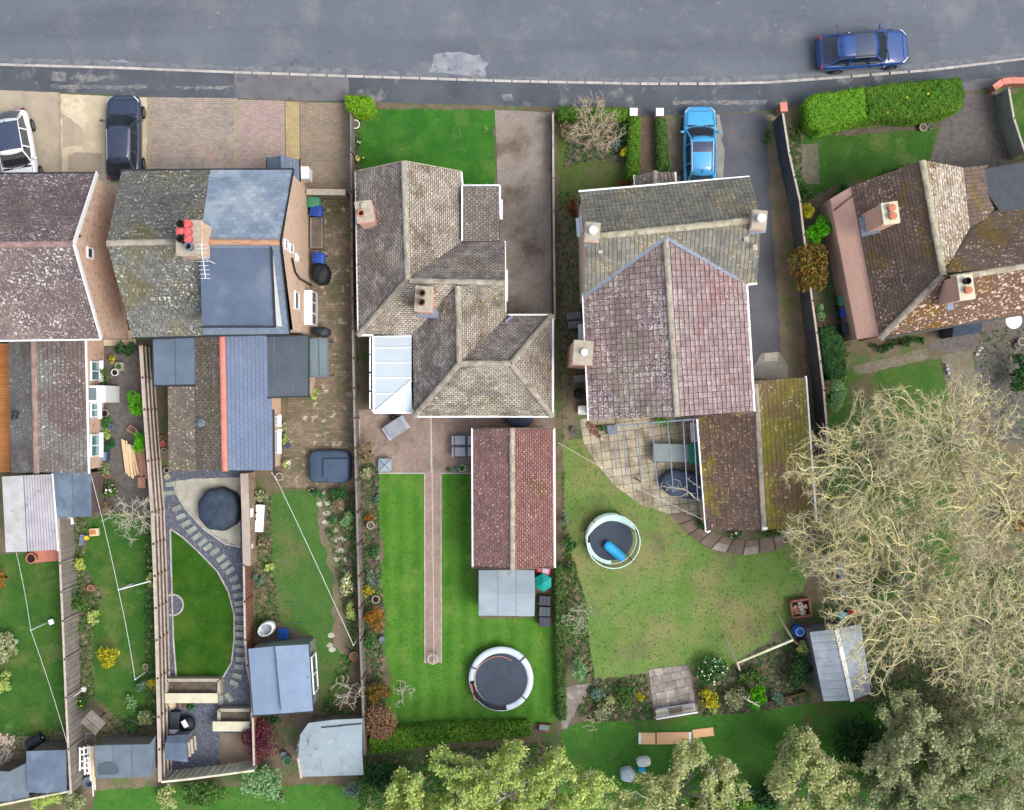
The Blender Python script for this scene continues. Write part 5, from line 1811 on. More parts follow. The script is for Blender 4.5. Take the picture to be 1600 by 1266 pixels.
o = shed('small_shed', 'small grey cabin with a shelved open side on slate gravel', [[(258, 1161, 2.2), (291, 1162, 2.35), (293, 1191, 2.35), (257, 1187, 2.2)], [(258, 1161, 2.2), (262, 1150, 1.95), (293, 1148, 1.95), (291, 1162, 2.35)]],
         [(258, 1155), (290, 1152), (293, 1191), (257, 1188)], 2.1, 'shed_grey', 'felt_slate')
q0, q1 = P(291, 1158, 2.2), P(293, 1190, 2.2)
mb = MB()
for z in (.6, 1.2, 1.7):
    mb.beam(V((q0.x - .02, q0.y - .2, z)), V((q1.x - .02, q1.y + .1, z)), .12, .04)
mb.build('shelf', 'timber_silver', o)
# metal shed by the bare trees
o = shed('metal_shed', 'pale metal sheet shed with a white ridge strip under the bare trees', [[(1265, 988, 2.1), (1308, 983, 2.6), (1333, 1094, 2.6), (1287, 1096, 2.1)], [(1345, 975, 2.1), (1308, 983, 2.6), (1333, 1094, 2.6), (1361, 1083, 2.1)]],
         [(1265, 988), (1345, 977), (1360, 1084), (1287, 1096)], 2.1, 'shed_grey', 'metal_sheet')
beams_on(o, 'ridge_strip', 'white_paint', [((1307, 982, 2.63), (1332, 1096, 2.63))], .2, .04)
mb = MB()
for t in np.linspace(.06, .94, 9):
    for a0, a1, b0, b1 in (((1265, 988, 2.1), (1287, 1096, 2.1), (1308, 983, 2.6), (1333, 1094, 2.6)), ((1345, 975, 2.1), (1361, 1083, 2.1), (1308, 983, 2.6), (1333, 1094, 2.6))):
        mb.beam(P(*a0).lerp(P(*a1), t) + V((0, 0, .012)), P(*b0).lerp(P(*b1), t) + V((0, 0, .012)), .03, .02)
mb.build('sheet_joint', 'metal_sheet', o)
# tall bird table roof
o = thing('bird_table', 'brown gable roofed bird table tilted beside the dark board fence', 'bird table', P(146, 1128))
mb = MB()
c = P(146, 1129, 1.7)
M = Matrix.Rotation(R(-42), 3, 'Z')
for s in (-1, 1):
    for k in range(4):
        q = [M @ V((x, y, 0)) for x, y in ((-.5, s * (.02 + k * .1)), (.5, s * (.02 + k * .1)), (.5, s * (.115 + k * .1)), (-.5, s * (.115 + k * .1)))]
        zz = [.2 - .05 * k, .2 - .05 * k, .16 - .05 * k, .16 - .05 * k]
        f = [c + q[i] + V((0, 0, zz[i])) for i in range(4)]
        b_ = MB()
        b_.poly(f if s > 0 else f[::-1])
        b_.poly([p - V((0, 0, .03)) for p in (f[::-1] if s > 0 else f)])
        b_.build('roof_board', 'timber_grey', o)
mb.beam(V((c.x, c.y, 0)), c, .09, .09)
mb.box((c.x, c.y, c.z - .35), (.5, .5, .04), R(-42))
mb.build('post', 'timber_dark', o)

# ------------------------------------------------------------------ fences and walls
def fence(label, tops, h, board, postm=None, capm=None, bay=1.8, name='fence', cat='fence', th=.05, rails=0, railm=None, side=1, bw=0, boards_obj=False, z0=0):
    """tops: photo polyline of the fence's top edge; vertical fence, bays with a panel and a post each"""
    q = [P(x, y, h) for x, y in tops]
    o = thing(name, label, cat, (q[0].x, q[0].y, 0))
    panels = MB()
    pb = MB()
    for a, b in zip(q[:-1], q[1:]):
        d = b - a
        n = max(1, round(d.length / bay))
        nrm = V((-d.y, d.x, 0)).normalized() * side
        for i in range(n):
            s, t = a + d * (i / n), a + d * ((i + 1) / n)
            u = (t - s).normalized()
            if postm:
                mb = MB()
                mb.box((s.x + nrm.x * .03, s.y + nrm.y * .03, h / 2), (.1, .1, h + .06), math.atan2(d.y, d.x))
                mb.build('post', postm, o)
            if bw:
                L = (t - s).length
                m = max(1, round(L / bw))
                gp_ = .02 if bw > .2 else .007
                for k in range(m):
                    e0, e1 = s + u * (L * k / m + gp_), s + u * (L * (k + 1) / m - gp_)
                    w_ = nrm * (.012 if k % 2 else 0)
                    bb = MB() if boards_obj else pb
                    bb.beam(V((e0.x, e0.y, (h + z0) / 2)) + w_, V((e1.x, e1.y, (h + z0) / 2)) + w_, .025, h - z0 - random.uniform(.02, .05))
                    if boards_obj:
                        bb.build('board', board, o)
            else:
                mb = MB()
                mb.beam(V((s.x, s.y, (h + z0) / 2)) + u * .02, V((t.x, t.y, (h + z0) / 2)) - u * .02, th, h - z0 - .04)
                mb.build('panel', board, o)
            for r in range(rails):
                zz = .18 + (h - .24) * r / max(1, rails - 1)
                mb = MB()
                mb.beam(V((s.x, s.y, zz)) + nrm * .07, V((t.x, t.y, zz)) + nrm * .07, .07, .09)
                mb.build('rail', railm, o)
        if capm:
            mb = MB()
            mb.beam(a, b, .1, .06)
            mb.build('cap', capm, o)
    if pb.f:
        pb.build('board', board, o, kind='stuff')
    return o

fence('dark board fence with a thin pale cap between two long lawns', [(91, 806), (94, 880), (98, 970), (103, 1090), (107, 1170), (111, 1240)], 2.0, 'timber_weathered', 'timber_weathered', 'timber_silver', bw=.13)
fence('long timber fence with four pale rails and brown posts beside slate gravel', [(219, 540), (225, 640), (231, 720), (237, 800), (241, 900), (244, 1000), (247, 1120), (249, 1222)], 2.0, 'timber_dark', 'timber_brown', 'timber_silver', rails=4, railm='timber_silver', bw=.12, side=1, bay=1.75)
fence('red-brown close board fence with pale cap beside the curved stepping stones', [(381, 884), (382, 940), (383, 1000), (386, 1040), (392, 1070), (395, 1120), (397, 1196)], 1.8, 'timber_red', 'timber_red', 'timber_silver', bw=.12)
fence('weathered sage boards fence running along the foot of the gravel yard', [(252, 1222), (300, 1217), (345, 1211), (397, 1204)], 1.9, 'timber_green', None, 'timber_green', bw=.34, boards_obj=True, side=-1)
fence('low mossy board fence behind the bottom row of sheds', [(-60, 1266), (0, 1258), (60, 1246), (112, 1236)], 1.7, 'timber_green', None, 'timber_green', bw=.34, side=-1)
fence('brown panel fence along the block yard and the bungalow beds', [(548, 176), (549, 300), (550, 420), (552, 560), (555, 700), (559, 850), (563, 1000), (570, 1180)], 1.5, 'timber_grey', 'timber_brown', 'timber_grey', bw=.13)
fence('low dark fence between the block driveway and the mossy lawn', [(864, 176), (865, 330), (867, 500)], .8, 'timber_grey', 'timber_grey', 'timber_silver', bw=.13)
fence('tall navy panel fence with a thin white top between driveway and corner garden', [(1223, 176), (1233, 240), (1250, 315), (1262, 420), (1276, 520), (1287, 610), (1296, 720)], 2.1, 'fence_navy', 'fence_navy', 'timber_silver', bay=1.6)
fence('low grey concrete panel fence beside the gravel driveway in the corner', [(1576, 138), (1584, 185), (1602, 240)], 1.6, 'fence_concrete', 'fence_concrete', 'timber_silver')
fence('low brown plank barrier at the foot of the shrub border', [(1340 - 140, 1098), (1262, 1082)], .5, 'timber_brown', None, None, bw=.6)
# stone garden wall
def garden_wall(label, pts, h, wd, mt, name='garden_wall', cap=None):
    o = thing(name, label, 'wall', P(*pts[0]))
    mb, cb = MB(), MB()
    for a, b in zip(pts[:-1], pts[1:]):
        a, b = P(*a, h), P(*b, h)
        mb.beam(V((a.x, a.y, h / 2)), V((b.x, b.y, h / 2)), wd, h)
        if cap:
            cb.beam(V((a.x, a.y, h + .03)), V((b.x, b.y, h + .03)), wd + .06, .06)
    mb.build('wall_body', mt, o)
    if cap:
        cb.build('coping', cap, o)
    return o
o = garden_wall('thick buff stone wall between the terrace and the narrow lawn', [(382, 740), (384, 800), (386, 884)], 1.7, .34, 'stone_wall', cap='block_tan')
for y in (801, 857):
    mb = MB()
    c = P(392, y, 1.2)
    mb.box((c.x, c.y, 1.2), (.14, .45, .5))
    mb.build('wall_box', 'white_plastic', o)
garden_wall('short grey stone wall between block drive and block yard', [(479, 300), (540, 301)], 1.5, .24, 'stone_wall', cap='cement')
garden_wall('broken red brick front wall with a curved top in the corner', [(1553, 138), (1566, 128), (1580, 126), (1610, 126), (1700, 100)], .9, .26, 'brick_red', cap='ridge_terracotta')
garden_wall('red brick pillar stump at the head of the navy fence', [(1219, 168), (1230, 167)], 1.1, .42, 'brick_red', cap='ridge_terracotta')
for x, y, lb in ((990, 175, 'white square gate pillar beside the clipped green hedge'), (1031, 175, 'white square gate pillar nearest the sky blue car')):
    c = P(x, y, 1.0)
    o = thing('gate_pillar', lb, 'gate pillar', (c.x, c.y, 0), group='gate pillars')
    mb = MB()
    mb.box((0, 0, .48), (.32, .32, .96))
    mb.build('shaft', 'render_cream', o, world=False, bevel=.015)
    mb = MB()
    mb.box((0, 0, .99), (.4, .4, .07))
    mb.build('pillar_cap', 'white_paint', o, world=False, bevel=.015)
# raised planters in slate yard
def planter(label, x0, y0, x1, y1, h, board, hb):
    o = thing('raised_planter', label, 'planter', P((x0 + x1) / 2, (y0 + y1) / 2))
    a, b = P(x0, y1, h), P(x1, y0, h)
    mb = MB()
    for s, t in (((a.x, a.y), (b.x, a.y)), ((b.x, a.y), (b.x, b.y)), ((b.x, b.y), (a.x, b.y)), ((a.x, b.y), (a.x, a.y))):
        mb.beam(V((*s, h / 2)), V((*t, h / 2)), .16, h)
    mb.build('planter_wall', 'cement', o)
    mb = MB()
    mb.prism([(a.x, a.y), (b.x, a.y), (b.x, b.y), (a.x, b.y)], h - .2, h - .12)
    mb.build('planting_soil', 'dark_bed', o)
    mb = MB()
    bz = hb
    mb.beam(V((a.x - .25, a.y - .1, bz)), V((b.x - .0, a.y - .1, bz)), .5, .05)
    mb.build('bench_board', board, o)
    return o
planter('pale walled raised planter with a cream bench board above slate gravel', 260, 1063, 342, 1086, .6, 'timber_cream', .85)
planter('short raised planter with cream board beside the dark red acer', 342, 1110, 393, 1130, .6, 'timber_cream', .85)

# ------------------------------------------------------------------ cars
def car(label, c, rz, L, W, Ht, paint, roof_glass=None, rails=False, tail=1.0):
    o = thing('parked_car' if tail else 'car', label, 'car', (c[0], c[1], c[2] if len(c) > 2 else .01), rz, 'cars')
    st = [(-.500, .60, .45, .30), (-.490, .80, .72, .26), (-.465, .92, .92, .22), (-.40, .985, .98, .20), (-.25, 1, .98, .18), (0, 1, .97, .18), (.16, 1, .97, .18), (.24, .995, .96, .18), (.34, .975, .88, .18), (.42, .93, .78, .2), (.465, .84, .70, .24), (.488, .70, .60, .28), (.498, .5, .50, .34)]
    rows = []
    for x, w_, zt, zb in st:
        hw = W / 2 * w_
        half = [(hw * .80, zb), (hw * .98, zb + (zt - zb) * .28), (hw, zb + (zt - zb) * .6), (hw * .965, zt - .10 * (zt - zb)), (hw * .86, zt), (hw * .45, zt + .025), (0, zt + .035)]
        rows.append([(x * L, y, z) for y, z in half] + [(x * L, -y, z) for y, z in half[-2::-1]])
    mb = MB()
    mb.grid(rows[::-1])
    mb.poly([p for p in rows[0]][::-1])
    mb.poly([p for p in rows[-1]])
    # wheel arches read as dark gaps through the wheels standing proud
    body = mb.build('body', paint, o, world=False, weld=True, smooth=True, sub=1)
    wb, wt, rt, rb = .215 * L, .085 * L, -.33 * L * tail, -.445 * L * tail
    zb, zr = .95, Ht
    bf, br_, rw = W * .435, W * .41, W * .335
    def arc(x, y, z, bul, n=7, zc=0):
        return [(x + bul * (1 - (s * s)), y * s, z + zc * (1 - s * s)) for s in np.linspace(-1, 1, n)]
    roofr = [arc(wt, rw, zr - .03, .10, zc=.03), arc(L * .02, rw * 1.02, zr, .03, zc=.045), arc(-.12 * L, rw * 1.02, zr, 0, zc=.05), arc(-.24 * L, rw, zr - .015, -.02, zc=.045), arc(rt, rw * .94, zr - .07, -.06, zc=.035)]
    mb = MB()
    mb.grid(roofr)
    rf = mb.build('roof_panel', paint, o, world=False, weld=True, smooth=True)
    md = rf.modifiers.new('thick', 'SOLIDIFY')
    md.thickness = .03
    md.offset = -1
    mb = MB()
    mb.grid([arc(wb, bf * .93, zb, .16), arc(wt + .01, rw * .97, zr - .035, .10, zc=.028)][::-1])
    mb.build('windscreen', 'car_glass', o, world=False, weld=True, smooth=True)
    mb = MB()
    mb.grid([arc(rt - .01, rw * .92, zr - .075, -.06, zc=.033), arc(rb, br_ * .9, zb + .04, -.1)][::-1])
    mb.build('rear_window', 'car_glass', o, world=False, weld=True, smooth=True)
    for s in (-1, 1):
        ub = [(wb - .12, bf * .96), (.02 * L, W * .445), (-.2 * L, W * .44), (rb + .14, br_ * .97)]
        ut = [(wt - .05, rw * 1.0), (.02 * L, rw * 1.03), (-.2 * L, rw * 1.03), (rt + .1, rw * .95)]
        for k in range(3):
            mb = MB()
            g0, g1 = .03, .03
            lo = [V((ub[k][0] - g0, s * ub[k][1], zb)), V((ub[k + 1][0] + g1, s * ub[k + 1][1], zb))]
            hi = [V((ut[k + 1][0] + g1, s * ut[k + 1][1], zr - .06)), V((ut[k][0] - g0, s * ut[k][1], zr - .06))]
            q = lo + hi
            mb.poly(q if s > 0 else q[::-1])
            mb.build('side_window', 'car_glass', o, world=False)
        mb = MB()
        for k in range(4):
            mb.beam(V((ub[k][0] + (.06 if k == 0 else 0), s * ub[k][1] * .99, zb - .02)), V((ut[k][0] + (.04 if k == 0 else 0), s * ut[k][1] * .99, zr - .035)), .07, .05)
        mb.beam(V((ut[0][0], s * rw, zr - .035)), V((ut[3][0], s * rw * .96, zr - .07)), .05, .05)
        mb.build('pillar', paint, o, world=False)
        mb = MB()
        mb.lathe([(0, -.07), (.08, -.04), (.09, .02), (.05, .07), (0, .08)], (wb - .18, s * (W / 2 + .09), zb + .08), n=10, sx=.8, sy=1.35)
        mb.build('mirror', paint, o, world=False, smooth=True)
        mb = MB()
        mb.beam((wb - .16, s * (W / 2 - .06), zb + .02), (wb - .17, s * (W / 2 + .03), zb + .05), .04, .04)
        mb.build('mirror_arm', 'black_plastic', o, world=False)
        for x in (.305 * L, -.29 * L):
            mb = MB()
            mb.tube((x, s * (W / 2 - .19), .32), (x, s * (W / 2 + .015), .32), .32, n=20)
            wh = mb.build('wheel', 'tyre', o, world=False)
            mb = MB()
            mb.tube((x, s * (W / 2 + .012), .32), (x, s * (W / 2 + .024), .32), .21, n=16)
            mb.build('rim', 'alloy', wh, world=False)
        mb = MB()
        hl = [(.476 * L, s * W * .30, .715), (.43 * L, s * W * .43, .775), (.395 * L, s * W * .452, .80), (.43 * L, s * W * .385, .81), (.468 * L, s * W * .29, .75)]
        for dz in (.022,):
            q = [V((a, b, z + dz)) for a, b, z in hl]
            mb.poly(q if s < 0 else q[::-1])
        mb.build('headlight', 'head_glass', o, world=False)
        mb = MB()
        mb.box((-.470 * L, s * W * .385, .80), (.12, .22, .14), rz=s * .35)
        mb.build('tail_light', 'tail_glass', o, world=False)
        if rails:
            mb = MB()
            mb.beam((wt - .15, s * rw * .93, zr + .06), (rt + .15, s * rw * .9, zr + .03), .04, .04)
            for x in (wt - .2, -.1 * L, rt + .25):
                mb.box((x, s * rw * .92, zr + .02), (.08, .03, .08))
            mb.build('roof_rail', rails, o, world=False)
    for s in (-1, 1):
        mb = MB()
        mb.beam((.40 * L, s * W * .36, .855), (.245 * L, s * W * .42, .965), .018, .012)
        mb.build('bonnet_seam', 'black_plastic', o, world=False)
        mb = MB()
        mb.beam((wb + .20, s * .3 - .2, zb + .0), (wb + .06, s * .3 + .32, zb + .09), .022, .02)
        mb.build('wiper', 'black_plastic', o, world=False)
    for s in (-1, 1):
        for x_ in (.165 * L, -.03 * L, -.23 * L):
            mb = MB()
            mb.beam((x_, s * W * .432, .972), (x_, s * W * .488, .90), .016, .012)
            mb.build('door_seam', 'black_plastic', o, world=False)
    mb = MB()
    mb.beam((.425 * L, -W * .3, .81), (.425 * L, W * .3, .81), .016, .012)
    mb.build('bonnet_seam', 'black_plastic', o, world=False)
    mb = MB()
    mb.beam((wb + .14, -bf * .9, zb + .012), (wb + .14, bf * .9, zb + .012), .10, .02)
    mb.build('scuttle', 'black_plastic', o, world=False)
    for x_ in (.02 * L, -.21 * L):
        for s in (-1, 1):
            mb = MB()
            mb.box((x_ - .02, s * .36, 1.03), (.12, .46, .2))
            mb.box((x_ - .04, s * .36, 1.19), (.1, .24, .16))
            mb.build('seat', 'car_seat', o, world=False, bevel=.03)
    mb = MB()
    mb.beam((wb - .16, -bf * .8, 1.0), (wb - .16, bf * .8, 1.0), .34, .04)
    mb.build('dashboard', 'car_seat', o, world=False)
    mb = MB()
    mb.beam((rt + .22, 0, zr + .035), (rt + .10, 0, zr + .10), .03, .05)
    mb.build('aerial_fin', 'black_plastic', o, world=False)
    if roof_glass:
        x0, x1, ww = roof_glass
        mb = MB()
        xs = np.linspace(x0 * L, x1 * L, 5)
        mb.grid([[(x, ww * W / 2 * s, zr + .045 * (1 - (s * ww * W / 2 / rw) ** 2) + .016 - (.02 if abs(i - 2) == 2 else 0)) for s in np.linspace(-1, 1, 6)] for i, x in enumerate(xs[::-1])])
        mb.build('sunroof', 'car_glass_roof', o, world=False, smooth=True)
    mb = MB()
    mb.box((.485 * L, 0, .47), (.05, W * .5, .22))
    mb.build('grille', 'black_plastic', o, world=False)
    mb = MB()
    mb.box((-.485 * L, 0, .42), (.1, W * .8, .16))
    mb.build('bumper', 'black_plastic', o, world=False)
    return o

c = P(24, 233, .8)
car('white hatchback with dark glass roof parked nose towards the house', (c.x, c.y), R(-80), 4.1, 1.85, 1.5, 'paint_white', (-.30, .05, .66))
c = P(192, 214, .8)
car('dark navy car parked on the warm concrete drive, nose to the road', (c.x, c.y), R(90), 4.45, 1.84, 1.5, 'paint_navy', None, 'chrome')
c = P(1094, 232, .8)
car('sky blue car with a small sunroof parked beside the house wall', (c.x, c.y), R(90), 4.5, 1.74, 1.52, 'paint_sky', (-.09, .04, .6), 'chrome')
c = P(1351, 76, .8)
car('deep blue estate car standing in the road by the kerb', (c.x, c.y, -.09), R(4.5), 4.75, 1.92, 1.62, 'paint_blue', (-.16, .06, .7), 'black_plastic')

# ------------------------------------------------------------------ trampolines
def trampoline(label, x, y, rad, padm, net=True, partial=None):
    c = P(x, y, .6)
    o = thing('trampoline', label, 'trampoline', (c.x, c.y, 0), group='trampolines')
    mb = MB()
    mb.ring((0, 0, .6), rad, .035)
    mb.build('frame', 'chrome', o, world=False)
    mb = MB()
    mb.lathe([(rad * .86, .58), (rad * .86, .585)], n=40)
    mb.build('jumping_mat', 'tramp_mat', o, world=False)
    for k in range(6):
        t = k * math.pi / 3 + .3
        mb = MB()
        mb.tube((rad * .97 * math.cos(t), rad * .97 * math.sin(t), 0), (rad * .99 * math.cos(t), rad * .99 * math.sin(t), .6), .025, n=6)
        mb.build('leg', 'chrome', o, world=False)
    mb = MB()
    a0, a1 = partial if partial else (0, 2 * math.pi)
    ts = np.linspace(a0, a1, 60)
    rows = []
    for t in ts:
        f = 1
        if not partial:
            f = .8 + .2 * math.cos(t - 1.9)
        iw = (.80 if partial else (.91 - .085 * f))
        if partial:
            k = abs((t - (a0 + a1) / 2) / ((a1 - a0) / 2))
            iw = .98 - .26 * (1 - k ** 3)
        rows.append([(rad * r * math.cos(t), rad * r * math.sin(t), z) for r, z in ((1.03, .55), (1.02, .64), (iw, .625), (iw - .01, .59))])
    mb.grid(rows)
    mb.build('safety_pad', padm, o, world=False, smooth=True)
    return o
o = trampoline('large trampoline with pale pad ring and collapsed net near the bottom hedge', 783, 1061, 1.62, 'tramp_pad')
mb = MB()
for i in range(30):
    pass
pts = [(1.25 * math.cos(t) - .12, 1.25 * math.sin(t) * .98 - .05 + .02 * math.sin(5 * t), .72) for t in np.linspace(1.0, 3.6, 26)]
for a, b in zip(pts[:-1], pts[1:]):
    mb.tube(a, b, .022, n=5, cap=False)
pts = [(-1.55 + .2 * i / 8, -.25 - .85 * i / 8, .68 + .05 * math.sin(i)) for i in range(9)]
for a, b in zip(pts[:-1], pts[1:]):
    mb.tube(a, b, .035, n=5, cap=False)
mb.build('net_pole', 'rust_rod', o, world=False)
mb = MB()
for t in (.75, 2.75, 5.6):
    mb.tube((1.55 * math.cos(t), 1.55 * math.sin(t), .6), (1.72 * math.cos(t), 1.72 * math.sin(t), .75), .03, n=6)
    mb.tube((1.35 * math.cos(t), 1.35 * math.sin(t), .66), (1.66 * math.cos(t), 1.66 * math.sin(t), .7), .03, n=6)
mb.build('net_bracket', 'black_plastic', o, world=False)
mb = MB()
rows = []
for t in np.linspace(3.2, 4.9, 24):
    rows.append([(1.62 * r * math.cos(t), 1.62 * r * math.sin(t), z) for r, z in ((1.05, .5), (.99, .67 + .02 * math.sin(9 * t)), (.84, .64 + .02 * math.sin(7 * t)))])
mb.grid(rows)
mb.build('fallen_net', 'black_cover', o, world=False, smooth=True)
o = trampoline('netted trampoline with a mint pad and blue roll inside, on the worn lawn', 955, 842, 1.3, 'tramp_mint', partial=(R(20), R(180)))
mb = MB()
c = []
rows = []
for t in np.linspace(0, 2 * math.pi, 41):
    rows.append([(1.33 * math.cos(t), 1.33 * math.sin(t), z) for z in (.62, 1.2, 1.95)])
mb.grid(rows)
mb.build('net', 'net', o, world=False, smooth=True)
mb = MB()
mb.ring((0, 0, 1.97), 1.34, .028)
mb.build('top_ring', 'tramp_mint', o, world=False)
for k in range(6):
    t = k * math.pi / 3 + .25
    mb = MB()
    mb.tube((1.38 * math.cos(t), 1.38 * math.sin(t), 0), (1.38 * math.cos(t), 1.38 * math.sin(t), 2.05), .028, n=6)
    mb.build('pole', 'pole_green', o, world=False)
mb = MB()
rows = []
for t in np.linspace(R(190), R(270), 14):
    rows.append([(1.3 * r * math.cos(t), 1.3 * r * math.sin(t), .66) for r in (1.0, .86)])
mb.grid(rows)
mb.build('safety_pad', 'tramp_mint', o, world=False)
c = P(960, 861, .75)
o = thing('foam_roll', 'bright blue rounded roll lying on the netted trampoline', 'foam roll', (c.x, c.y, .60), R(-40))
mb = MB()
rows = []
for x in np.linspace(-.62, .62, 15):
    r = .26 * (1 - (abs(x) / .66) ** 8) ** .5
    rows.append([(x, r * math.cos(t), .23 + r * .85 * math.sin(t)) for t in np.linspace(0, 2 * math.pi, 14, endpoint=False)])
mb.grid(rows, close=True)
mb.build('roll', 'toy_blue', o, world=False, smooth=True)

# ------------------------------------------------------------------ plants
def unit(a):
    return a / np.maximum(np.linalg.norm(a, axis=1), 1e-6)[:, None]

def leaf_quads(c, size, nrm=None, flat=.8, ratio=.6):
    n = len(c)
    r = unit(rng.normal(size=(n, 3)))
    nn = unit(r + (nrm * flat if nrm is not None else 0))
    a = unit(np.cross(nn, unit(rng.normal(size=(n, 3)))))
    b = np.cross(nn, a)
    s = (size * rng.uniform(.6, 1.35, n))[:, None]
    return np.stack([c - a * s, c + b * s * ratio, c + a * s, c - b * s * ratio], 1)

def shrub(label, x, y, rx, ry, h, mt, name='shrub', cat='shrub', leaf=.07, dens=560, group=None, clump=.42, flowers=None, rz=0, z0=0.0, kmul=1.0):
    c = P(x, y, h * .6)
    a, b = rx / S * (H - h * .6) / H, ry / S * (H - h * .6) / H
    o = thing(name, label, cat, (c.x, c.y, z0), rz, group)
    k = max(6, int(16 * a * b * kmul) + 5)
    th = rng.uniform(0, 6.283, k)
    rr = np.sqrt(rng.uniform(0, 1, k)) * (1 - clump * .75)
    cc = np.stack([rr * np.cos(th) * a, rr * np.sin(th) * b, h * (.35 + .4 * np.sqrt(1 - (rr * .9) ** 2)) * rng.uniform(.85, 1.1, k)], 1)
    cr = clump * min(a, b, h) * rng.uniform(.7, 1.25, k) + .03
    n = int(max(120, dens * math.pi * a * b * (.5 + .5 * min(h, 2))))
    i = rng.integers(0, k, n)
    d = unit(rng.normal(size=(n, 3)))
    d[:, 2] = np.abs(d[:, 2]) * 1.0 - .25
    p = cc[i] + d * (cr[i] * rng.uniform(.7, 1.05, n))[:, None] * np.array([1, 1, .9])
    p[:, 2] = np.maximum(p[:, 2], .03)
    raw_mesh('foliage', leaf_quads(p, leaf, d, .9), 4, mt, o)
    mb = MB()
    for j in range(min(k, 7)):
        mb.tube((0, 0, 0), cc[j] * np.array([.8, .8, .95]), .025, .012, n=5, cap=False)
    mb.build('stem', 'stem_dark', o, world=False)
    if flowers:
        m, cnt, fs = flowers
        i = rng.integers(0, k, cnt)
        d = unit(rng.normal(size=(cnt, 3)))
        d[:, 2] = np.abs(d[:, 2]) + .3
        p = cc[i] + unit(d) * (cr[i] * 1.1)[:, None]
        raw_mesh('flower', leaf_quads(p, fs, d, 2, ratio=.9), 4, m, o, kind='stuff')
    return o

def hedge(label, pts, h, mt, leaf=.045, dens=950, rag=1.0, core='stem_dark', z0=0, round_=.16, flowers=None):
    q = [P(*p, h) for p in pts]
    c = sum(q, V()) / len(q)
    o = thing('hedge', label, 'hedge', (c.x, c.y, 0))
    xy = np.array([(p.x - c.x, p.y - c.y) for p in q])
    lo, hi = xy.min(0), xy.max(0)
    area = (hi - lo).prod()
    t = rng.uniform(lo, hi, (int(area * dens), 2))
    t = t[inside([tuple(v) for v in xy], t)]
    # distance to the edge for rounded shoulders
    def edged(t):
        dmin = np.full(len(t), 9.)
        for i in range(len(xy)):
            a, b = xy[i - 1], xy[i]
            ab = b - a
            u = np.clip(((t - a) @ ab) / (ab @ ab), 0, 1)
            dmin = np.minimum(dmin, np.linalg.norm(t - (a + u[:, None] * ab), axis=1))
        return dmin
    dm = edged(t)
    bumpz = .07 * np.sin(t[:, 0] * 5.1 + np.sin(t[:, 1] * 4)) * np.cos(t[:, 1] * 6.3 + t[:, 0] * 2) + .05 * np.sin(t[:, 0] * 13) * np.sin(t[:, 1] * 11)
    z = h - round_ * np.maximum(0, 1 - dm / .25) ** 2 + rag * (bumpz + rng.normal(size=len(t)) * .03)
    top = np.column_stack([t, z])
    nt = np.tile([0, 0, 1.0], (len(t), 1))
    sp, sn = [], []
    for i in range(len(xy)):
        a, b = xy[i - 1], xy[i]
        L = np.linalg.norm(b - a)
        m = int(L * h * dens * .7)
        u = rng.uniform(0, 1, m)[:, None]
        nrm = np.array([(b - a)[1], -(b - a)[0]]) / L
        if inside([tuple(v) for v in xy], [((a + b) / 2 + nrm * .05)])[0]:
            nrm = -nrm
        pp = a + (b - a) * u + nrm * rng.normal(.0, .05, m)[:, None]
        sp.append(np.column_stack([pp, rng.uniform(.05, h - .05, m)]))
        sn.append(np.tile([nrm[0], nrm[1], .3], (m, 1)))
    P3, N3 = np.concatenate([top] + sp), np.concatenate([nt] + sn)
    raw_mesh('foliage', leaf_quads(P3, leaf, N3, 1.3), 4, mt, o)
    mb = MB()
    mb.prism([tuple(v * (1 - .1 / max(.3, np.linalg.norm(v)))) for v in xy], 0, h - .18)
    mb.build('filler_core', core, o, world=False)  # solid dark filler hidden inside the leaves, blocks the view through
    if flowers:
        m, cnt, fs = flowers
        k = rng.integers(0, len(top), cnt)
        raw_mesh('flower', leaf_quads(top[k] + np.array([0, 0, .03]), fs, nt[k], 2, ratio=.9), 4, m, o, kind='stuff')
    return o

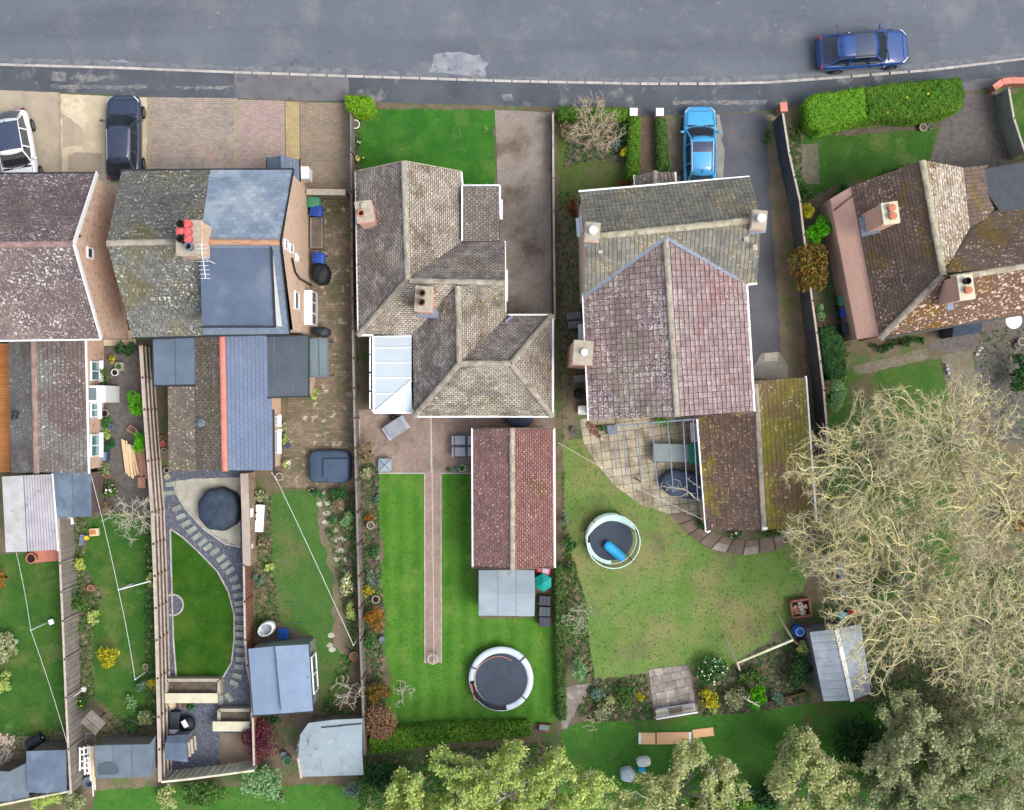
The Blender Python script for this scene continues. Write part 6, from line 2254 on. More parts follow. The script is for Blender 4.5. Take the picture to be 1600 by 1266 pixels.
def colonize(attr, base, trunk_top, step=.32, infl=3.2, kill=.55, iters=140, wob=.28, up=.05):
    nodes = [np.array(base, float)]
    par = [-1]
    tt = np.array(trunk_top, float)
    n = max(2, int(np.linalg.norm(tt - nodes[0]) / step))
    for i in range(1, n + 1):
        nodes.append(nodes[0] + (tt - nodes[0]) * i / n + rng.normal(size=3) * .02)
        par.append(len(nodes) - 2)
    act = attr.copy()
    nd = np.array(nodes)
    D = np.linalg.norm(act[:, None] - nd[None], axis=2)
    near = D.argmin(1)
    dist = D.min(1)
    kids = {}
    heading = {}
    for it in range(iters):
        if not len(act):
            break
        m = dist < infl
        if not m.any():
            m = dist < dist.min() + .5
        idx = near[m]
        dirs = unit(act[m] - nd[idx])
        acc = np.zeros_like(nd)
        np.add.at(acc, idx, dirs)
        src = np.unique(idx)
        new, np_ = [], []
        for s in src:
            if kids.get(s, 0) >= 3:
                continue
            v = acc[s]
            l = np.linalg.norm(v)
            if l < 1e-3:
                continue
            h0 = heading.get(s)
            v = v / l + rng.normal(size=3) * wob + np.array([0, 0, up])
            if h0 is not None:
                v = v + h0 * .45
            v /= np.linalg.norm(v)
            kids[s] = kids.get(s, 0) + 1
            new.append(nd[s] + v * step)
            np_.append(s)
            heading[len(nd) + len(new) - 1] = v
        if not new:
            break
        new = np.array(new)
        k0 = len(nd)
        nd = np.concatenate([nd, new])
        par += np_
        Dn = np.linalg.norm(act[:, None] - new[None], axis=2)
        bm, bi = Dn.min(1), Dn.argmin(1) + k0
        better = bm < dist
        dist = np.where(better, bm, dist)
        near = np.where(better, bi, near)
        keepm = dist > kill
        act, dist, near = act[keepm], dist[keepm], near[keepm]
    return nd, np.array(par)

def radii(par, tip=.016, e=2.35, cap=.3):
    n = len(par)
    acc = np.zeros(n)
    has = np.zeros(n, bool)
    has[par[par >= 0]] = True
    r = np.zeros(n)
    for i in range(n - 1, -1, -1):
        r[i] = tip if not has[i] else max(tip, acc[i] ** (1 / e))
        if par[i] >= 0:
            acc[par[i]] += r[i] ** e
    return np.minimum(r, cap), has

def branch_quads(nd, par, r, sel, sides=4):
    i = np.where(sel & (par >= 0))[0]
    a, b = nd[par[i]], nd[i]
    ra, rb = np.minimum(r[par[i]], r[i] * 1.25), r[i]
    d = unit(b - a)
    b = b + d * rb[:, None] * .5
    x = unit(np.cross(d, np.array([.31, .52, .79])))
    y = np.cross(d, x)
    out = []
    for k in range(sides):
        t0, t1 = 2 * math.pi * k / sides, 2 * math.pi * (k + 1) / sides
        v0, v1 = x * math.cos(t0) + y * math.sin(t0), x * math.cos(t1) + y * math.sin(t1)
        out.append(np.stack([a + v0 * ra[:, None], a + v1 * ra[:, None], b + v1 * rb[:, None], b + v0 * rb[:, None]], 1))
    return np.concatenate(out)

def tree(label, x, y, rpx, h, z0, mt_twig, name='bare_tree', cat='tree', attr=1500, step=.3, kill=.5, tip=.017, cap=.24, trunk=1.8, leaf=None, nleaf=0, lsize=.09, squash=1.0, group=None, wob=.28, mt_trunk='bark', base_px=None, inner=.15, spray=0, spray_mt=None):
    """x, y, rpx: crown in the photo; h top height, z0 underside of crown"""
    zc = (h + z0) / 2 + .15 * (h - z0)
    c = P(x, y, zc)
    rad = rpx / S * (H - zc) / H
    b = P(*base_px) if base_px else V((c.x, c.y, 0))
    o = thing(name, label, cat, (b.x, b.y, 0), 0, group)
    d = unit(rng.normal(size=(attr * 2, 3)))
    q = d * (rng.uniform(inner, 1, attr * 2) ** .5)[:, None]
    # lobed crown outline
    th = np.arctan2(q[:, 1], q[:, 0])
    ph = rng.uniform(0, 6.28, 4)
    lk = 1.7 if leaf else 1.0
    lob = 1 + lk * .12 * np.sin(3 * th + ph[0]) + lk * .09 * np.sin(5 * th + ph[1]) + lk * .07 * np.sin(8 * th + ph[2])
    q[:, :2] *= (rad * lob)[:, None]
    q[:, 1] *= squash
    q[:, 2] = np.where(q[:, 2] > 0, q[:, 2] * (h - zc), q[:, 2] * (zc - z0))
    g = np.sin(q[:, 0] * 1.9 + ph[0]) * np.sin(q[:, 1] * 1.7 + ph[1]) + .7 * np.sin(q[:, 0] * 3.1 - q[:, 1] * 2.3 + ph[2])
    if rad > 1.5:
        q = q[g > -.5]
    q = q[:attr] + np.array([c.x - b.x, c.y - b.y, zc])
    nd, par = colonize(q, (0, 0, 0), (0, 0, trunk), step, 4.0, kill, wob=wob)
    r, has = radii(par, tip, cap=cap)
    tk = .045 if spray_mt else .085
    raw_mesh('trunk', branch_quads(nd, par, r, r > tk, 7), 4, mt_trunk, o)
    cq = [branch_quads(nd, par, r, r <= tk, 4)]
    if spray:
        i = np.where((r < tip * 1.9) & (par >= 0))[0]
        i = np.repeat(i, spray)
        n = len(i)
        d = unit(unit(nd[i] - nd[par[i]]) + rng.normal(size=(n, 3)) * .75 + np.array([0, 0, .15]))
        a = nd[par[i]] + (nd[i] - nd[par[i]]) * rng.uniform(0, 1, (n, 1))
        b = a + d * rng.uniform(.16, .42, (n, 1))
        x = unit(np.cross(d, np.array([0, 0, 1.0]) + rng.normal(size=(n, 3)) * .25))
        sq = np.stack([a - x * .009, a + x * .009, b + x * .004, b - x * .004], 1)
        if spray_mt:
            raw_mesh('fine_twig', sq, 4, spray_mt, o, kind='stuff')
        else:
            cq.append(sq)
    raw_mesh('crown', np.concatenate(cq), 4, mt_twig, o)
    if leaf:
        tips = nd[r < tip * 2.2]
        g = np.sin(tips[:, 0] * 2.3 + ph[0]) * np.sin(tips[:, 1] * 2.1 + ph[1]) + .6 * np.sin(tips[:, 0] * 4.1 + tips[:, 1] * 3.3 + ph[2])
        tips = tips[g > (-.5 if leaf != 'leaf_olive' else -.95)]
        k = rng.integers(0, len(tips), nleaf)
        off = rng.normal(size=(nleaf, 3)) * np.array([.12, .12, .10])
        p = tips[k] + off
        raw_mesh('foliage', leaf_quads(p, lsize, np.tile([0, 0, 1.0], (nleaf, 1)), .5), 4, leaf, o)
    return o

# hedges
hedge('clipped brighter lime hedge end nearest the blue estate car', [(1260, 158), (1272, 147), (1310, 143), (1352, 136), (1356, 184), (1330, 192), (1285, 205), (1264, 196)], 1.5, 'leaf_hedge_light', rag=.6)
hedge('long mid green clipped hedge with a few yellow leaves beside the pavement', [(1353, 137), (1400, 130), (1450, 126), (1502, 121), (1507, 140), (1504, 168), (1480, 178), (1430, 186), (1380, 182), (1357, 186)], 1.5, 'leaf_hedge', rag=.7, flowers=('yellow_flower', 5, .06))
hedge('small lime hedge at the front corner of the bright lawn', [(540, 149), (578, 151), (584, 168), (574, 180), (550, 178), (540, 166)], 1.0, 'leaf_lime')
hedge('low green hedge between pavement and the bare front garden tree', [(873, 167), (986, 169), (986, 184), (930, 187), (873, 186)], .9, 'leaf_hedge')
hedge('narrow clipped green hedge on the white pillar side of the brick path', [(985, 183), (1000, 183), (998, 274), (981, 276)], 1.0, 'leaf_hedge')
hedge('narrow mossy hedge strip between brick path and the sky blue car', [(1027, 184), (1040, 184), (1046, 262), (1030, 264)], .8, 'leaf_green')
hedge('low loose green hedge closing the striped lawn at its foot', [(577, 1156), (620, 1140), (700, 1134), (826, 1131), (828, 1150), (700, 1162), (640, 1170), (582, 1180)], .8, 'leaf_hedge', leaf=.06, dens=600)
hedge('narrow green hedge running beside the large trampoline', [(868, 884), (878, 884), (882, 1000), (884, 1126), (873, 1128), (869, 1000)], .8, 'leaf_green', dens=500)
hedge('blue-green conifer hedge under the brown bungalow beside the navy fence', [(1282, 515), (1300, 512), (1318, 530), (1322, 585), (1300, 592), (1286, 570)], 2.0, 'leaf_dark', leaf=.06)
SH = [
 ('big rounded pale green laurel behind the red acer', 408, 1223, 44, 26, 1.9, 'leaf_mint', dict(leaf=.1)),
 ('dark red acer bush beside the gravel yard', 405, 1158, 30, 36, 1.6, 'leaf_red', dict(name='acer_bush', dens=420)),
 ('orange leaved bush in the long border beside the striped lawn', 584, 968, 17, 20, 1.1, 'leaf_orange', {}),
 ('copper pink bush at the foot of the border by the dark hedge', 594, 1124, 26, 34, 1.7, 'leaf_pinkish', {}),
 ('brownish bush just above the copper pink bush', 590, 1085, 20, 20, 1.4, 'leaf_copper', {}),
 ('tan dead looking shrub on the trellis corner of the bungalow patio', 576, 706, 15, 21, 1.5, 'leaf_dry', dict(dens=420)),
 ('green shrub below the orange bush in the long border', 576, 1002, 12, 16, .8, 'leaf_ivy', {}),
 ('low green plants with a grey pot in the long border', 580, 860, 14, 20, .6, 'leaf_ivy', dict(dens=260)),
 ('sparse blue-green plants by the white half moon in the long border', 582, 905, 16, 16, .5, 'leaf_glaucous', dict(dens=220)),
 ('yellow green low clump in the long border above the dark pot', 574, 925, 12, 10, .5, 'leaf_yellow', dict(dens=240)),
 ('greyish shrub at the top of the long border by the pyramid box', 573, 742, 14, 14, .8, 'leaf_olive', dict(dens=300)),
 ('small white speckled plants along the upper long border', 588, 770, 5, 26, .3, 'leaf_glaucous', dict(dens=220)),
 ('orange tinted small plant above the white ringed pot', 578, 810, 8, 7, .35, 'leaf_orange', dict(dens=240)),
 ('tall bright lime shrub upper one against the rail fence', 215, 628, 14, 34, 1.8, 'leaf_bright', dict(leaf=.06)),
 ('bright lime shrub lower one beside the plank pile', 221, 690, 14, 20, 1.7, 'leaf_bright', dict(leaf=.06)),
 ('bushy green shrub under the white fascia of the end house', 196, 545, 20, 15, 1.2, 'leaf_dark', {}),
 ('dark green shrub beside the yellow flowers and white pots', 160, 585, 12, 16, 1.0, 'leaf_green', {}),
 ('yellow flowering plant near the kitchen window of the end house', 175, 562, 6, 5, .5, 'leaf_yellow', {}),
 ('green clump in pots below the small wing window', 165, 660, 10, 9, .8, 'leaf_ivy', {}),
 ('yellowish plant among pots by the end house wing', 166, 678, 9, 8, .6, 'leaf_spring', {}),
 ('scrubby plants below the plank pile beside the felt shed', 163, 735, 12, 14, .7, 'leaf_olive', dict(dens=320)),
 ('pale scrub with white flowers on the dark path end', 172, 768, 16, 14, .6, 'leaf_green', dict(flowers=('blossom', 14, .06))),
 ('straw coloured grass clump beside the washing line', 168, 794, 16, 9, .5, 'leaf_dry', {}),
 ('round mixed bush at the middle of the patchy border', 122, 940, 20, 22, 1.0, 'leaf_green', dict(dens=420)),
 ('spiky yellow green clump below the round mixed bush', 146, 962, 12, 14, .6, 'leaf_spring', {}),
 ('pale flowering bush beside the striped board fence', 128, 882, 12, 12, .7, 'leaf_spring', dict(flowers=('yellow_flower', 16, .05))),
 ('bright yellow green young shrub alone on the fenced lawn', 171, 1028, 21, 20, 1.2, 'leaf_yellow', dict(dens=360)),
 ('yellow bush against the rail fence', 237, 1068, 7, 14, 1.0, 'leaf_yellow', {}),
 ('feathery green fern clump on the fenced lawn', 207, 1098, 14, 14, .6, 'leaf_mint', dict(dens=280)),
 ('mixed green shrub beside the brown bird table', 124, 1100, 14, 16, .9, 'leaf_ivy', dict(flowers=('yellow_flower', 10, .05))),
 ('silvery shrub at the end of the washing line', 220, 1070, 9, 12, .7, 'leaf_glaucous', {}),
 ('ragged dark shrub by the rail fence bottom', 228, 1122, 14, 16, .9, 'leaf_olive', {}),
 ('green leafy heap above the long pale shed', 206, 1136, 10, 9, .7, 'leaf_ivy', {}),
 ('low green row along the rail fence by the lawn', 236, 898, 6, 26, .6, 'leaf_spring', dict(dens=280)),
 ('brown and gold bush at the picture edge beside the first lawn', 2, 905, 8, 22, 1.2, 'leaf_orange', {}),
 ('olive bush with white pots at the picture edge', 8, 1010, 22, 24, 1.0, 'leaf_olive', {}),
 ('rounded yellow green bush at the picture edge low down', 4, 1070, 14, 28, 1.2, 'leaf_spring', {}),
 ('pale sage shrub at the top of the narrow lawn by the stone wall', 408, 776, 16, 10, .7, 'leaf_olive', dict(dens=360)),
 ('dry shrub and plants in the bed below the white trough', 413, 850, 14, 16, .6, 'leaf_dry', dict(dens=300)),
 ('yellow green cushion plant in the dark bed by the stone wall', 420, 886, 8, 6, .4, 'leaf_spring', {}),
 ('grey leaved bush in the dark bed by the red-brown fence', 403, 905, 9, 12, .6, 'leaf_glaucous', {}),
 ('green bush below the covered garden furniture', 498, 772, 10, 10, .7, 'leaf_ivy', {}),
 ('wide leafy bush by the block yard edge and brown fence', 532, 770, 14, 14, .9, 'leaf_ivy', {}),
 ('tan shrub in the border beside the stepping stones', 534, 790, 14, 12, .8, 'leaf_dry', {}),
 ('pale green shrub against the brown fence near the tan shrub', 545, 815, 10, 16, 1.0, 'leaf_mint', {}),
 ('small green cushion beside the stepping stone trail', 520, 812, 7, 7, .5, 'leaf_ivy', {}),
 ('flat green cushion plant further down the stepping stone trail', 518, 834, 11, 9, .3, 'leaf_green', {}),
 ('cream flowering shrub by the brown fence halfway down', 540, 912, 12, 26, 1.2, 'leaf_pale', dict(dens=300, flowers=('blossom', 22, .05))),
 ('light green shrub by the brown fence near the washing line end', 550, 955, 10, 18, 1.0, 'leaf_spring', {}),
 ('yellow plant with white flowers beside the block yard wall', 448, 727, 7, 9, .6, 'leaf_spring', dict(flowers=('blossom', 10, .05))),
 ('dark shrub under the summer house by the red acer', 425, 1125, 16, 9, .7, 'leaf_dark', {}),
 ('yellow fern like plant by the dark flat roof corner', 491, 616, 10, 12, .6, 'leaf_spring', dict(dens=300)),
 ('olive potted shrub by the white patio door of the semi', 441, 668, 8, 7, .6, 'leaf_olive', {}),
 ('second olive potted shrub nearer the covered furniture', 443, 685, 9, 7, .6, 'leaf_spring', {}),
 ('red-brown heather mound against the porch of the tall house', 978, 286, 14, 9, .6, 'leaf_russet', {}),
 ('russet green conifer at the corner of the peach side wall', 894, 328, 10, 20, 1.6, 'leaf_russet', {}),
 ('yellow bush at the foot of the narrow green hedge', 976, 236, 7, 12, .8, 'leaf_yellow', {}),
 ('dark evergreen shrub under the bare front garden tree', 968, 205, 16, 16, .9, 'leaf_dark', dict(dens=380)),
 ('bluish low shrub beside the yellow bush under the bare tree', 962, 228, 14, 12, .5, 'leaf_glaucous', dict(dens=260)),
 ('pinkish brown twiggy shrub by the low front hedge', 888, 205, 12, 20, 1.0, 'leaf_dry', dict(dens=200)),
 ('copper leaved small tree overhanging the navy fence', 1263, 420, 32, 46, 3.0, 'leaf_copper', dict(name='copper_tree', cat='tree', leaf=.09, dens=420)),
 ('vivid lime shrub behind the copper tree', 1277, 360, 20, 34, 2.0, 'leaf_bright', dict(leaf=.06)),
 ('yellow tipped shrub on top of the vivid lime shrub', 1262, 335, 14, 16, 2.1, 'leaf_yellow', {}),
 ('pale green small bush below the copper tree', 1284, 488, 9, 15, 1.0, 'leaf_mint', {}),
 ('pale mint tall shrub at the edge of the bare trees', 1305, 620, 17, 30, 2.2, 'leaf_mint', dict(leaf=.06)),
 ('green shrubs lining the front edge of the brown bungalow', 1400, 268, 34, 9, .7, 'leaf_green', dict(rz=R(16))),
 ('dark leafy border corner by the gravel patch', 1318, 300, 20, 12, .7, 'leaf_ivy', dict(rz=R(30))),
 ('deep green strip of ground cover under the bungalow eaves', 1400, 538, 62, 9, .4, 'leaf_dark', dict(rz=R(9))),
 ('dark ivy mass at the picture edge behind the bungalow yard', 1592, 585, 16, 40, 1.6, 'leaf_dark', {}),
 ('leafy ground cover along the navy fence top', 1248, 205, 10, 26, .4, 'leaf_green', dict(dens=300)),
 ('low leafy plants between the gravel patch and navy fence', 1262, 300, 12, 22, .5, 'leaf_green', dict(dens=300)),
 ('thin green weeds along the tarmac drive below the red brick pillar', 1198, 215, 5, 18, .4, 'leaf_green', dict(dens=160)),
 ('pale green rounded shrub at the bottom of the border by the hedge', 903, 1045, 15, 24, 1.6, 'leaf_mint', {}),
 ('leafy climbing shrub beside the netted trampoline', 890, 850, 9, 22, 1.4, 'leaf_ivy', {}),
 ('thin green climber below the netted trampoline', 893, 895, 9, 22, 1.2, 'leaf_green', dict(dens=330)),
 ('white speckled climber at the top of the worn lawn border', 882, 812, 6, 24, .9, 'leaf_glaucous', dict(dens=300)),
 ('blue-green leafy plant at the corner of the lower border', 936, 1083, 14, 12, .6, 'leaf_glaucous', {}),
 ('cream round shrub in the lower border', 954, 1096, 9, 9, .7, 'leaf_pale', {}),
 ('grey green mixed shrub in the lower border', 975, 1090, 22, 22, .8, 'leaf_green', dict(dens=380)),
 ('olive shrub at the front of the lower border', 940, 1112, 20, 14, .8, 'leaf_olive', dict(dens=380)),
 ('narrow golden shrub beside the slab terrace', 1000, 1085, 7, 16, .9, 'leaf_yellow', {}),
 ('large dark green shrub with white flowers beside the slab terrace', 1112, 1048, 32, 22, .9, 'leaf_ivy', dict(flowers=('blossom', 46, .05))),
 ('pinkish dried flower shrub above the golden bush', 1116, 1066, 11, 8, .7, 'leaf_dry', {}),
 ('golden yellow bush beside the slab terrace bench', 1107, 1092, 17, 15, .9, 'leaf_yellow', dict(rz=R(-40))),
 ('green fringe plant below the golden yellow bush', 1116, 1104, 11, 10, .7, 'leaf_spring', {}),
 ('bright green topped bush with a pale bare limb', 1182, 1087, 18, 24, 1.5, 'leaf_bright', {}),
 ('brownish twiggy mass beside the bright topped bush', 1150, 1090, 22, 20, 1.0, 'leaf_olive', dict(dens=330)),
 ('deep green shrub below the swing frame', 1175, 1056, 22, 14, .8, 'leaf_green', {}),
 ('sage shrub at the end of the shrub border', 1212, 1088, 14, 16, .8, 'leaf_glaucous', dict(dens=330)),
 ('dark evergreen mass against the metal shed wall', 1250, 1050, 18, 36, 1.4, 'leaf_dark', {}),
 ('leafy bush at the shed end of the swing frame', 1250, 1013, 15, 12, 1.2, 'leaf_spring', {}),
 ('green plants in the bed under the mossy garage', 1148, 836, 22, 7, .5, 'leaf_ivy', dict(rz=R(-6), flowers=('blossom', 8, .05))),
 ('dark low plants in the bed at the mossy garage corner', 1100, 822, 14, 9, .5, 'leaf_dark', {}),
 ('ferny plants under the verge of the mossy garage roof', 1205, 832, 28, 7, .5, 'leaf_green', {}),
 ('vivid green plant under the rear eaves of the tall house', 1033, 660, 16, 8, .7, 'leaf_bright', {}),
 ('small ivy plants beside terracotta rings on the terrace', 938, 668, 6, 6, .4, 'leaf_ivy', {}),
 ('dark shrub mass behind the dark hedge by the lane', 600, 1215, 46, 24, 1.6, 'leaf_dark', dict(leaf=.1)),
 ('glaucous shrub in the lane by the pale barrel shed', 553, 1236, 16, 14, 1.0, 'leaf_glaucous', {}),
 ('rough green scrub behind the sage boards fence', 320, 1238, 46, 20, 1.5, 'leaf_green', dict(leaf=.1)),
 ('pale scrub at the foot of the rail fence', 262, 1248, 18, 22, 1.1, 'leaf_pale', dict(dens=380)),
 ('yellow green scrub below the slate-blue felt shed', 75, 1252, 30, 14, 1.4, 'leaf_spring', dict(leaf=.09)),
 ('olive scrub below the white pallets', 118, 1254, 24, 14, 1.4, 'leaf_olive', dict(leaf=.09)),
 ('light broad leaved weed on the lane verge', 438, 1247, 9, 8, .5, 'leaf_mint', dict(dens=240)),
 ('cream daffodils in the dark bed by the bright front lawn', 563, 249, 7, 6, .35, 'leaf_green', dict(flowers=('daffodil', 16, .07), dens=200)),
 ('thin leaves and tiny white flowers higher in the dark front bed', 561, 225, 5, 14, .3, 'leaf_green', dict(flowers=('blossom', 4, .05), dens=160)),
 ('gold green bush at the picture edge among the bare trees', 1596, 818, 20, 26, 2.2, 'leaf_orange', dict(leaf=.09)),
 ('dark green undergrowth beneath the middle bare tree', 1360, 915, 24, 22, .9, 'leaf_dark', dict(dens=360)),
 ('dark ground ivy beneath the bare trees by the path', 1548, 900, 26, 24, .7, 'leaf_dark', dict(dens=300)),
]
for label, x, y, rx, ry, h, mt, kw in SH:
    shrub(label, x, y, rx, ry, h, mt, **kw)

# bare trees by the orchard lawn
TG = 'bare trees in the corner garden'
for lb, x, y, r, h, z0, at, bp in (
    ('tall bare gold-twigged tree closest to the mossy garage', 1360, 735, 118, 9.5, 3.4, 4200, (1362, 742)),
    ('bare gold-twigged tree beside the grey garden path', 1478, 700, 118, 10.5, 3.6, 4200, (1480, 700)),
    ('broad bare tree spreading over the metal shed', 1405, 925, 138, 10.0, 3.4, 5200, (1400, 905)),
    ('bare tree behind the grey path near the gold green bush', 1572, 800, 110, 10.5, 3.6, 3800, (1560, 790)),
    ('lowest bare tree over the dark leafy wood', 1535, 985, 118, 10.0, 3.4, 4400, (1520, 975)),
    ('bare tree over the blue climbing toys', 1300, 850, 74, 8.0, 2.6, 2000, (1320, 850)),
):
    tree(lb, x, y, r, h, z0, 'twig_gold', attr=int(at * 1.0), step=.21, kill=.275, tip=.0125, cap=.28, spray=2, spray_mt='twig_haze', trunk=2.0, base_px=bp, group=TG, wob=.22)
# small bare trees
tree('small bare spreading tree in the mossy front garden', 926, 190, 50, 3.6, 1.0, 'twig_tan', attr=520, step=.16, kill=.22, spray=2, tip=.012, cap=.11, trunk=.6, base_px=(918, 232), name='bare_tree')
tree('small bare tree with thin grey branches on the fenced lawn', 206, 806, 38, 3.4, 1.0, 'twig_grey', attr=300, step=.17, kill=.26, spray=2, tip=.010, cap=.08, trunk=.7, base_px=(214, 800))
tree('small leafless shrub beside the copper pink bush', 630, 1084, 22, 1.6, .4, 'twig_grey', name='bare_shrub', cat='shrub', attr=120, step=.12, kill=.18, tip=.011, cap=.05, trunk=.25)
tree('leafless grey shrub by the brown fence above the barrel shed', 542, 1085, 30, 2.6, .6, 'twig_grey', name='bare_shrub', cat='shrub', attr=260, step=.15, kill=.22, tip=.012, cap=.06, trunk=.3)
tree('bare twigs growing over the torn pale shed', 484, 1160, 24, 3.4, 1.0, 'twig_grey', name='bare_shrub', cat='shrub', attr=150, step=.15, kill=.24, tip=.012, cap=.06, trunk=.5, base_px=(462, 1168))
tree('pale twiggy shrub in the border beside the worn lawn', 903, 968, 24, 2.0, .4, 'twig_grey', name='bare_shrub', cat='shrub', attr=260, step=.13, kill=.18, tip=.012, cap=.05, trunk=.25, leaf='leaf_mint', nleaf=320, lsize=.05)
tree('bare vine trained along the pergola beams', 1062, 762, 40, 2.6, 1.9, 'twig_grey', name='bare_vine', cat='vine', attr=170, step=.14, kill=.2, tip=.012, cap=.05, trunk=2.0, base_px=(1094, 786), squash=.45)
tree('twiggy shrub with buds at the end of the lower border', 925, 1132, 18, 1.6, .3, 'twig_tan', name='bare_shrub', cat='shrub', attr=70, step=.14, kill=.2, tip=.011, cap=.05, trunk=.25)
# leafing trees along the lane and the wood
LG = 'leafing trees along the lane'
for lb, x, y, r, h, z0, at, lf, nl, sq in (
    ('large yellow-green leafing tree with grey branches below the bungalow plot', 812, 1250, 118, 6.0, 2.0, 1500, 'leaf_spring', 15000, .8),
    ('smaller yellow-green leafing tree at the lane beside the dark shrubs', 640, 1274, 70, 5.5, 1.6, 800, 'leaf_spring', 7500, .8),
    ('leafing tree over the white garden sacks', 1078, 1258, 106, 5.0, 1.6, 1300, 'leaf_pale', 11000, .75),
    ('pale cream-green tree standing alone in the lane', 1266, 1226, 68, 5.2, 1.5, 900, 'leaf_pale', 9000, 1.15),
    ('dull olive tree beneath the lowest bare tree', 1450, 1190, 100, 7.0, 1.8, 1300, 'leaf_olive', 12000, .9),
    ('dull olive tree in the bottom corner', 1570, 1180, 90, 7.5, 2.0, 1200, 'leaf_olive', 11000, 1.0),
    ('dull olive tree at the bottom edge of the wood', 1420, 1280, 90, 6.0, 1.6, 900, 'leaf_olive', 9000, .7),
    ('bright green sapling next to the tree over the sacks', 1130, 1262, 46, 4.5, 1.0, 400, 'leaf_hedge', 4500, .9),
):
    tree(lb, x, y, r, h, z0, 'twig_grey', name='leafing_tree', spray=2, attr=at, step=.28, kill=.4, tip=.015, cap=.2, trunk=1.4, leaf=lf, nleaf=int(nl * 1.8), lsize=.075, squash=sq, group=LG)
shrub('broad dark bramble floor under the olive wood', 1470, 1200, 140, 90, 1.3, 'leaf_green', leaf=.12, dens=220, name='bramble', cat='bramble')
shrub('dark bramble hollow beside the pale cream-green tree', 1340, 1160, 44, 50, .9, 'leaf_dark', leaf=.1, dens=220, name='bramble', cat='bramble')
shrub('dark ivy beside the bright green sapling', 1195, 1240, 34, 30, .9, 'leaf_dark', leaf=.1, dens=260, name='bramble', cat='bramble')

# ------------------------------------------------------------------ garden things
def pot(label, x, y, r, h, mt, fill='dark_bed', plant=None, name='plant_pot', group=None, z0=0, sq=False, rz=0):
    c = P(x, y, h + z0)
    r = r / S * (H - h) / H
    o = thing(name, label, 'pot', (c.x, c.y, z0), rz, group)
    mb = MB()
    if sq:
        mb.prism([(-r, -r), (r, -r), (r, r), (-r, r)], 0, h * .86)
        for a, b in (((-r, -r), (r, -r)), ((r, -r), (r, r)), ((r, r), (-r, r)), ((-r, r), (-r, -r))):
            mb.beam((*a, h - .02), (*b, h - .02), .06, .06)
        mb.build('pot_body', mt, o, world=False)
    else:
        mb.lathe([(r * .72, 0), (r * .95, h * .8), (r * 1.03, h * .82), (r * 1.03, h), (r * .84, h), (r * .82, h * .82)], n=18)
        mb.build('pot_body', mt, o, world=False)
    mb = MB()
    mb.lathe([(r * .83, h * .84), (r * .83, h * .845)], n=14)
    mb.build('pot_soil', fill, o, world=False)
    if plant:
        n = 60
        d = unit(rng.normal(size=(n, 3)))
        d[:, 2] = np.abs(d[:, 2])
        raw_mesh('foliage', leaf_quads(d * r * rng.uniform(.3, 1.1, (n, 1)) + np.array([0, 0, h]), .05, d, 1), 4, plant, o)
    return o

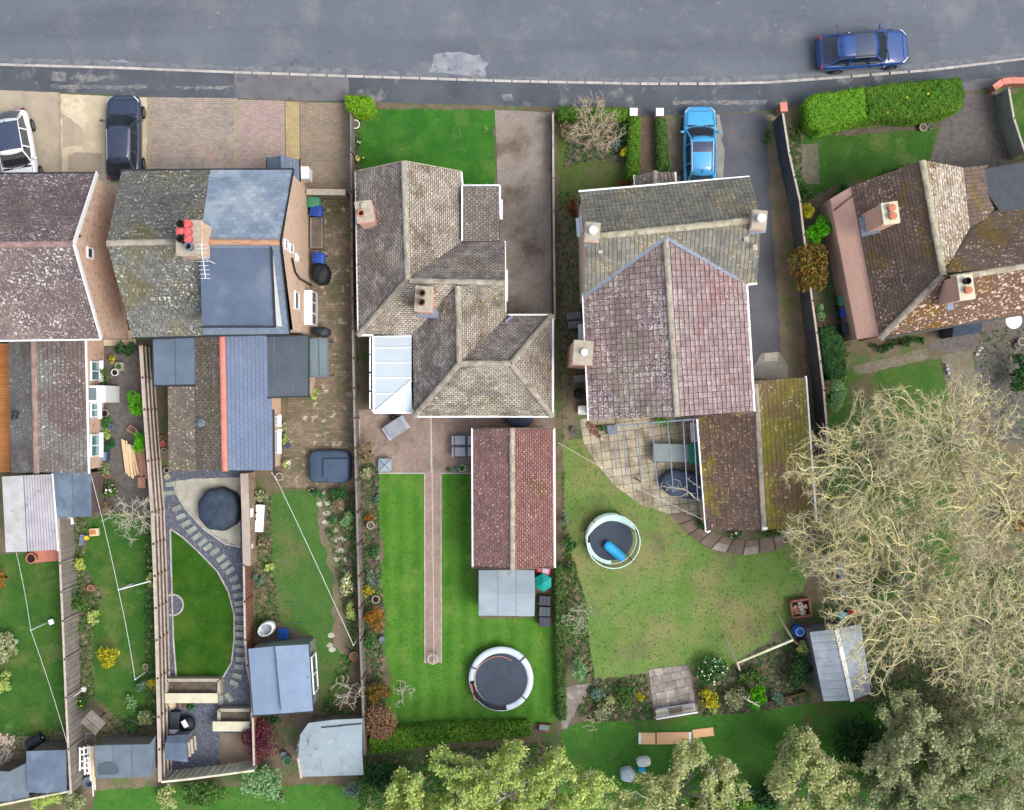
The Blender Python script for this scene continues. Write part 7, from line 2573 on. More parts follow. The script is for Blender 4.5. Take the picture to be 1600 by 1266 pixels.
POTS = [
 ('white rimmed round pot in the dark front bed', 555, 194, 7, .4, 'white_paint', 'dark_bed', None),
 ('white ringed pot below the orange tinted plant', 579, 821, 6, .4, 'pot_pale', 'dark_bed', None),
 ('dark pot with white rim above the orange bush', 587, 937, 6, .4, 'pot_pale', 'pot_dark', None),
 ('pale crescent shaped pot in the sparse blue-green plants', 579, 899, 5, .3, 'pot_pale', 'leaf_dark', None),
 ('grey stone disc planter below the orange bush', 597, 1000, 5, .3, 'felt_grey', 'felt_grey', None),
 ('large terracotta planter on the red tiled step', 48, 873, 8, .5, 'terracotta', 'pot_dark', None),
 ('upper terracotta ring pot beside the mossy low roof', 254, 685, 4.5, .3, 'terracotta', 'dark_bed', None),
 ('lower terracotta ring pot beside the mossy low roof', 254, 694, 4.5, .3, 'terracotta', 'pot_red', None),
 ('cream ring pot below the two terracotta rings', 256, 704, 4, .3, 'pot_pale', 'dark_bed', None),
 ('dark pot with pale rim at the corner of the low roof', 260, 735, 4.5, .3, 'pot_pale', 'pot_dark', None),
 ('second dark pale rimmed pot above the first gravel step', 261, 745, 4.5, .3, 'pot_pale', 'moss_strip', None),
 ('round planter with plant by the brown fence and washing line', 553, 1026, 7, .4, 'terracotta', 'pebble', None),
 ('brown ring pot on the border between two lawns', 141, 919, 5, .3, 'terracotta', 'dark_bed', None),
 ('pale ring pot beside the silvery shrub', 227, 1042, 4.5, .3, 'pot_pale', 'dark_bed', None),
 ('tan ring pot near the plank pile', 168, 744, 4, .3, 'terracotta', 'dark_bed', None),
 ('white round pot near the yellow flowers', 179, 582, 5.5, .4, 'white_paint', 'pot_dark', None),
 ('sage trough of plants beside the white round pot', 186, 573, 5.5, .35, 'pot_pale', 'leaf_ivy', 'leaf_ivy'),
 ('big stone pot below the small wing window', 163, 646, 6, .4, 'pot_pale', 'pot_dark', None),
 ('green tub beside the blue bowl by the wing', 164, 665, 6, .4, 'bin_green', 'leaf_dark', None),
 ('blue round bowl beside the green tub', 173, 667, 4.5, .3, 'steel_rail', 'slate_cover', None),
 ('small dark tub with plants under the lower wing window', 173, 693, 7, .3, 'bin_darkgreen', 'leaf_dark', 'leaf_dark'),
 ('dark green tub beside the pale blue box', 166, 702, 6, .35, 'bin_darkgreen', 'leaf_dark', None),
 ('first terracotta pot at the terrace corner by the tall house', 924, 666, 5, .3, 'terracotta', 'dark_bed', None),
 ('second terracotta pot at the terrace corner by the tall house', 930, 675, 5.5, .3, 'terracotta', 'dark_bed', None),
 ('small brown pot below the second terracotta pot', 936, 682, 3, .2, 'timber_brown', 'dark_bed', None),
 ('white trough with dark soil along the tall house wall', 910, 641, 6, .4, 'white_paint', 'dark_bed', None),
 ('grey round pot near the blue bench on the cream slabs', 897, 672, 5, .3, 'felt_grey', 'dark_bed', None),
 ('pale ring pot under the long hedge', 1443, 199, 6, .3, 'pot_pale', 'dark_bed', None),
 ('sage ring pot next to the pale ring pot under the hedge', 1455, 197, 5, .3, 'leaf_glaucous', 'dark_bed', None),
 ('olive pot standing by the white patio door', 446, 686, 4.5, .3, 'pot_pale', 'dark_bed', None),
 ('slate blue pot near the white patio door', 449, 696, 4.5, .3, 'slate_cover', 'slate_cover', None),
 ('cream ring planter at the edge of the block yard', 487, 768, 5, .25, 'pot_pale', 'dark_bed', 'leaf_ivy'),
 ('green ring pot with grass on the patio edge, smallest of the row', 702, 734, 3.5, .25, 'bin_green', 'leaf_ivy', 'leaf_ivy'),
 ('green rosette pot beside the white rimmed pot', 713, 733, 4, .3, 'leaf_glaucous', 'leaf_ivy', 'leaf_glaucous'),
 ('white rimmed pot largest in the row on the patio edge', 722, 732, 5.5, .35, 'white_paint', 'leaf_ivy', 'leaf_ivy'),
 ('pale green pot nearest the red tiled garage', 732, 732, 4, .3, 'leaf_mint', 'leaf_ivy', 'leaf_mint'),
 ('cream bowl planter under the cream bench board', 268, 1102, 6.5, .35, 'pot_pale', 'fabric_beige', None),
 ('terracotta planter under the cream bench board', 285, 1102, 5, .35, 'terracotta', 'dark_bed', None),
 ('dark green planter with white flowers under the bench board', 297, 1103, 7, .35, 'bin_darkgreen', 'leaf_dark', 'leaf_ivy'),
 ('blue-grey pot at the edge of the bare earth by the acer', 443, 1180, 5, .35, 'felt_grey', 'felt_grey', None),
 ('large sage pot by the barrel shed', 449, 1189, 7, .4, 'leaf_glaucous', 'leaf_dark', None),
 ('grey pot at the top of the dried bed by the stone wall', 436, 745, 6, .35, 'pot_pale', 'dark_bed', None),
 ('small square pot in the long border', 587, 869, 4.5, .25, 'pot_pale', 'dark_bed', None),
 ('light ring pot in the yard at the picture edge', 1597, 534, 6, .3, 'pot_pale', 'dark_bed', None),
 ('dim ring pot beside the yard at the picture edge', 1589, 540, 4, .25, 'felt_grey', 'dark_bed', None),
 ('tilted cream pot in the olive bush at the picture edge', 20, 1004, 5, .4, 'white_paint', 'dark_bed', None),
 ('metal hoop pot below the tilted cream pot', 3, 1031, 6, .3, 'felt_grey', 'dark_bed', None),
]
for label, x, y, r, h, mt, f, pl in POTS:
    pot(label, x, y, r, h, mt, f, pl, sq='square' in label or 'trough' in label)

def wheelie(label, x, y, ang, mt, open_=False):
    c = P(x, y, 1.0)
    o = thing('wheelie_bin', label, 'bin', (c.x, c.y, 0), ang, 'wheelie bins')
    mb = MB()
    lo = [(-.19, -.22), (.19, -.22), (.19, .2), (-.19, .2)]
    hi = [(-.25, -.27), (.25, -.27), (.25, .27), (-.25, .27)]
    for i in range(4):
        a, b = lo[i - 1], lo[i]
        c_, d = hi[i], hi[i - 1]
        mb.poly([(*a, .06), (*b, .06), (*c_, .96), (*d, .96)])
    mb.build('body', mt, o, world=False)
    mb = MB()
    rows = []
    for y_, z in ((-.33, .97), (-.31, 1.03), (-.1, 1.075), (.15, 1.07), (.29, 1.02), (.3, .96)):
        rows.append([(x_ * .28, y_, z + .02 * (1 - x_ * x_)) for x_ in (-1, -.94, -.5, 0, .5, .94, 1)])
    rows2 = [[(p[0], p[1], p[2] - (.05 if i in (0, 6) else 0)) for i, p in enumerate(r)] for r in rows]
    mb.grid(rows2[::-1])
    l_ = mb.build('lid', mt, o, world=False, smooth=False)
    mb = MB()
    mb.tube((-.2, .33, .98), (.2, .33, .98), .025)
    mb.build('handle', mt, o, world=False)
    for s in (-1, 1):
        mb = MB()
        mb.tube((s * .2, .2, .1), (s * .25, .2, .1), .1, n=12)
        mb.build('wheel', 'tyre', o, world=False)
    return o
wheelie('green wheelie bin beside the short grey stone wall', 490, 316, R(-95), 'bin_green')
wheelie('blue wheelie bin between the green bin and the narrow trough', 494, 330, R(-95), 'bin_blue')
wheelie('blue wheelie bin next to the round black covered barbecue', 498, 403, R(-95), 'bin_blue')
wheelie('green wheelie bin against the pink brick flank', 1320, 469, R(97), 'bin_green')
wheelie('blue wheelie bin against the pink brick flank', 1323, 488, R(97), 'bin_blue')
wheelie('dark grey wheelie bin by the brown bungalow flank', 1326, 512, R(97), 'bin_dark')
# trough by the semi
o = thing('narrow_trough', 'long narrow timber trough with dark lid by the buff side wall', 'trough', P(494, 364))
mb = MB()
a, b = P(484, 388, .7), P(504, 340, .7)
mb.box(((a.x + b.x) / 2, (a.y + b.y) / 2, .34), (b.x - a.x, b.y - a.y, .68))
mb.build('trough_side', 'timber_grey', o)
mb = MB()
mb.box(((a.x + b.x) / 2 + .03, (a.y + b.y) / 2, .70), (b.x - a.x - .18, b.y - a.y - .1, .05))
mb.build('trough_lid', 'timber_dark', o)
# covers
def cover(name, label, cat, x, y, rx, ry, h, mt, rz=0, lobes=8, amp=.05, sq=2.2):
    c = P(x, y, h * .7)
    k = (H - h * .7) / H / S
    o = thing(name, label, cat, (c.x, c.y, 0), rz)
    rows = []
    n = 48
    for f, z in ((1.0, .02), (.99, h * .55), (.95, h * .85), (.86, h * .97), (.5, h * 1.03), (.02, h * 1.06)):
        ring = []
        for t in np.linspace(0, 2 * math.pi, n, endpoint=False):
            w_ = 1 + amp * math.sin(lobes * t + f * 1.3) * (1.3 - f * .5)
            ct, st_ = math.cos(t), math.sin(t)
            r = 1 / (abs(ct) ** sq + abs(st_) ** sq) ** (1 / sq)
            ring.append((rx * k * f * r * w_ * ct, ry * k * f * r * w_ * st_, z * (1 + .02 * math.sin(3 * t))))
        rows.append(ring)
    mb = MB()
    mb.grid(rows, close=True)
    mb.build('cover_sheet', mt, o, world=False, weld=True, smooth=True)
    return o
cover('covered_table', 'navy plastic sheet over a round table on the stone terrace', 'covered table', 342, 796, 33, 34, .8, 'navy_cover', lobes=9, amp=.035)
cover('covered_barbecue', 'black sheet over a round barbecue beside the blue bin', 'barbecue', 501, 428, 14, 17, .95, 'black_cover', lobes=7, amp=.04)
cover('water_butt', 'dark round water butt under the buff wall corner of the semi', 'water butt', 503, 519, 12, 8, .9, 'bin_dark', amp=.0)
o = cover('covered_furniture', 'slate blue sheet draped over the garden sofa set in the block yard', 'covered furniture', 515, 729, 33, 26, .75, 'slate_cover', sq=6, lobes=5, amp=.012)
c = P(524, 732, .95)
mb = MB()
mb.box((c.x, c.y, .83), (1.28, 1.0, .2))
mb.build('raised_fold', 'slate_cover', o, bevel=.04)
mb = MB()
c = P(522, 747, .7)
mb.box((c.x, c.y, .6), (.66, .4, .44))
mb.build('raised_fold', 'slate_cover', o, bevel=.04)
cover('covered_barbecue', 'blue-grey sheet over an oval barbecue by the mossy garage wall', 'barbecue', 1068, 757, 37, 22, .9, 'slate_cover', rz=R(-12), lobes=6, amp=.03)
cover('paddling_pool', 'dark blue round pool under the bungalow eaves beside the garage', 'paddling pool', 812, 652, 22, 16, .5, 'slate_cover', amp=.01)
cover('black_bag', 'black round bag on the patio below the conservatory corner', 'bag', 615, 652, 6, 5, .5, 'black_cover', lobes=5)
# patio box, tables, loungers
c = P(618, 669, .7)
o = thing('garden_table', 'tilted grey garden table with two end benches on the bungalow patio', 'table', (c.x, c.y, 0), R(33))
for k in range(6):
    mb = MB()
    mb.box((0, -.32 + k * .128, .72), (.92, .118, .03))
    mb.build('slat', 'furn_grey', o, world=False)
for s in (-1, 1):
    mb = MB()
    mb.box((s * .54, 0, .46), (.2, .74, .05))
    for y_ in (-.3, .3):
        mb.box((s * .54, y_, .22), (.05, .05, .44))
    mb.build('bench', 'cushion', o, world=False)
    for q in (-1, 1):
        mb = MB()
        mb.box((s * .38, q * .3, .35), (.06, .06, .7))
        mb.build('leg', 'furn_frame', o, world=False)
c = P(601, 727, .6)
o = thing('storage_box', 'pale blue-grey pyramid lidded box at the lawn corner', 'storage box', (c.x, c.y, 0))
mb = MB()
mb.box((0, 0, .25), (.62, .62, .5))
mb.build('box_body', 'cushion', o, world=False)
mb = MB()
q = [(-.34, -.34, .5), (.34, -.34, .5), (.34, .34, .5), (-.34, .34, .5)]
for i in range(4):
    mb.poly([q[i - 1], q[i], (0, 0, .62)])
mb.build('box_lid', 'felt_pale', o, world=False)
mb = MB()
for a in q:
    mb.beam(a, (0, 0, .625), .03, .02)
mb.build('lid_seam', 'furn_frame', o, world=False)
for k, lb in ((0, 'upper grey framed sun seat with four pale cushions by the garage'), (1, 'lower grey framed sun seat with pale cushions by the garage')):
    c = P(726, 688 + 18 * k, .4)
    o = thing('garden_chair', lb, 'seat', (c.x, c.y, 0), group='cushioned patio seats')
    mb = MB()
    for a, b in (((-.55, -.27), (.6, -.27)), ((.6, -.27), (.6, .27)), ((.6, .27), (-.55, .27)), ((-.55, .27), (-.55, -.27)), ((.12, -.27), (.12, .27))):
        mb.beam((*a, .42), (*b, .42), .05, .05)
    for a in ((-.5, -.25), (.55, -.25), (.55, .25), (-.5, .25)):
        mb.box((*a, .2), (.05, .05, .4))
    mb.build('frame', 'furn_frame', o, world=False)
    for x_, w_ in ((-.24, .56), (.35, .38)):
        mb = MB()
        mb.box((x_, 0, .42), (w_, .46, .1))
        mb.build('cushion', 'cushion', o, world=False, bevel=.03)
    mb = MB()
    mb.box((-.6, 0, .6), (.1, .5, .4))
    mb.build('backrest', 'furn_grey', o, world=False, bevel=.02)
# teal parasol, pink toy, dark boxes
c = P(849, 912, 1.0)
o = thing('hexagonal_sandpit', 'teal six sided pointed cover beside the pale garden shed', 'sandpit', (c.x, c.y, 0))
mb = MB()
pts = [(.45 * math.cos(t), .45 * math.sin(t)) for t in np.linspace(R(90), R(450), 7)[:-1]]
mb.prism(pts, 0, .6)
mb.build('side_panel', 'toy_teal', o, world=False)
mb = MB()
pts = [(.48 * math.cos(t), .48 * math.sin(t), .62) for t in np.linspace(R(90), R(450), 7)[:-1]]
for i in range(6):
    mb.poly([pts[i - 1], pts[i], (0, 0, .86)])
mb.build('pointed_cover', 'toy_teal', o, world=False)
c = P(849, 892, .5)
o = thing('toy_house', 'pink plastic toy with magenta panels wedged behind the red garage', 'toy', (c.x, c.y, 0), R(-15))
mb = MB()
mb.box((0, 0, .2), (.7, .34, .4))
mb.build('toy_body', 'toy_pink', o, world=False, bevel=.05)
mb = MB()
mb.box((.08, .02, .45), (.32, .26, .1))
mb.build('toy_roof', 'cushion', o, world=False, bevel=.03)
mb = MB()
mb.box((-.26, .02, .45), (.16, .3, .12))
mb.build('toy_handle', 'toy_red', o, world=False, bevel=.03)
for k, (y_, lb) in enumerate(((939, 'dark slatted garden box nearest the teal sandpit'), (956, 'dark slatted garden box middle of the three by the shed'), (972, 'dark slatted garden box furthest from the teal sandpit'))):
    c = P(851, y_, .6)
    o = thing('compost_box', lb, 'box', (c.x, c.y, 0), R(-4), 'dark garden boxes')
    mb = MB()
    mb.box((0, 0, .28), (.58, .48, .56))
    mb.build('box_body', 'bin_dark', o, world=False)
    for q in (-.18, 0, .18):
        mb = MB()
        mb.box((q, 0, .575), (.16, .46, .03))
        mb.build('lid_slat', 'felt_dark' if k % 2 else 'bin_dark', o, world=False)
c = P(851, 1139, .4)
o = thing('planting_crate', 'brown crate with a green glass lid by the foot of the narrow hedge', 'crate', (c.x, c.y, 0), R(-6))
mb = MB()
mb.box((0, 0, .18), (.62, .42, .36))
mb.build('crate_body', 'timber_brown', o, world=False)
mb = MB()
mb.box((-.04, .05, .375), (.48, .26, .03))
mb.build('crate_lid', 'table_glass', o, world=False)
# clothes line with hoop, other wash lines
def line(label, pts, posts=(), name='washing_line', r=.012, mt='wire'):
    q = [P(*p) for p in pts]
    o = thing(name, label, 'washing line', (q[0].x, q[0].y, 0))
    mb = MB()
    for a, b in zip(q[:-1], q[1:]):
        pv = a
        for i in range(1, 9):
            t = i / 8
            p = a + (b - a) * t - V((0, 0, .12 * 4 * t * (1 - t)))
            mb.tube(pv, p, r, n=5, cap=False)
            pv = p
    mb.build('cord', mt, o)
    for i in posts:
        mb = MB()
        mb.tube((q[i].x, q[i].y, 0), q[i], .035, n=8)
        mb.build('post', 'metal_white', o)
    return o
o = line('straight washing line over the middle path with a cream hoop pot at its post', [(674, 652, 2.2), (678, 1034, 2.1)], posts=(1,))
c = P(676, 1030, .4)
mb = MB()
mb.ring((c.x, c.y, .4), .24, .05)
mb.build('hoop', 'pot_pale', o)
line('thin washing line across the first fenced lawn', [(25, 862, 2.0), (48, 985, 2.0), (105, 1162, 2.0)], posts=(1,))
o = line('long washing line with a white cross arm over the second fenced lawn', [(141, 738, 2.2), (185, 922, 2.0), (211, 1062, 2.0)], posts=(1, 2), r=.014)
mb = MB()
mb.tube(P(184, 922, 1.9), P(236, 908, 1.9), .03)
mb.build('cross_arm', 'metal_white', o)
line('diagonal washing line from the buff wall over the stepping stones', [(424, 738, 2.2), (440, 766, 2.2), (552, 1008, 2.0)], posts=(2,), r=.016)
line('fine telephone wire across the slab patio to the mossy garage', [(872, 692, 3.0), (1000, 765, 2.6), (1098, 812, 2.4)], name='overhead_wire', r=.01)
# lawn hoop goal
o = thing('lawn_goal', 'thin green wire goal frame lying on the narrow lawn', 'goal', P(460, 958))
mb = MB()
for a, b in (((447, 942), (475, 941)), ((460, 942), (461, 974)), ((446, 974), (475, 974))):
    mb.tube(P(*a, .05), P(*b, .05), .015, n=6)
mb.build('goal_frame', 'bin_green', o)
# white trough and egg chair, crate
c = P(402, 810, .5)
o = thing('white_trough', 'white board topped cold frame against the stone wall', 'cold frame', (c.x, c.y, 0), R(-3))
mb = MB()
mb.box((.08, 0, .22), (.5, 1.36, .44))
mb.build('frame_body', 'timber_grey', o, world=False)
mb = MB()
mb.box((.12, 0, .46), (.42, 1.4, .04), tilt=Matrix.Rotation(.12, 3, 'Y'))
mb.build('white_lid', 'white_plastic', o, world=False)
for k in range(5):
    mb = MB()
    mb.lathe([(.05, .4), (.07, .52), (.05, .52)], (-.2 + .1 * (k % 2), .45 - k * .16, 0), n=8)
    mb.build('seed_pot', 'pot_dark', o, world=False)
c = P(416, 983, .8)
o = thing('egg_chair', 'white rounded egg chair with a pale cushion on the narrow lawn', 'chair', (c.x, c.y, 0), R(35))
mb = MB()
rows = []
for f, z in ((.15, .3), (.7, .36), (.98, .55), (1.0, .8), (.82, 1.05), (.7, 1.02), (.86, .8), (.8, .6), (.4, .5), (.02, .48)):
    rows.append([(.5 * f * math.cos(t), .36 * f * math.sin(t), z) for t in np.linspace(0, 2 * math.pi, 20, endpoint=False)])
mb.grid(rows, close=True)
mb.build('shell', 'white_plastic', o, world=False, weld=True, smooth=True)
mb = MB()
mb.box((.05, 0, .62), (.5, .42, .14))
mb.build('cushion', 'cushion', o, world=False, bevel=.05)
mb = MB()
for t in (0.6, 2.5, 3.8, 5.6):
    mb.tube((.1 * math.cos(t), .1 * math.sin(t), .34), (.45 * math.cos(t), .4 * math.sin(t), 0), .025, n=6)
mb.tube((-.5, -.1, .2), (-.75, -.14, .12), .03)
mb.build('leg', 'furn_frame', o, world=False)
c = P(442, 991, .3)
o = thing('plastic_crate', 'bright blue plastic crate beside the white egg chair', 'crate', (c.x, c.y, 0), R(-3))
mb = MB()
for k in range(6):
    mb.box((-.22 + k * .088, 0, .27), (.05, .44, .03))
for s in (-1, 1):
    mb.box((s * .25, 0, .14), (.03, .46, .28))
    mb.box((0, s * .23, .14), (.5, .03, .28))
mb.build('crate_body', 'barrel_blue', o, world=False)
# gravel yard furniture
c = P(272, 1127, .6)
o = thing('storage_bench', 'dark slate storage bench beside the long rail fence', 'bench', (c.x, c.y, 0))
mb = MB()
mb.box((0, 0, .25), (.44, .86, .5))
mb.build('bench_box', 'slate_cover', o, world=False, bevel=.02)
mb = MB()
mb.box((0, 0, .53), (.48, .9, .06))
mb.build('bench_lid', 'bin_dark', o, world=False, bevel=.015)
c = P(293, 1131, .4)
o = thing('kettle_barbecue', 'black barbecue with a folded white cloth on top', 'barbecue', (c.x, c.y, 0))
mb = MB()
mb.lathe([(.05, .0), (.3, .06), (.4, .3), (.4, .46), (.2, .6), (.0, .63)], n=18)
mb.build('kettle', 'black_cover', o, world=False, smooth=True)
mb = MB()
mb.box((-.08, .05, .63), (.26, .4, .04), rz=.5)
mb.build('cloth', 'white_paint', o, world=False, bevel=.015)
cover('white_sack', 'white rounded sack by the small grey cabin', 'sack', 271, 1142, 8, 5, .5, 'white_paint', lobes=5)
# white pallets and poles by the long shed
for k, (x, y, lb) in enumerate(((131, 1185, 'white painted pallet leaning outermost at the long shed'), (139, 1196, 'white painted pallet leaning against the long shed wall'))):
    c = P(x, y, .9)
    o = thing('white_pallet', lb, 'pallet', (c.x, c.y, .0), group='white pallets')
    for q in (-.16, .0, .16):
        mb = MB()
        mb.box((q, 0, .9 - q * .8), (.09, 1.2 if k == 0 else .9, .03), tilt=Matrix.Rotation(.7, 3, 'Y'))
        mb.build('slat', 'white_paint', o, world=False)
    for q in (-.5, -.15, .2, .5):
        mb = MB()
        mb.beam((-.2, q * (1 if k == 0 else .75), 1.0), (.2, q * (1 if k == 0 else .75), .7), .07, .05)
        mb.build('bearer', 'white_paint', o, world=False)
    for q in (-.45, .45):
        mb = MB()
        mb.beam((-.1, q, 0), (-.05, q, .95), .05, .05)
        mb.build('leg', 'white_paint', o, world=False)
o = thing('plank_bundle', 'bundle of pale planks leaning along the white pallets', 'planks', P(142, 1195))
for k in range(3):
    a, b = P(140 + k * 2.6, 1166, 1.0 + .05 * k), P(142 + k * 2.6, 1220 + 5 * k, .9)
    mb = MB()
    mb.beam(a, b, .07, .05)
    mb.build('plank', 'timber_fresh' if k else 'white_paint', o)
for k in range(2):
    mb = MB()
    mb.beam(P(144 + 4 * k, 1214, .9), P(146 + 3 * k, 1244 - 10 * k, .4), .05, .05)
    mb.build('plank', 'white_paint', o)
c = P(137, 1223, .6)
o = thing('blue_tub', 'pale blue tub below the white pallets', 'tub', (c.x, c.y, 0))
mb = MB()
mb.lathe([(.2, 0), (.26, .5), (.28, .52), (.26, .52), (.2, .1)], n=16)
mb.build('tub_body', 'felt_sky', o, world=False)
c = P(119, 1196, .4)
o = thing('toolbox', 'pale blue box lying by the dark board fence end', 'box', (c.x, c.y, 0), R(28))
mb = MB()
mb.box((0, 0, .15), (.52, .26, .3))
mb.build('box_body', 'felt_sky', o, world=False, bevel=.02)
mb = MB()
mb.box((0, 0, .315), (.3, .14, .03))
mb.build('box_lid', 'felt_pale', o, world=False)
o = thing('arch_frame', 'metal hoop frame standing below the bird table', 'hoop', P(143, 1160))
mb = MB()
for x in (135, 150):
    mb.tube(P(x, 1168, 0), P(x - 1, 1146, .9), .025)
mb.tube(P(134, 1146, .9), P(149, 1146, .9), .025)
mb.build('hoop_frame', 'felt_grey', o)
# items in the first gardens
c = P(110, 815, .4)
o = thing('garden_chair', 'white folded garden chair by the felt shed', 'chair', (c.x, c.y, 0), R(15))
mb = MB()
mb.box((0, 0, .42), (.34, .34, .04))
mb.box((0, .2, .62), (.34, .04, .4))
for a in ((-.14, -.14), (.14, -.14), (.14, .14), (-.14, .14)):
    mb.box((*a, .2), (.04, .04, .4))
mb.build('chair_frame', 'white_plastic', o, world=False)
c = P(146, 832, .3)
o = thing('play_tray', 'cream play tray with toys on the second lawn', 'tray', (c.x, c.y, 0), R(5))
mb = MB()
mb.box((0, 0, .14), (.5, .4, .28))
mb.build('tray_body', 'fabric_beige', o, world=False, bevel=.04)
mb = MB()
mb.box((-.05, 0, .3), (.3, .22, .04))
mb.build('tray_toy', 'timber_orange', o, world=False)
c = P(127, 844, .3)
o = thing('toy_crate', 'grey-blue ribbed toy crate beside the cream tray', 'crate', (c.x, c.y, 0), R(-8))
for k in range(4):
    mb = MB()
    mb.box((0, -.21 + k * .14, .13), (.24, .12, .26))
    mb.build('crate_rib', 'steel_rail', o, world=False)
pot('yellow plastic bucket beside the ribbed toy crate', 135, 841, 3.5, .25, 'yellow_flower', 'yellow_flower')
c = P(80, 972, .4)
o = thing('feeding_tray', 'white square tray on a stake on the first lawn', 'tray', (c.x, c.y, 0), R(20))
mb = MB()
mb.box((0, 0, .4), (.26, .26, .03))
mb.box((0, 0, .2), (.03, .03, .4))
mb.build('tray_top', 'white_plastic', o, world=False)
c = P(124, 1082, .8)
o = thing('garden_windmill', 'white metal windmill ornament beside the dark board fence', 'windmill', (c.x, c.y, 0), R(35))
mb = MB()
mb.tube((0, 0, 0), (0, 0, 1.0), .02)
mb.tube((-.35, 0, 1.0), (.35, 0, 1.0), .018)
mb.build('pole', 'metal_white', o, world=False)
mb = MB()
mb.ring((.36, 0, 1.0), .12, .018, n=14)
for k in range(4):
    t = k * math.pi / 2
    mb.beam((.36, 0, 1.0), (.36 + .12 * math.cos(t), .12 * math.sin(t), 1.02), .05, .01)
mb.build('rotor', 'metal_white', o, world=False)
mb = MB()
mb.poly([(-.3, 0, 1.01), (-.48, -.12, 1.02), (-.42, 0, 1.03), (-.5, .1, 1.02)])
mb.poly([(-.5, .1, 1.01), (-.42, 0, 1.02), (-.48, -.12, 1.01), (-.3, 0, 1.0)])
mb.build('vane', 'metal_white', o, world=False)
# plank pile beside the rail fence
o = thing('plank_pile', 'pile of fresh pale planks and red-brown boards beside the rail fence', 'planks', P(208, 722))
for k in range(7):
    x0 = 191 + k * 3.0
    a, b = P(x0 + random.uniform(-1, 1), 684 + k * 2.5 + random.uniform(-3, 3), .3 + .02 * (k % 3)), P(x0 + 6 + random.uniform(-1, 1), 748 - abs(k - 3) * 2 + random.uniform(-3, 3), .3 + .03 * (k % 2))
    mb = MB()
    mb.beam(a, b, .09, .05)
    mb.build('plank', 'timber_fresh', o)
for k in range(6):
    x0 = 207 + k * 3.2
    mb = MB()
    mb.beam(P(x0 + random.uniform(-1, 1), 700 + random.uniform(-5, 3), .18), P(x0 + 6, 744 + random.uniform(-2, 4), .16), .1, .04)
    mb.build('plank', 'timber_plank', o)
mb = MB()
mb.box(P(222, 754, .1) + V((0, 0, 0)), (.4, .55, .16))
mb.build('offcut', 'timber_plank', o)
c = P(206, 672, .3)
o = thing('timber_box', 'tilted wooden box frame between the two bright lime shrubs', 'box', (c.x, c.y, 0), R(-35))
mb = MB()
mb.box((0, 0, .12), (.5, .34, .24))
mb.build('box_body', 'timber_plank', o, world=False)
mb = MB()
mb.box((-.02, 0, .245), (.38, .22, .02))
mb.build('box_inside', 'timber_dark', o, world=False)
c = P(160, 713, .5)
o = thing('storage_tub', 'pale blue lidded tub under the lowest wing window', 'tub', (c.x, c.y, 0), R(-5))
mb = MB()
mb.box((0, 0, .22), (.46, .5, .44))
mb.build('tub_body', 'slate_cover', o, world=False, bevel=.03)
mb = MB()
mb.box((-.02, 0, .46), (.36, .46, .05))
mb.build('tub_lid', 'felt_sky', o, world=False, bevel=.02)
c = P(150, 668, .4)
o = thing('recycling_caddy', 'pale grey caddy with dark rim beside the green tub', 'caddy', (c.x, c.y, 0))
mb = MB()
mb.box((0, 0, .18), (.26, .34, .36))
mb.build('caddy_body', 'slate_cover', o, world=False, bevel=.03)
mb = MB()
mb.box((0, 0, .37), (.18, .26, .03))
mb.build('caddy_lid', 'white_plastic', o, world=False)
# black bin and rubble in the bottom corner
c = P(54, 1160, .4)
o = thing('black_barrel', 'black barrel lying against the slate-blue felt shed', 'barrel', (c.x, c.y, .3), R(30))
mb = MB()
mb.tube((-.42, 0, 0), (.42, 0, 0), .29, n=16)
mb.build('barrel_body', 'black_plastic', o, world=False)
mb = MB()
mb.ring((0, 0, 0), .08, .02)
mb.tube((.42, 0, 0), (.45, 0, 0), .05)
mb.build('barrel_cap', 'white_plastic', o, world=False)
o = thing('rust_sheet', 'orange rusty sheet between the barrel and the slate-blue felt shed', 'sheet', P(82, 1167))
mb = MB()
mb.prism([P(*p).to_2d() for p in ((58, 1172), (70, 1163), (104, 1164), (103, 1172))], .3, .36)
mb.build('sheet_metal', 'timber_orange', o)
q = sample([(0, 1146), (22, 1148), (24, 1170), (16, 1190), (4, 1196), (0, 1190)], 160)
mb = MB()
for x, y in q:
    c = P(x, y)
    s = random.uniform(.04, .12)
    mb.box((c.x, c.y, s * .4), (s * 1.6, s, s * .8), rz=random.uniform(0, 3), tilt=Matrix.Rotation(random.uniform(-.4, .4), 3, 'X'))
mb.build('rubble', 'rubble', kind='stuff')

# ------------------------------------------------------------------ garden of the tall house
o = thing('pergola', 'steel-blue pergola beams over the slab patio beside the mossy garage', 'pergola', P(1045, 710))
for x0, y0, x1, y1 in ((959, 666, 963, 735), (974, 663, 978, 745), (996, 662, 1002, 753), (1018, 659, 1028, 762), (1043, 657, 1052, 768), (1067, 656, 1074, 775), (1083, 655, 1090, 778)):
    mb = MB()
    mb.beam(P(x0, y0, 2.35), P(x1, y1, 2.35), .045, .08)
    mb.build('beam', 'steel_rail', o)
mb = MB()
mb.beam(P(957, 666, 2.28), P(1088, 655, 2.28), .07, .1)
mb.build('wall_rail', 'steel_rail', o)
for x, y in ((1002, 753), (1090, 779)):
    mb = MB()
    c = P(x, y, 2.3)
    mb.beam((c.x, c.y, 0), (c.x, c.y, 2.3), .07, .07)
    mb.build('post', 'steel_rail', o)
c = P(1050, 708, .75)
o = thing('patio_table', 'long grey-green glass table under the pergola', 'table', (c.x, c.y, 0), R(-1))
mb = MB()
mb.box((0, 0, .74), (1.95, .95, .025))
mb.build('table_top', 'table_glass', o, world=False, bevel=.01)
mb = MB()
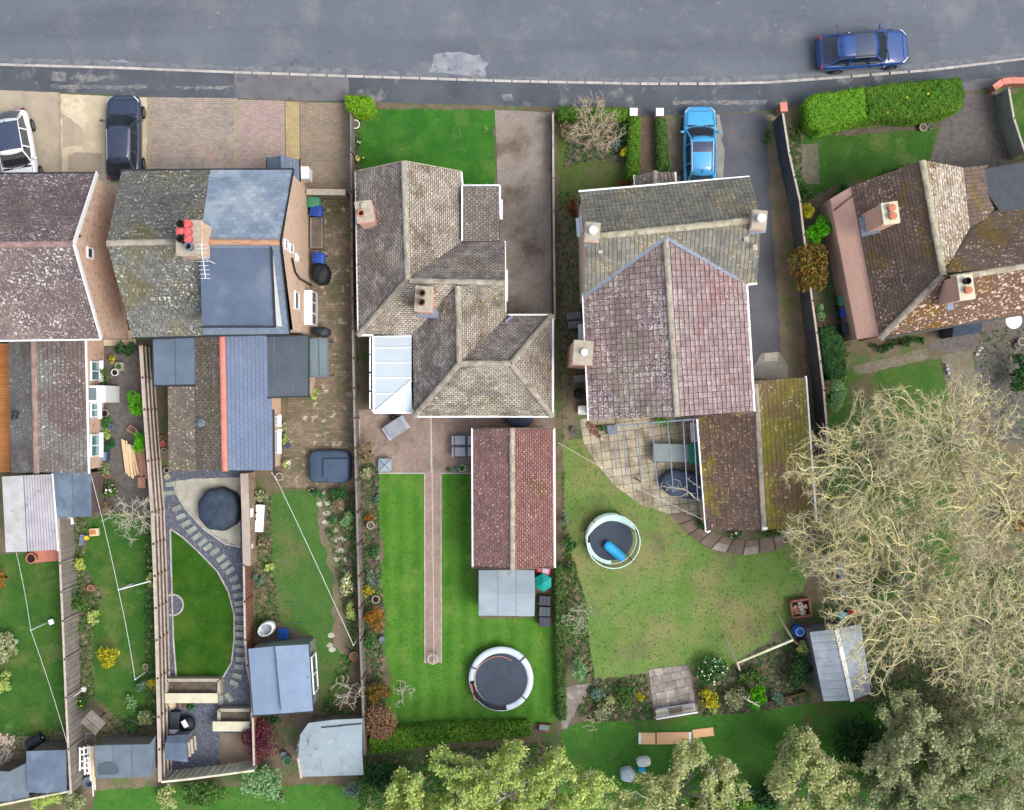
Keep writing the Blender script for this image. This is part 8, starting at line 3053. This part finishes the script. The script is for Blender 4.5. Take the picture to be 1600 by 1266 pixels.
for a, b in (((-.97, -.47), (.97, -.47)), ((.97, -.47), (.97, .47)), ((.97, .47), (-.97, .47)), ((-.97, .47), (-.97, -.47))):
    mb.beam((*a, .745), (*b, .745), .04, .05)
mb.box((-.1, 0, .765), (.04, .3, .02))
mb.build('table_frame', 'furn_frame', o, world=False)
for x_ in (-.9, .9):
    for y_ in (-.42, .42):
        mb = MB()
        mb.box((x_, y_, .36), (.05, .05, .72))
        mb.build('leg', 'furn_frame', o, world=False)
c = P(1085, 709, 1.0)
o = thing('green_box', 'bright teal-green box at the end of the glass table', 'box', (c.x, c.y, 0))
mb = MB()
mb.box((0, 0, .42), (.46, .98, .84))
mb.build('box_body', 'teal_plastic', o, world=False, bevel=.02)
mb = MB()
mb.box((0, 0, .86), (.5, 1.02, .05))
mb.build('box_lid', 'teal_plastic', o, world=False, bevel=.02)
c = P(957, 672, .5)
o = thing('small_bench', 'small blue slatted bench on the cream slabs', 'bench', (c.x, c.y, 0), R(5))
for k in range(4):
    mb = MB()
    mb.box((0, -.18 + k * .12, .42), (.5, .1, .03))
    mb.build('slat', 'steel_rail', o, world=False)
mb = MB()
for x_ in (-.22, .22):
    mb.box((x_, 0, .2), (.05, .4, .4))
mb.build('leg', 'steel_rail', o, world=False)
cover('black_bag', 'black refuse bag on the slab patio below the side steps', 'bag', 905, 615, 8, 8, .6, 'black_cover', lobes=5, amp=.06)
c = P(897, 672, .02)
o = thing('drain_cover', 'dark grey square drain cover in the cream slabs', 'drain cover', (c.x, c.y - .05, .04))
mb = MB()
for k in range(4):
    mb.box((-.12 + k * .08, 0, .0), (.05, .3, .02))
mb.box((0, .16, 0), (.34, .03, .02))
mb.box((0, -.16, 0), (.34, .03, .02))
mb.build('grating', 'felt_dark', o, world=False)
# swing frame
o = thing('swing_frame', 'wooden A-frame swing with bare cross beam on the worn lawn', 'swing', P(1190, 1005))
T1, T2 = P(1152, 1036, 2.1), P(1239, 1000, 2.1)
for T, legs in ((T1, ((1132, 992), (1156, 1048))), (T2, ((1214, 958), (1252, 1012)))):
    for L_ in legs:
        mb = MB()
        mb.beam(P(*L_), T, .09, .09)
        mb.build('leg', 'timber_cream' if L_[0] < 1240 else 'timber_brown', o)
mb = MB()
mb.beam(T1, T2, .1, .1)
mb.build('cross_beam', 'timber_green', o)
for t in (.18, .34, .5, .66, .82):
    mb = MB()
    a = T1.lerp(T2, t)
    mb.tube(a, a + V((0, 0, -1.2)) + V((-.02, .03, 0)), .012, n=5)
    mb.build('rope', 'wire', o)
# brick bin, barrel, toys, ladder
c = P(1252, 951, .5)
o = thing('brick_planter', 'low brick bin holding loose bricks by the swing frame', 'brick bin', (c.x, c.y, 0), R(8))
for a, b in (((-.48, -.42), (.48, -.42)), ((.48, -.42), (.48, .42)), ((.48, .42), (-.48, .42)), ((-.48, .42), (-.48, -.42))):
    mb = MB()
    mb.beam((*a, .25), (*b, .25), .1, .5)
    mb.build('bin_side', 'brick_red', o, world=False)
for k in range(16):
    mb = MB()
    mb.box((random.uniform(-.34, .34), random.uniform(-.3, .3), .42 + random.uniform(0, .06)), (.22, .11, .07), rz=random.uniform(0, 3))
    mb.build('brick', random.choice(['rubble', 'brick_red', 'cement']), o, world=False)
c = P(1249, 987, .7)
o = thing('water_barrel', 'bright blue barrel with a white bracket beside the metal shed', 'barrel', (c.x, c.y, 0))
mb = MB()
mb.lathe([(.26, 0), (.3, .3), (.3, .55), (.26, .82), (.22, .85), (.0, .83)], n=20)
mb.build('barrel_body', 'barrel_blue', o, world=False, smooth=True)
mb = MB()
mb.ring((0, 0, .84), .2, .02, n=18)
mb.build('barrel_rim', 'white_plastic', o, world=False)
c = P(1322, 963, .5)
o = thing('toy_cart', 'turquoise and red toy cart behind the metal shed', 'toy cart', (c.x, c.y, 0), R(10))
mb = MB()
mb.box((-.12, 0, .25), (.5, .36, .3))
mb.build('cart_body', 'toy_blue', o, world=False, bevel=.05)
mb = MB()
mb.lathe([(.16, .1), (.22, .3), (.16, .5), (0, .55)], (.32, .05, 0), n=14)
mb.build('cart_drum', 'toy_red', o, world=False, smooth=True)
for x_ in (-.3, .1):
    mb = MB()
    mb.tube((x_, -.2, .12), (x_, .2, .12), .12, n=12)
    mb.build('wheel', 'tyre', o, world=False)
o = thing('climbing_frame', 'blue and timber climbing frame under the bare trees', 'climbing frame', P(1308, 895))
for a, b, m in (((1287, 874, 1.6), (1312, 868, 1.6), 'timber_plank'), ((1303, 868, 1.6), (1304, 906, 1.0), 'timber_plank'), ((1300, 908, .6), (1318, 906, .6), 'timber_plank')):
    mb = MB()
    mb.beam(P(*a), P(*b), .09, .09)
    mb.build('beam', m, o)
mb = MB()
mb.beam(P(1312, 874, 1.5), P(1316, 912, .4), .26, .06)
mb.build('slide', 'barrel_blue', o)
for x, y in ((1290, 874), (1310, 870), (1302, 908)):
    mb = MB()
    c = P(x, y, .8)
    mb.box((c.x, c.y, .75), (.08, .08, 1.5))
    mb.build('post', 'timber_plank', o)
cover('toy_sack', 'small blue-violet sack below the climbing frame', 'sack', 1315, 926, 6, 7, .4, 'paint_blue', lobes=5)
# terrace bench, boards, sacks
o = thing('terrace_bench', 'white backed bench with a steel-blue rail at the foot of the slab terrace', 'bench', P(1056, 1112))
mb = MB()
mb.beam(P(1025, 1123, .85), P(1090, 1112, .85), .06, .3)
mb.build('backrest', 'white_paint', o)
mb = MB()
mb.beam(P(1026, 1108, .5), P(1086, 1099, .5), .06, .05)
mb.build('front_rail', 'steel_rail', o)
for t in (.0, .33, .66):
    mb = MB()
    a, b = P(1024, 1115, .45), P(1088, 1105, .45)
    s, e_ = a.lerp(b, t + .01), a.lerp(b, t + .32)
    mb.beam(s, e_, .34, .04)
    mb.build('seat_panel', 'slab_pale' if t != .33 else 'slab_brown', o)
for x, y in ((1026, 1116), (1088, 1106)):
    mb = MB()
    c = P(x, y, .3)
    mb.box((c.x, c.y, .22), (.07, .4, .44))
    mb.build('leg', 'timber_grey', o)
for lb, x0, y0, x1, y1, w_, z in (('orange plywood board longer sheet lying on the rough grass', 1026, 1154, 1080, 1153, .62, .10), ('orange plywood board short sheet at the end with a white edge', 998, 1154, 1024, 1154, .60, .06), ('narrow peach plywood strip beside the longer orange sheet', 1082, 1147, 1115, 1143, .44, .06)):
    o = thing('plywood_board', lb, 'board', P((x0 + x1) / 2, (y0 + y1) / 2), group='plywood boards on the grass')
    mb = MB()
    mb.beam(P(x0, y0, z), P(x1, y1, z), w_, .04)
    mb.build('sheet', 'plywood', o, world=True)
    mb = MB()
    e0 = P(x0, y0, z + .024) if 'short' in lb else P(x1, y1, z + .024)
    mb.box(e0 + V((.06 if 'short' in lb else -.06, 0, .002)), (.14, w_ * .98, .012))
    if 'narrow' not in lb:
        mb.build('pale_edge', 'white_paint', o)
cover('garden_sack', 'white and grey garden sack under the leafing tree', 'sack', 981, 1211, 12, 11, .55, 'tramp_pad', lobes=5, amp=.06)
cover('garden_sack', 'white sack with turquoise print on the rough grass', 'sack', 1006, 1191, 11, 7, .45, 'white_paint', rz=R(8), lobes=4, amp=.05, sq=4)
cover('garden_sack', 'turquoise bag tucked below the white sack', 'sack', 1003, 1203, 6, 5, .35, 'toy_blue', lobes=5)
o = thing('fallen_limb', 'pale bare limb lying over the bright topped bush', 'branch', P(1170, 1092))
mb = MB()
pts = [P(1160, 1088, 1.5), P(1168, 1094, 1.7), P(1178, 1099, 1.75), P(1187, 1104, 1.7)]
for a, b in zip(pts[:-1], pts[1:]):
    mb.tube(a, b, .05, .035, n=6)
mb.tube(pts[1], P(1172, 1086, 1.9), .03, .015, n=5)
mb.tube(pts[2], P(1188, 1096, 1.9), .03, .015, n=5)
mb.build('limb', 'twig_grey', o)
# yard of the brown bungalow
o = thing('garden_figure', 'small pale lilac stone ornament beside the grey garden path', 'ornament', P(1481, 578))
for k, (x, y, r) in enumerate(((1479, 571, .07), (1480, 577, .1), (1482, 583, .09), (1485, 590, .04))):
    mb = MB()
    c = P(x, y, .15)
    mb.lathe([(r * .6, 0), (r, .12), (r * .8, .24), (0, .28)], (c.x, c.y, 0), n=10)
    mb.build('stone_ball', 'cushion', o)
for x, y, r, lb in ((1533, 545, 3.5, 'white flower cluster largest in the dark yard'), (1528, 553, 2, 'small cream flower clump below the white cluster in the yard'), (1584, 559, 4, 'pale yellow rosette near the ivy mass')):
    c = P(x, y, .2)
    o = thing('flower_clump', lb, 'flowers', (c.x, c.y, 0))
    n = 26
    d = unit(rng.normal(size=(n, 3)))
    d[:, 2] = abs(d[:, 2])
    raw_mesh('flower', leaf_quads(d * r / 30 + np.array([0, 0, .12]), .05, d, 1), 4, 'blossom', o)
    mb = MB()
    mb.tube((0, 0, 0), (0, 0, .14), .03, n=5)
    mb.build('stem', 'stem_dark', o, world=False)
c = P(1530, 520, 1.0)
o = thing('log_store', 'dark blue-black tarpaulin lean-to under the bungalow eaves', 'log store', P(1510, 520))
mb = MB()
q = [P(1490, 512, 2.0), P(1535, 504, 2.0), P(1533, 520, 1.6), P(1488, 527, 1.6)]
mb.poly(q[::-1])
mb.poly([p - V((0, 0, .05)) for p in q])
for i in range(4):
    a, b = q[i - 1], q[i]
    mb.poly([V((a.x, a.y, 0)), V((b.x, b.y, 0)), b, a])
mb.build('tarpaulin', 'navy_cover', o)
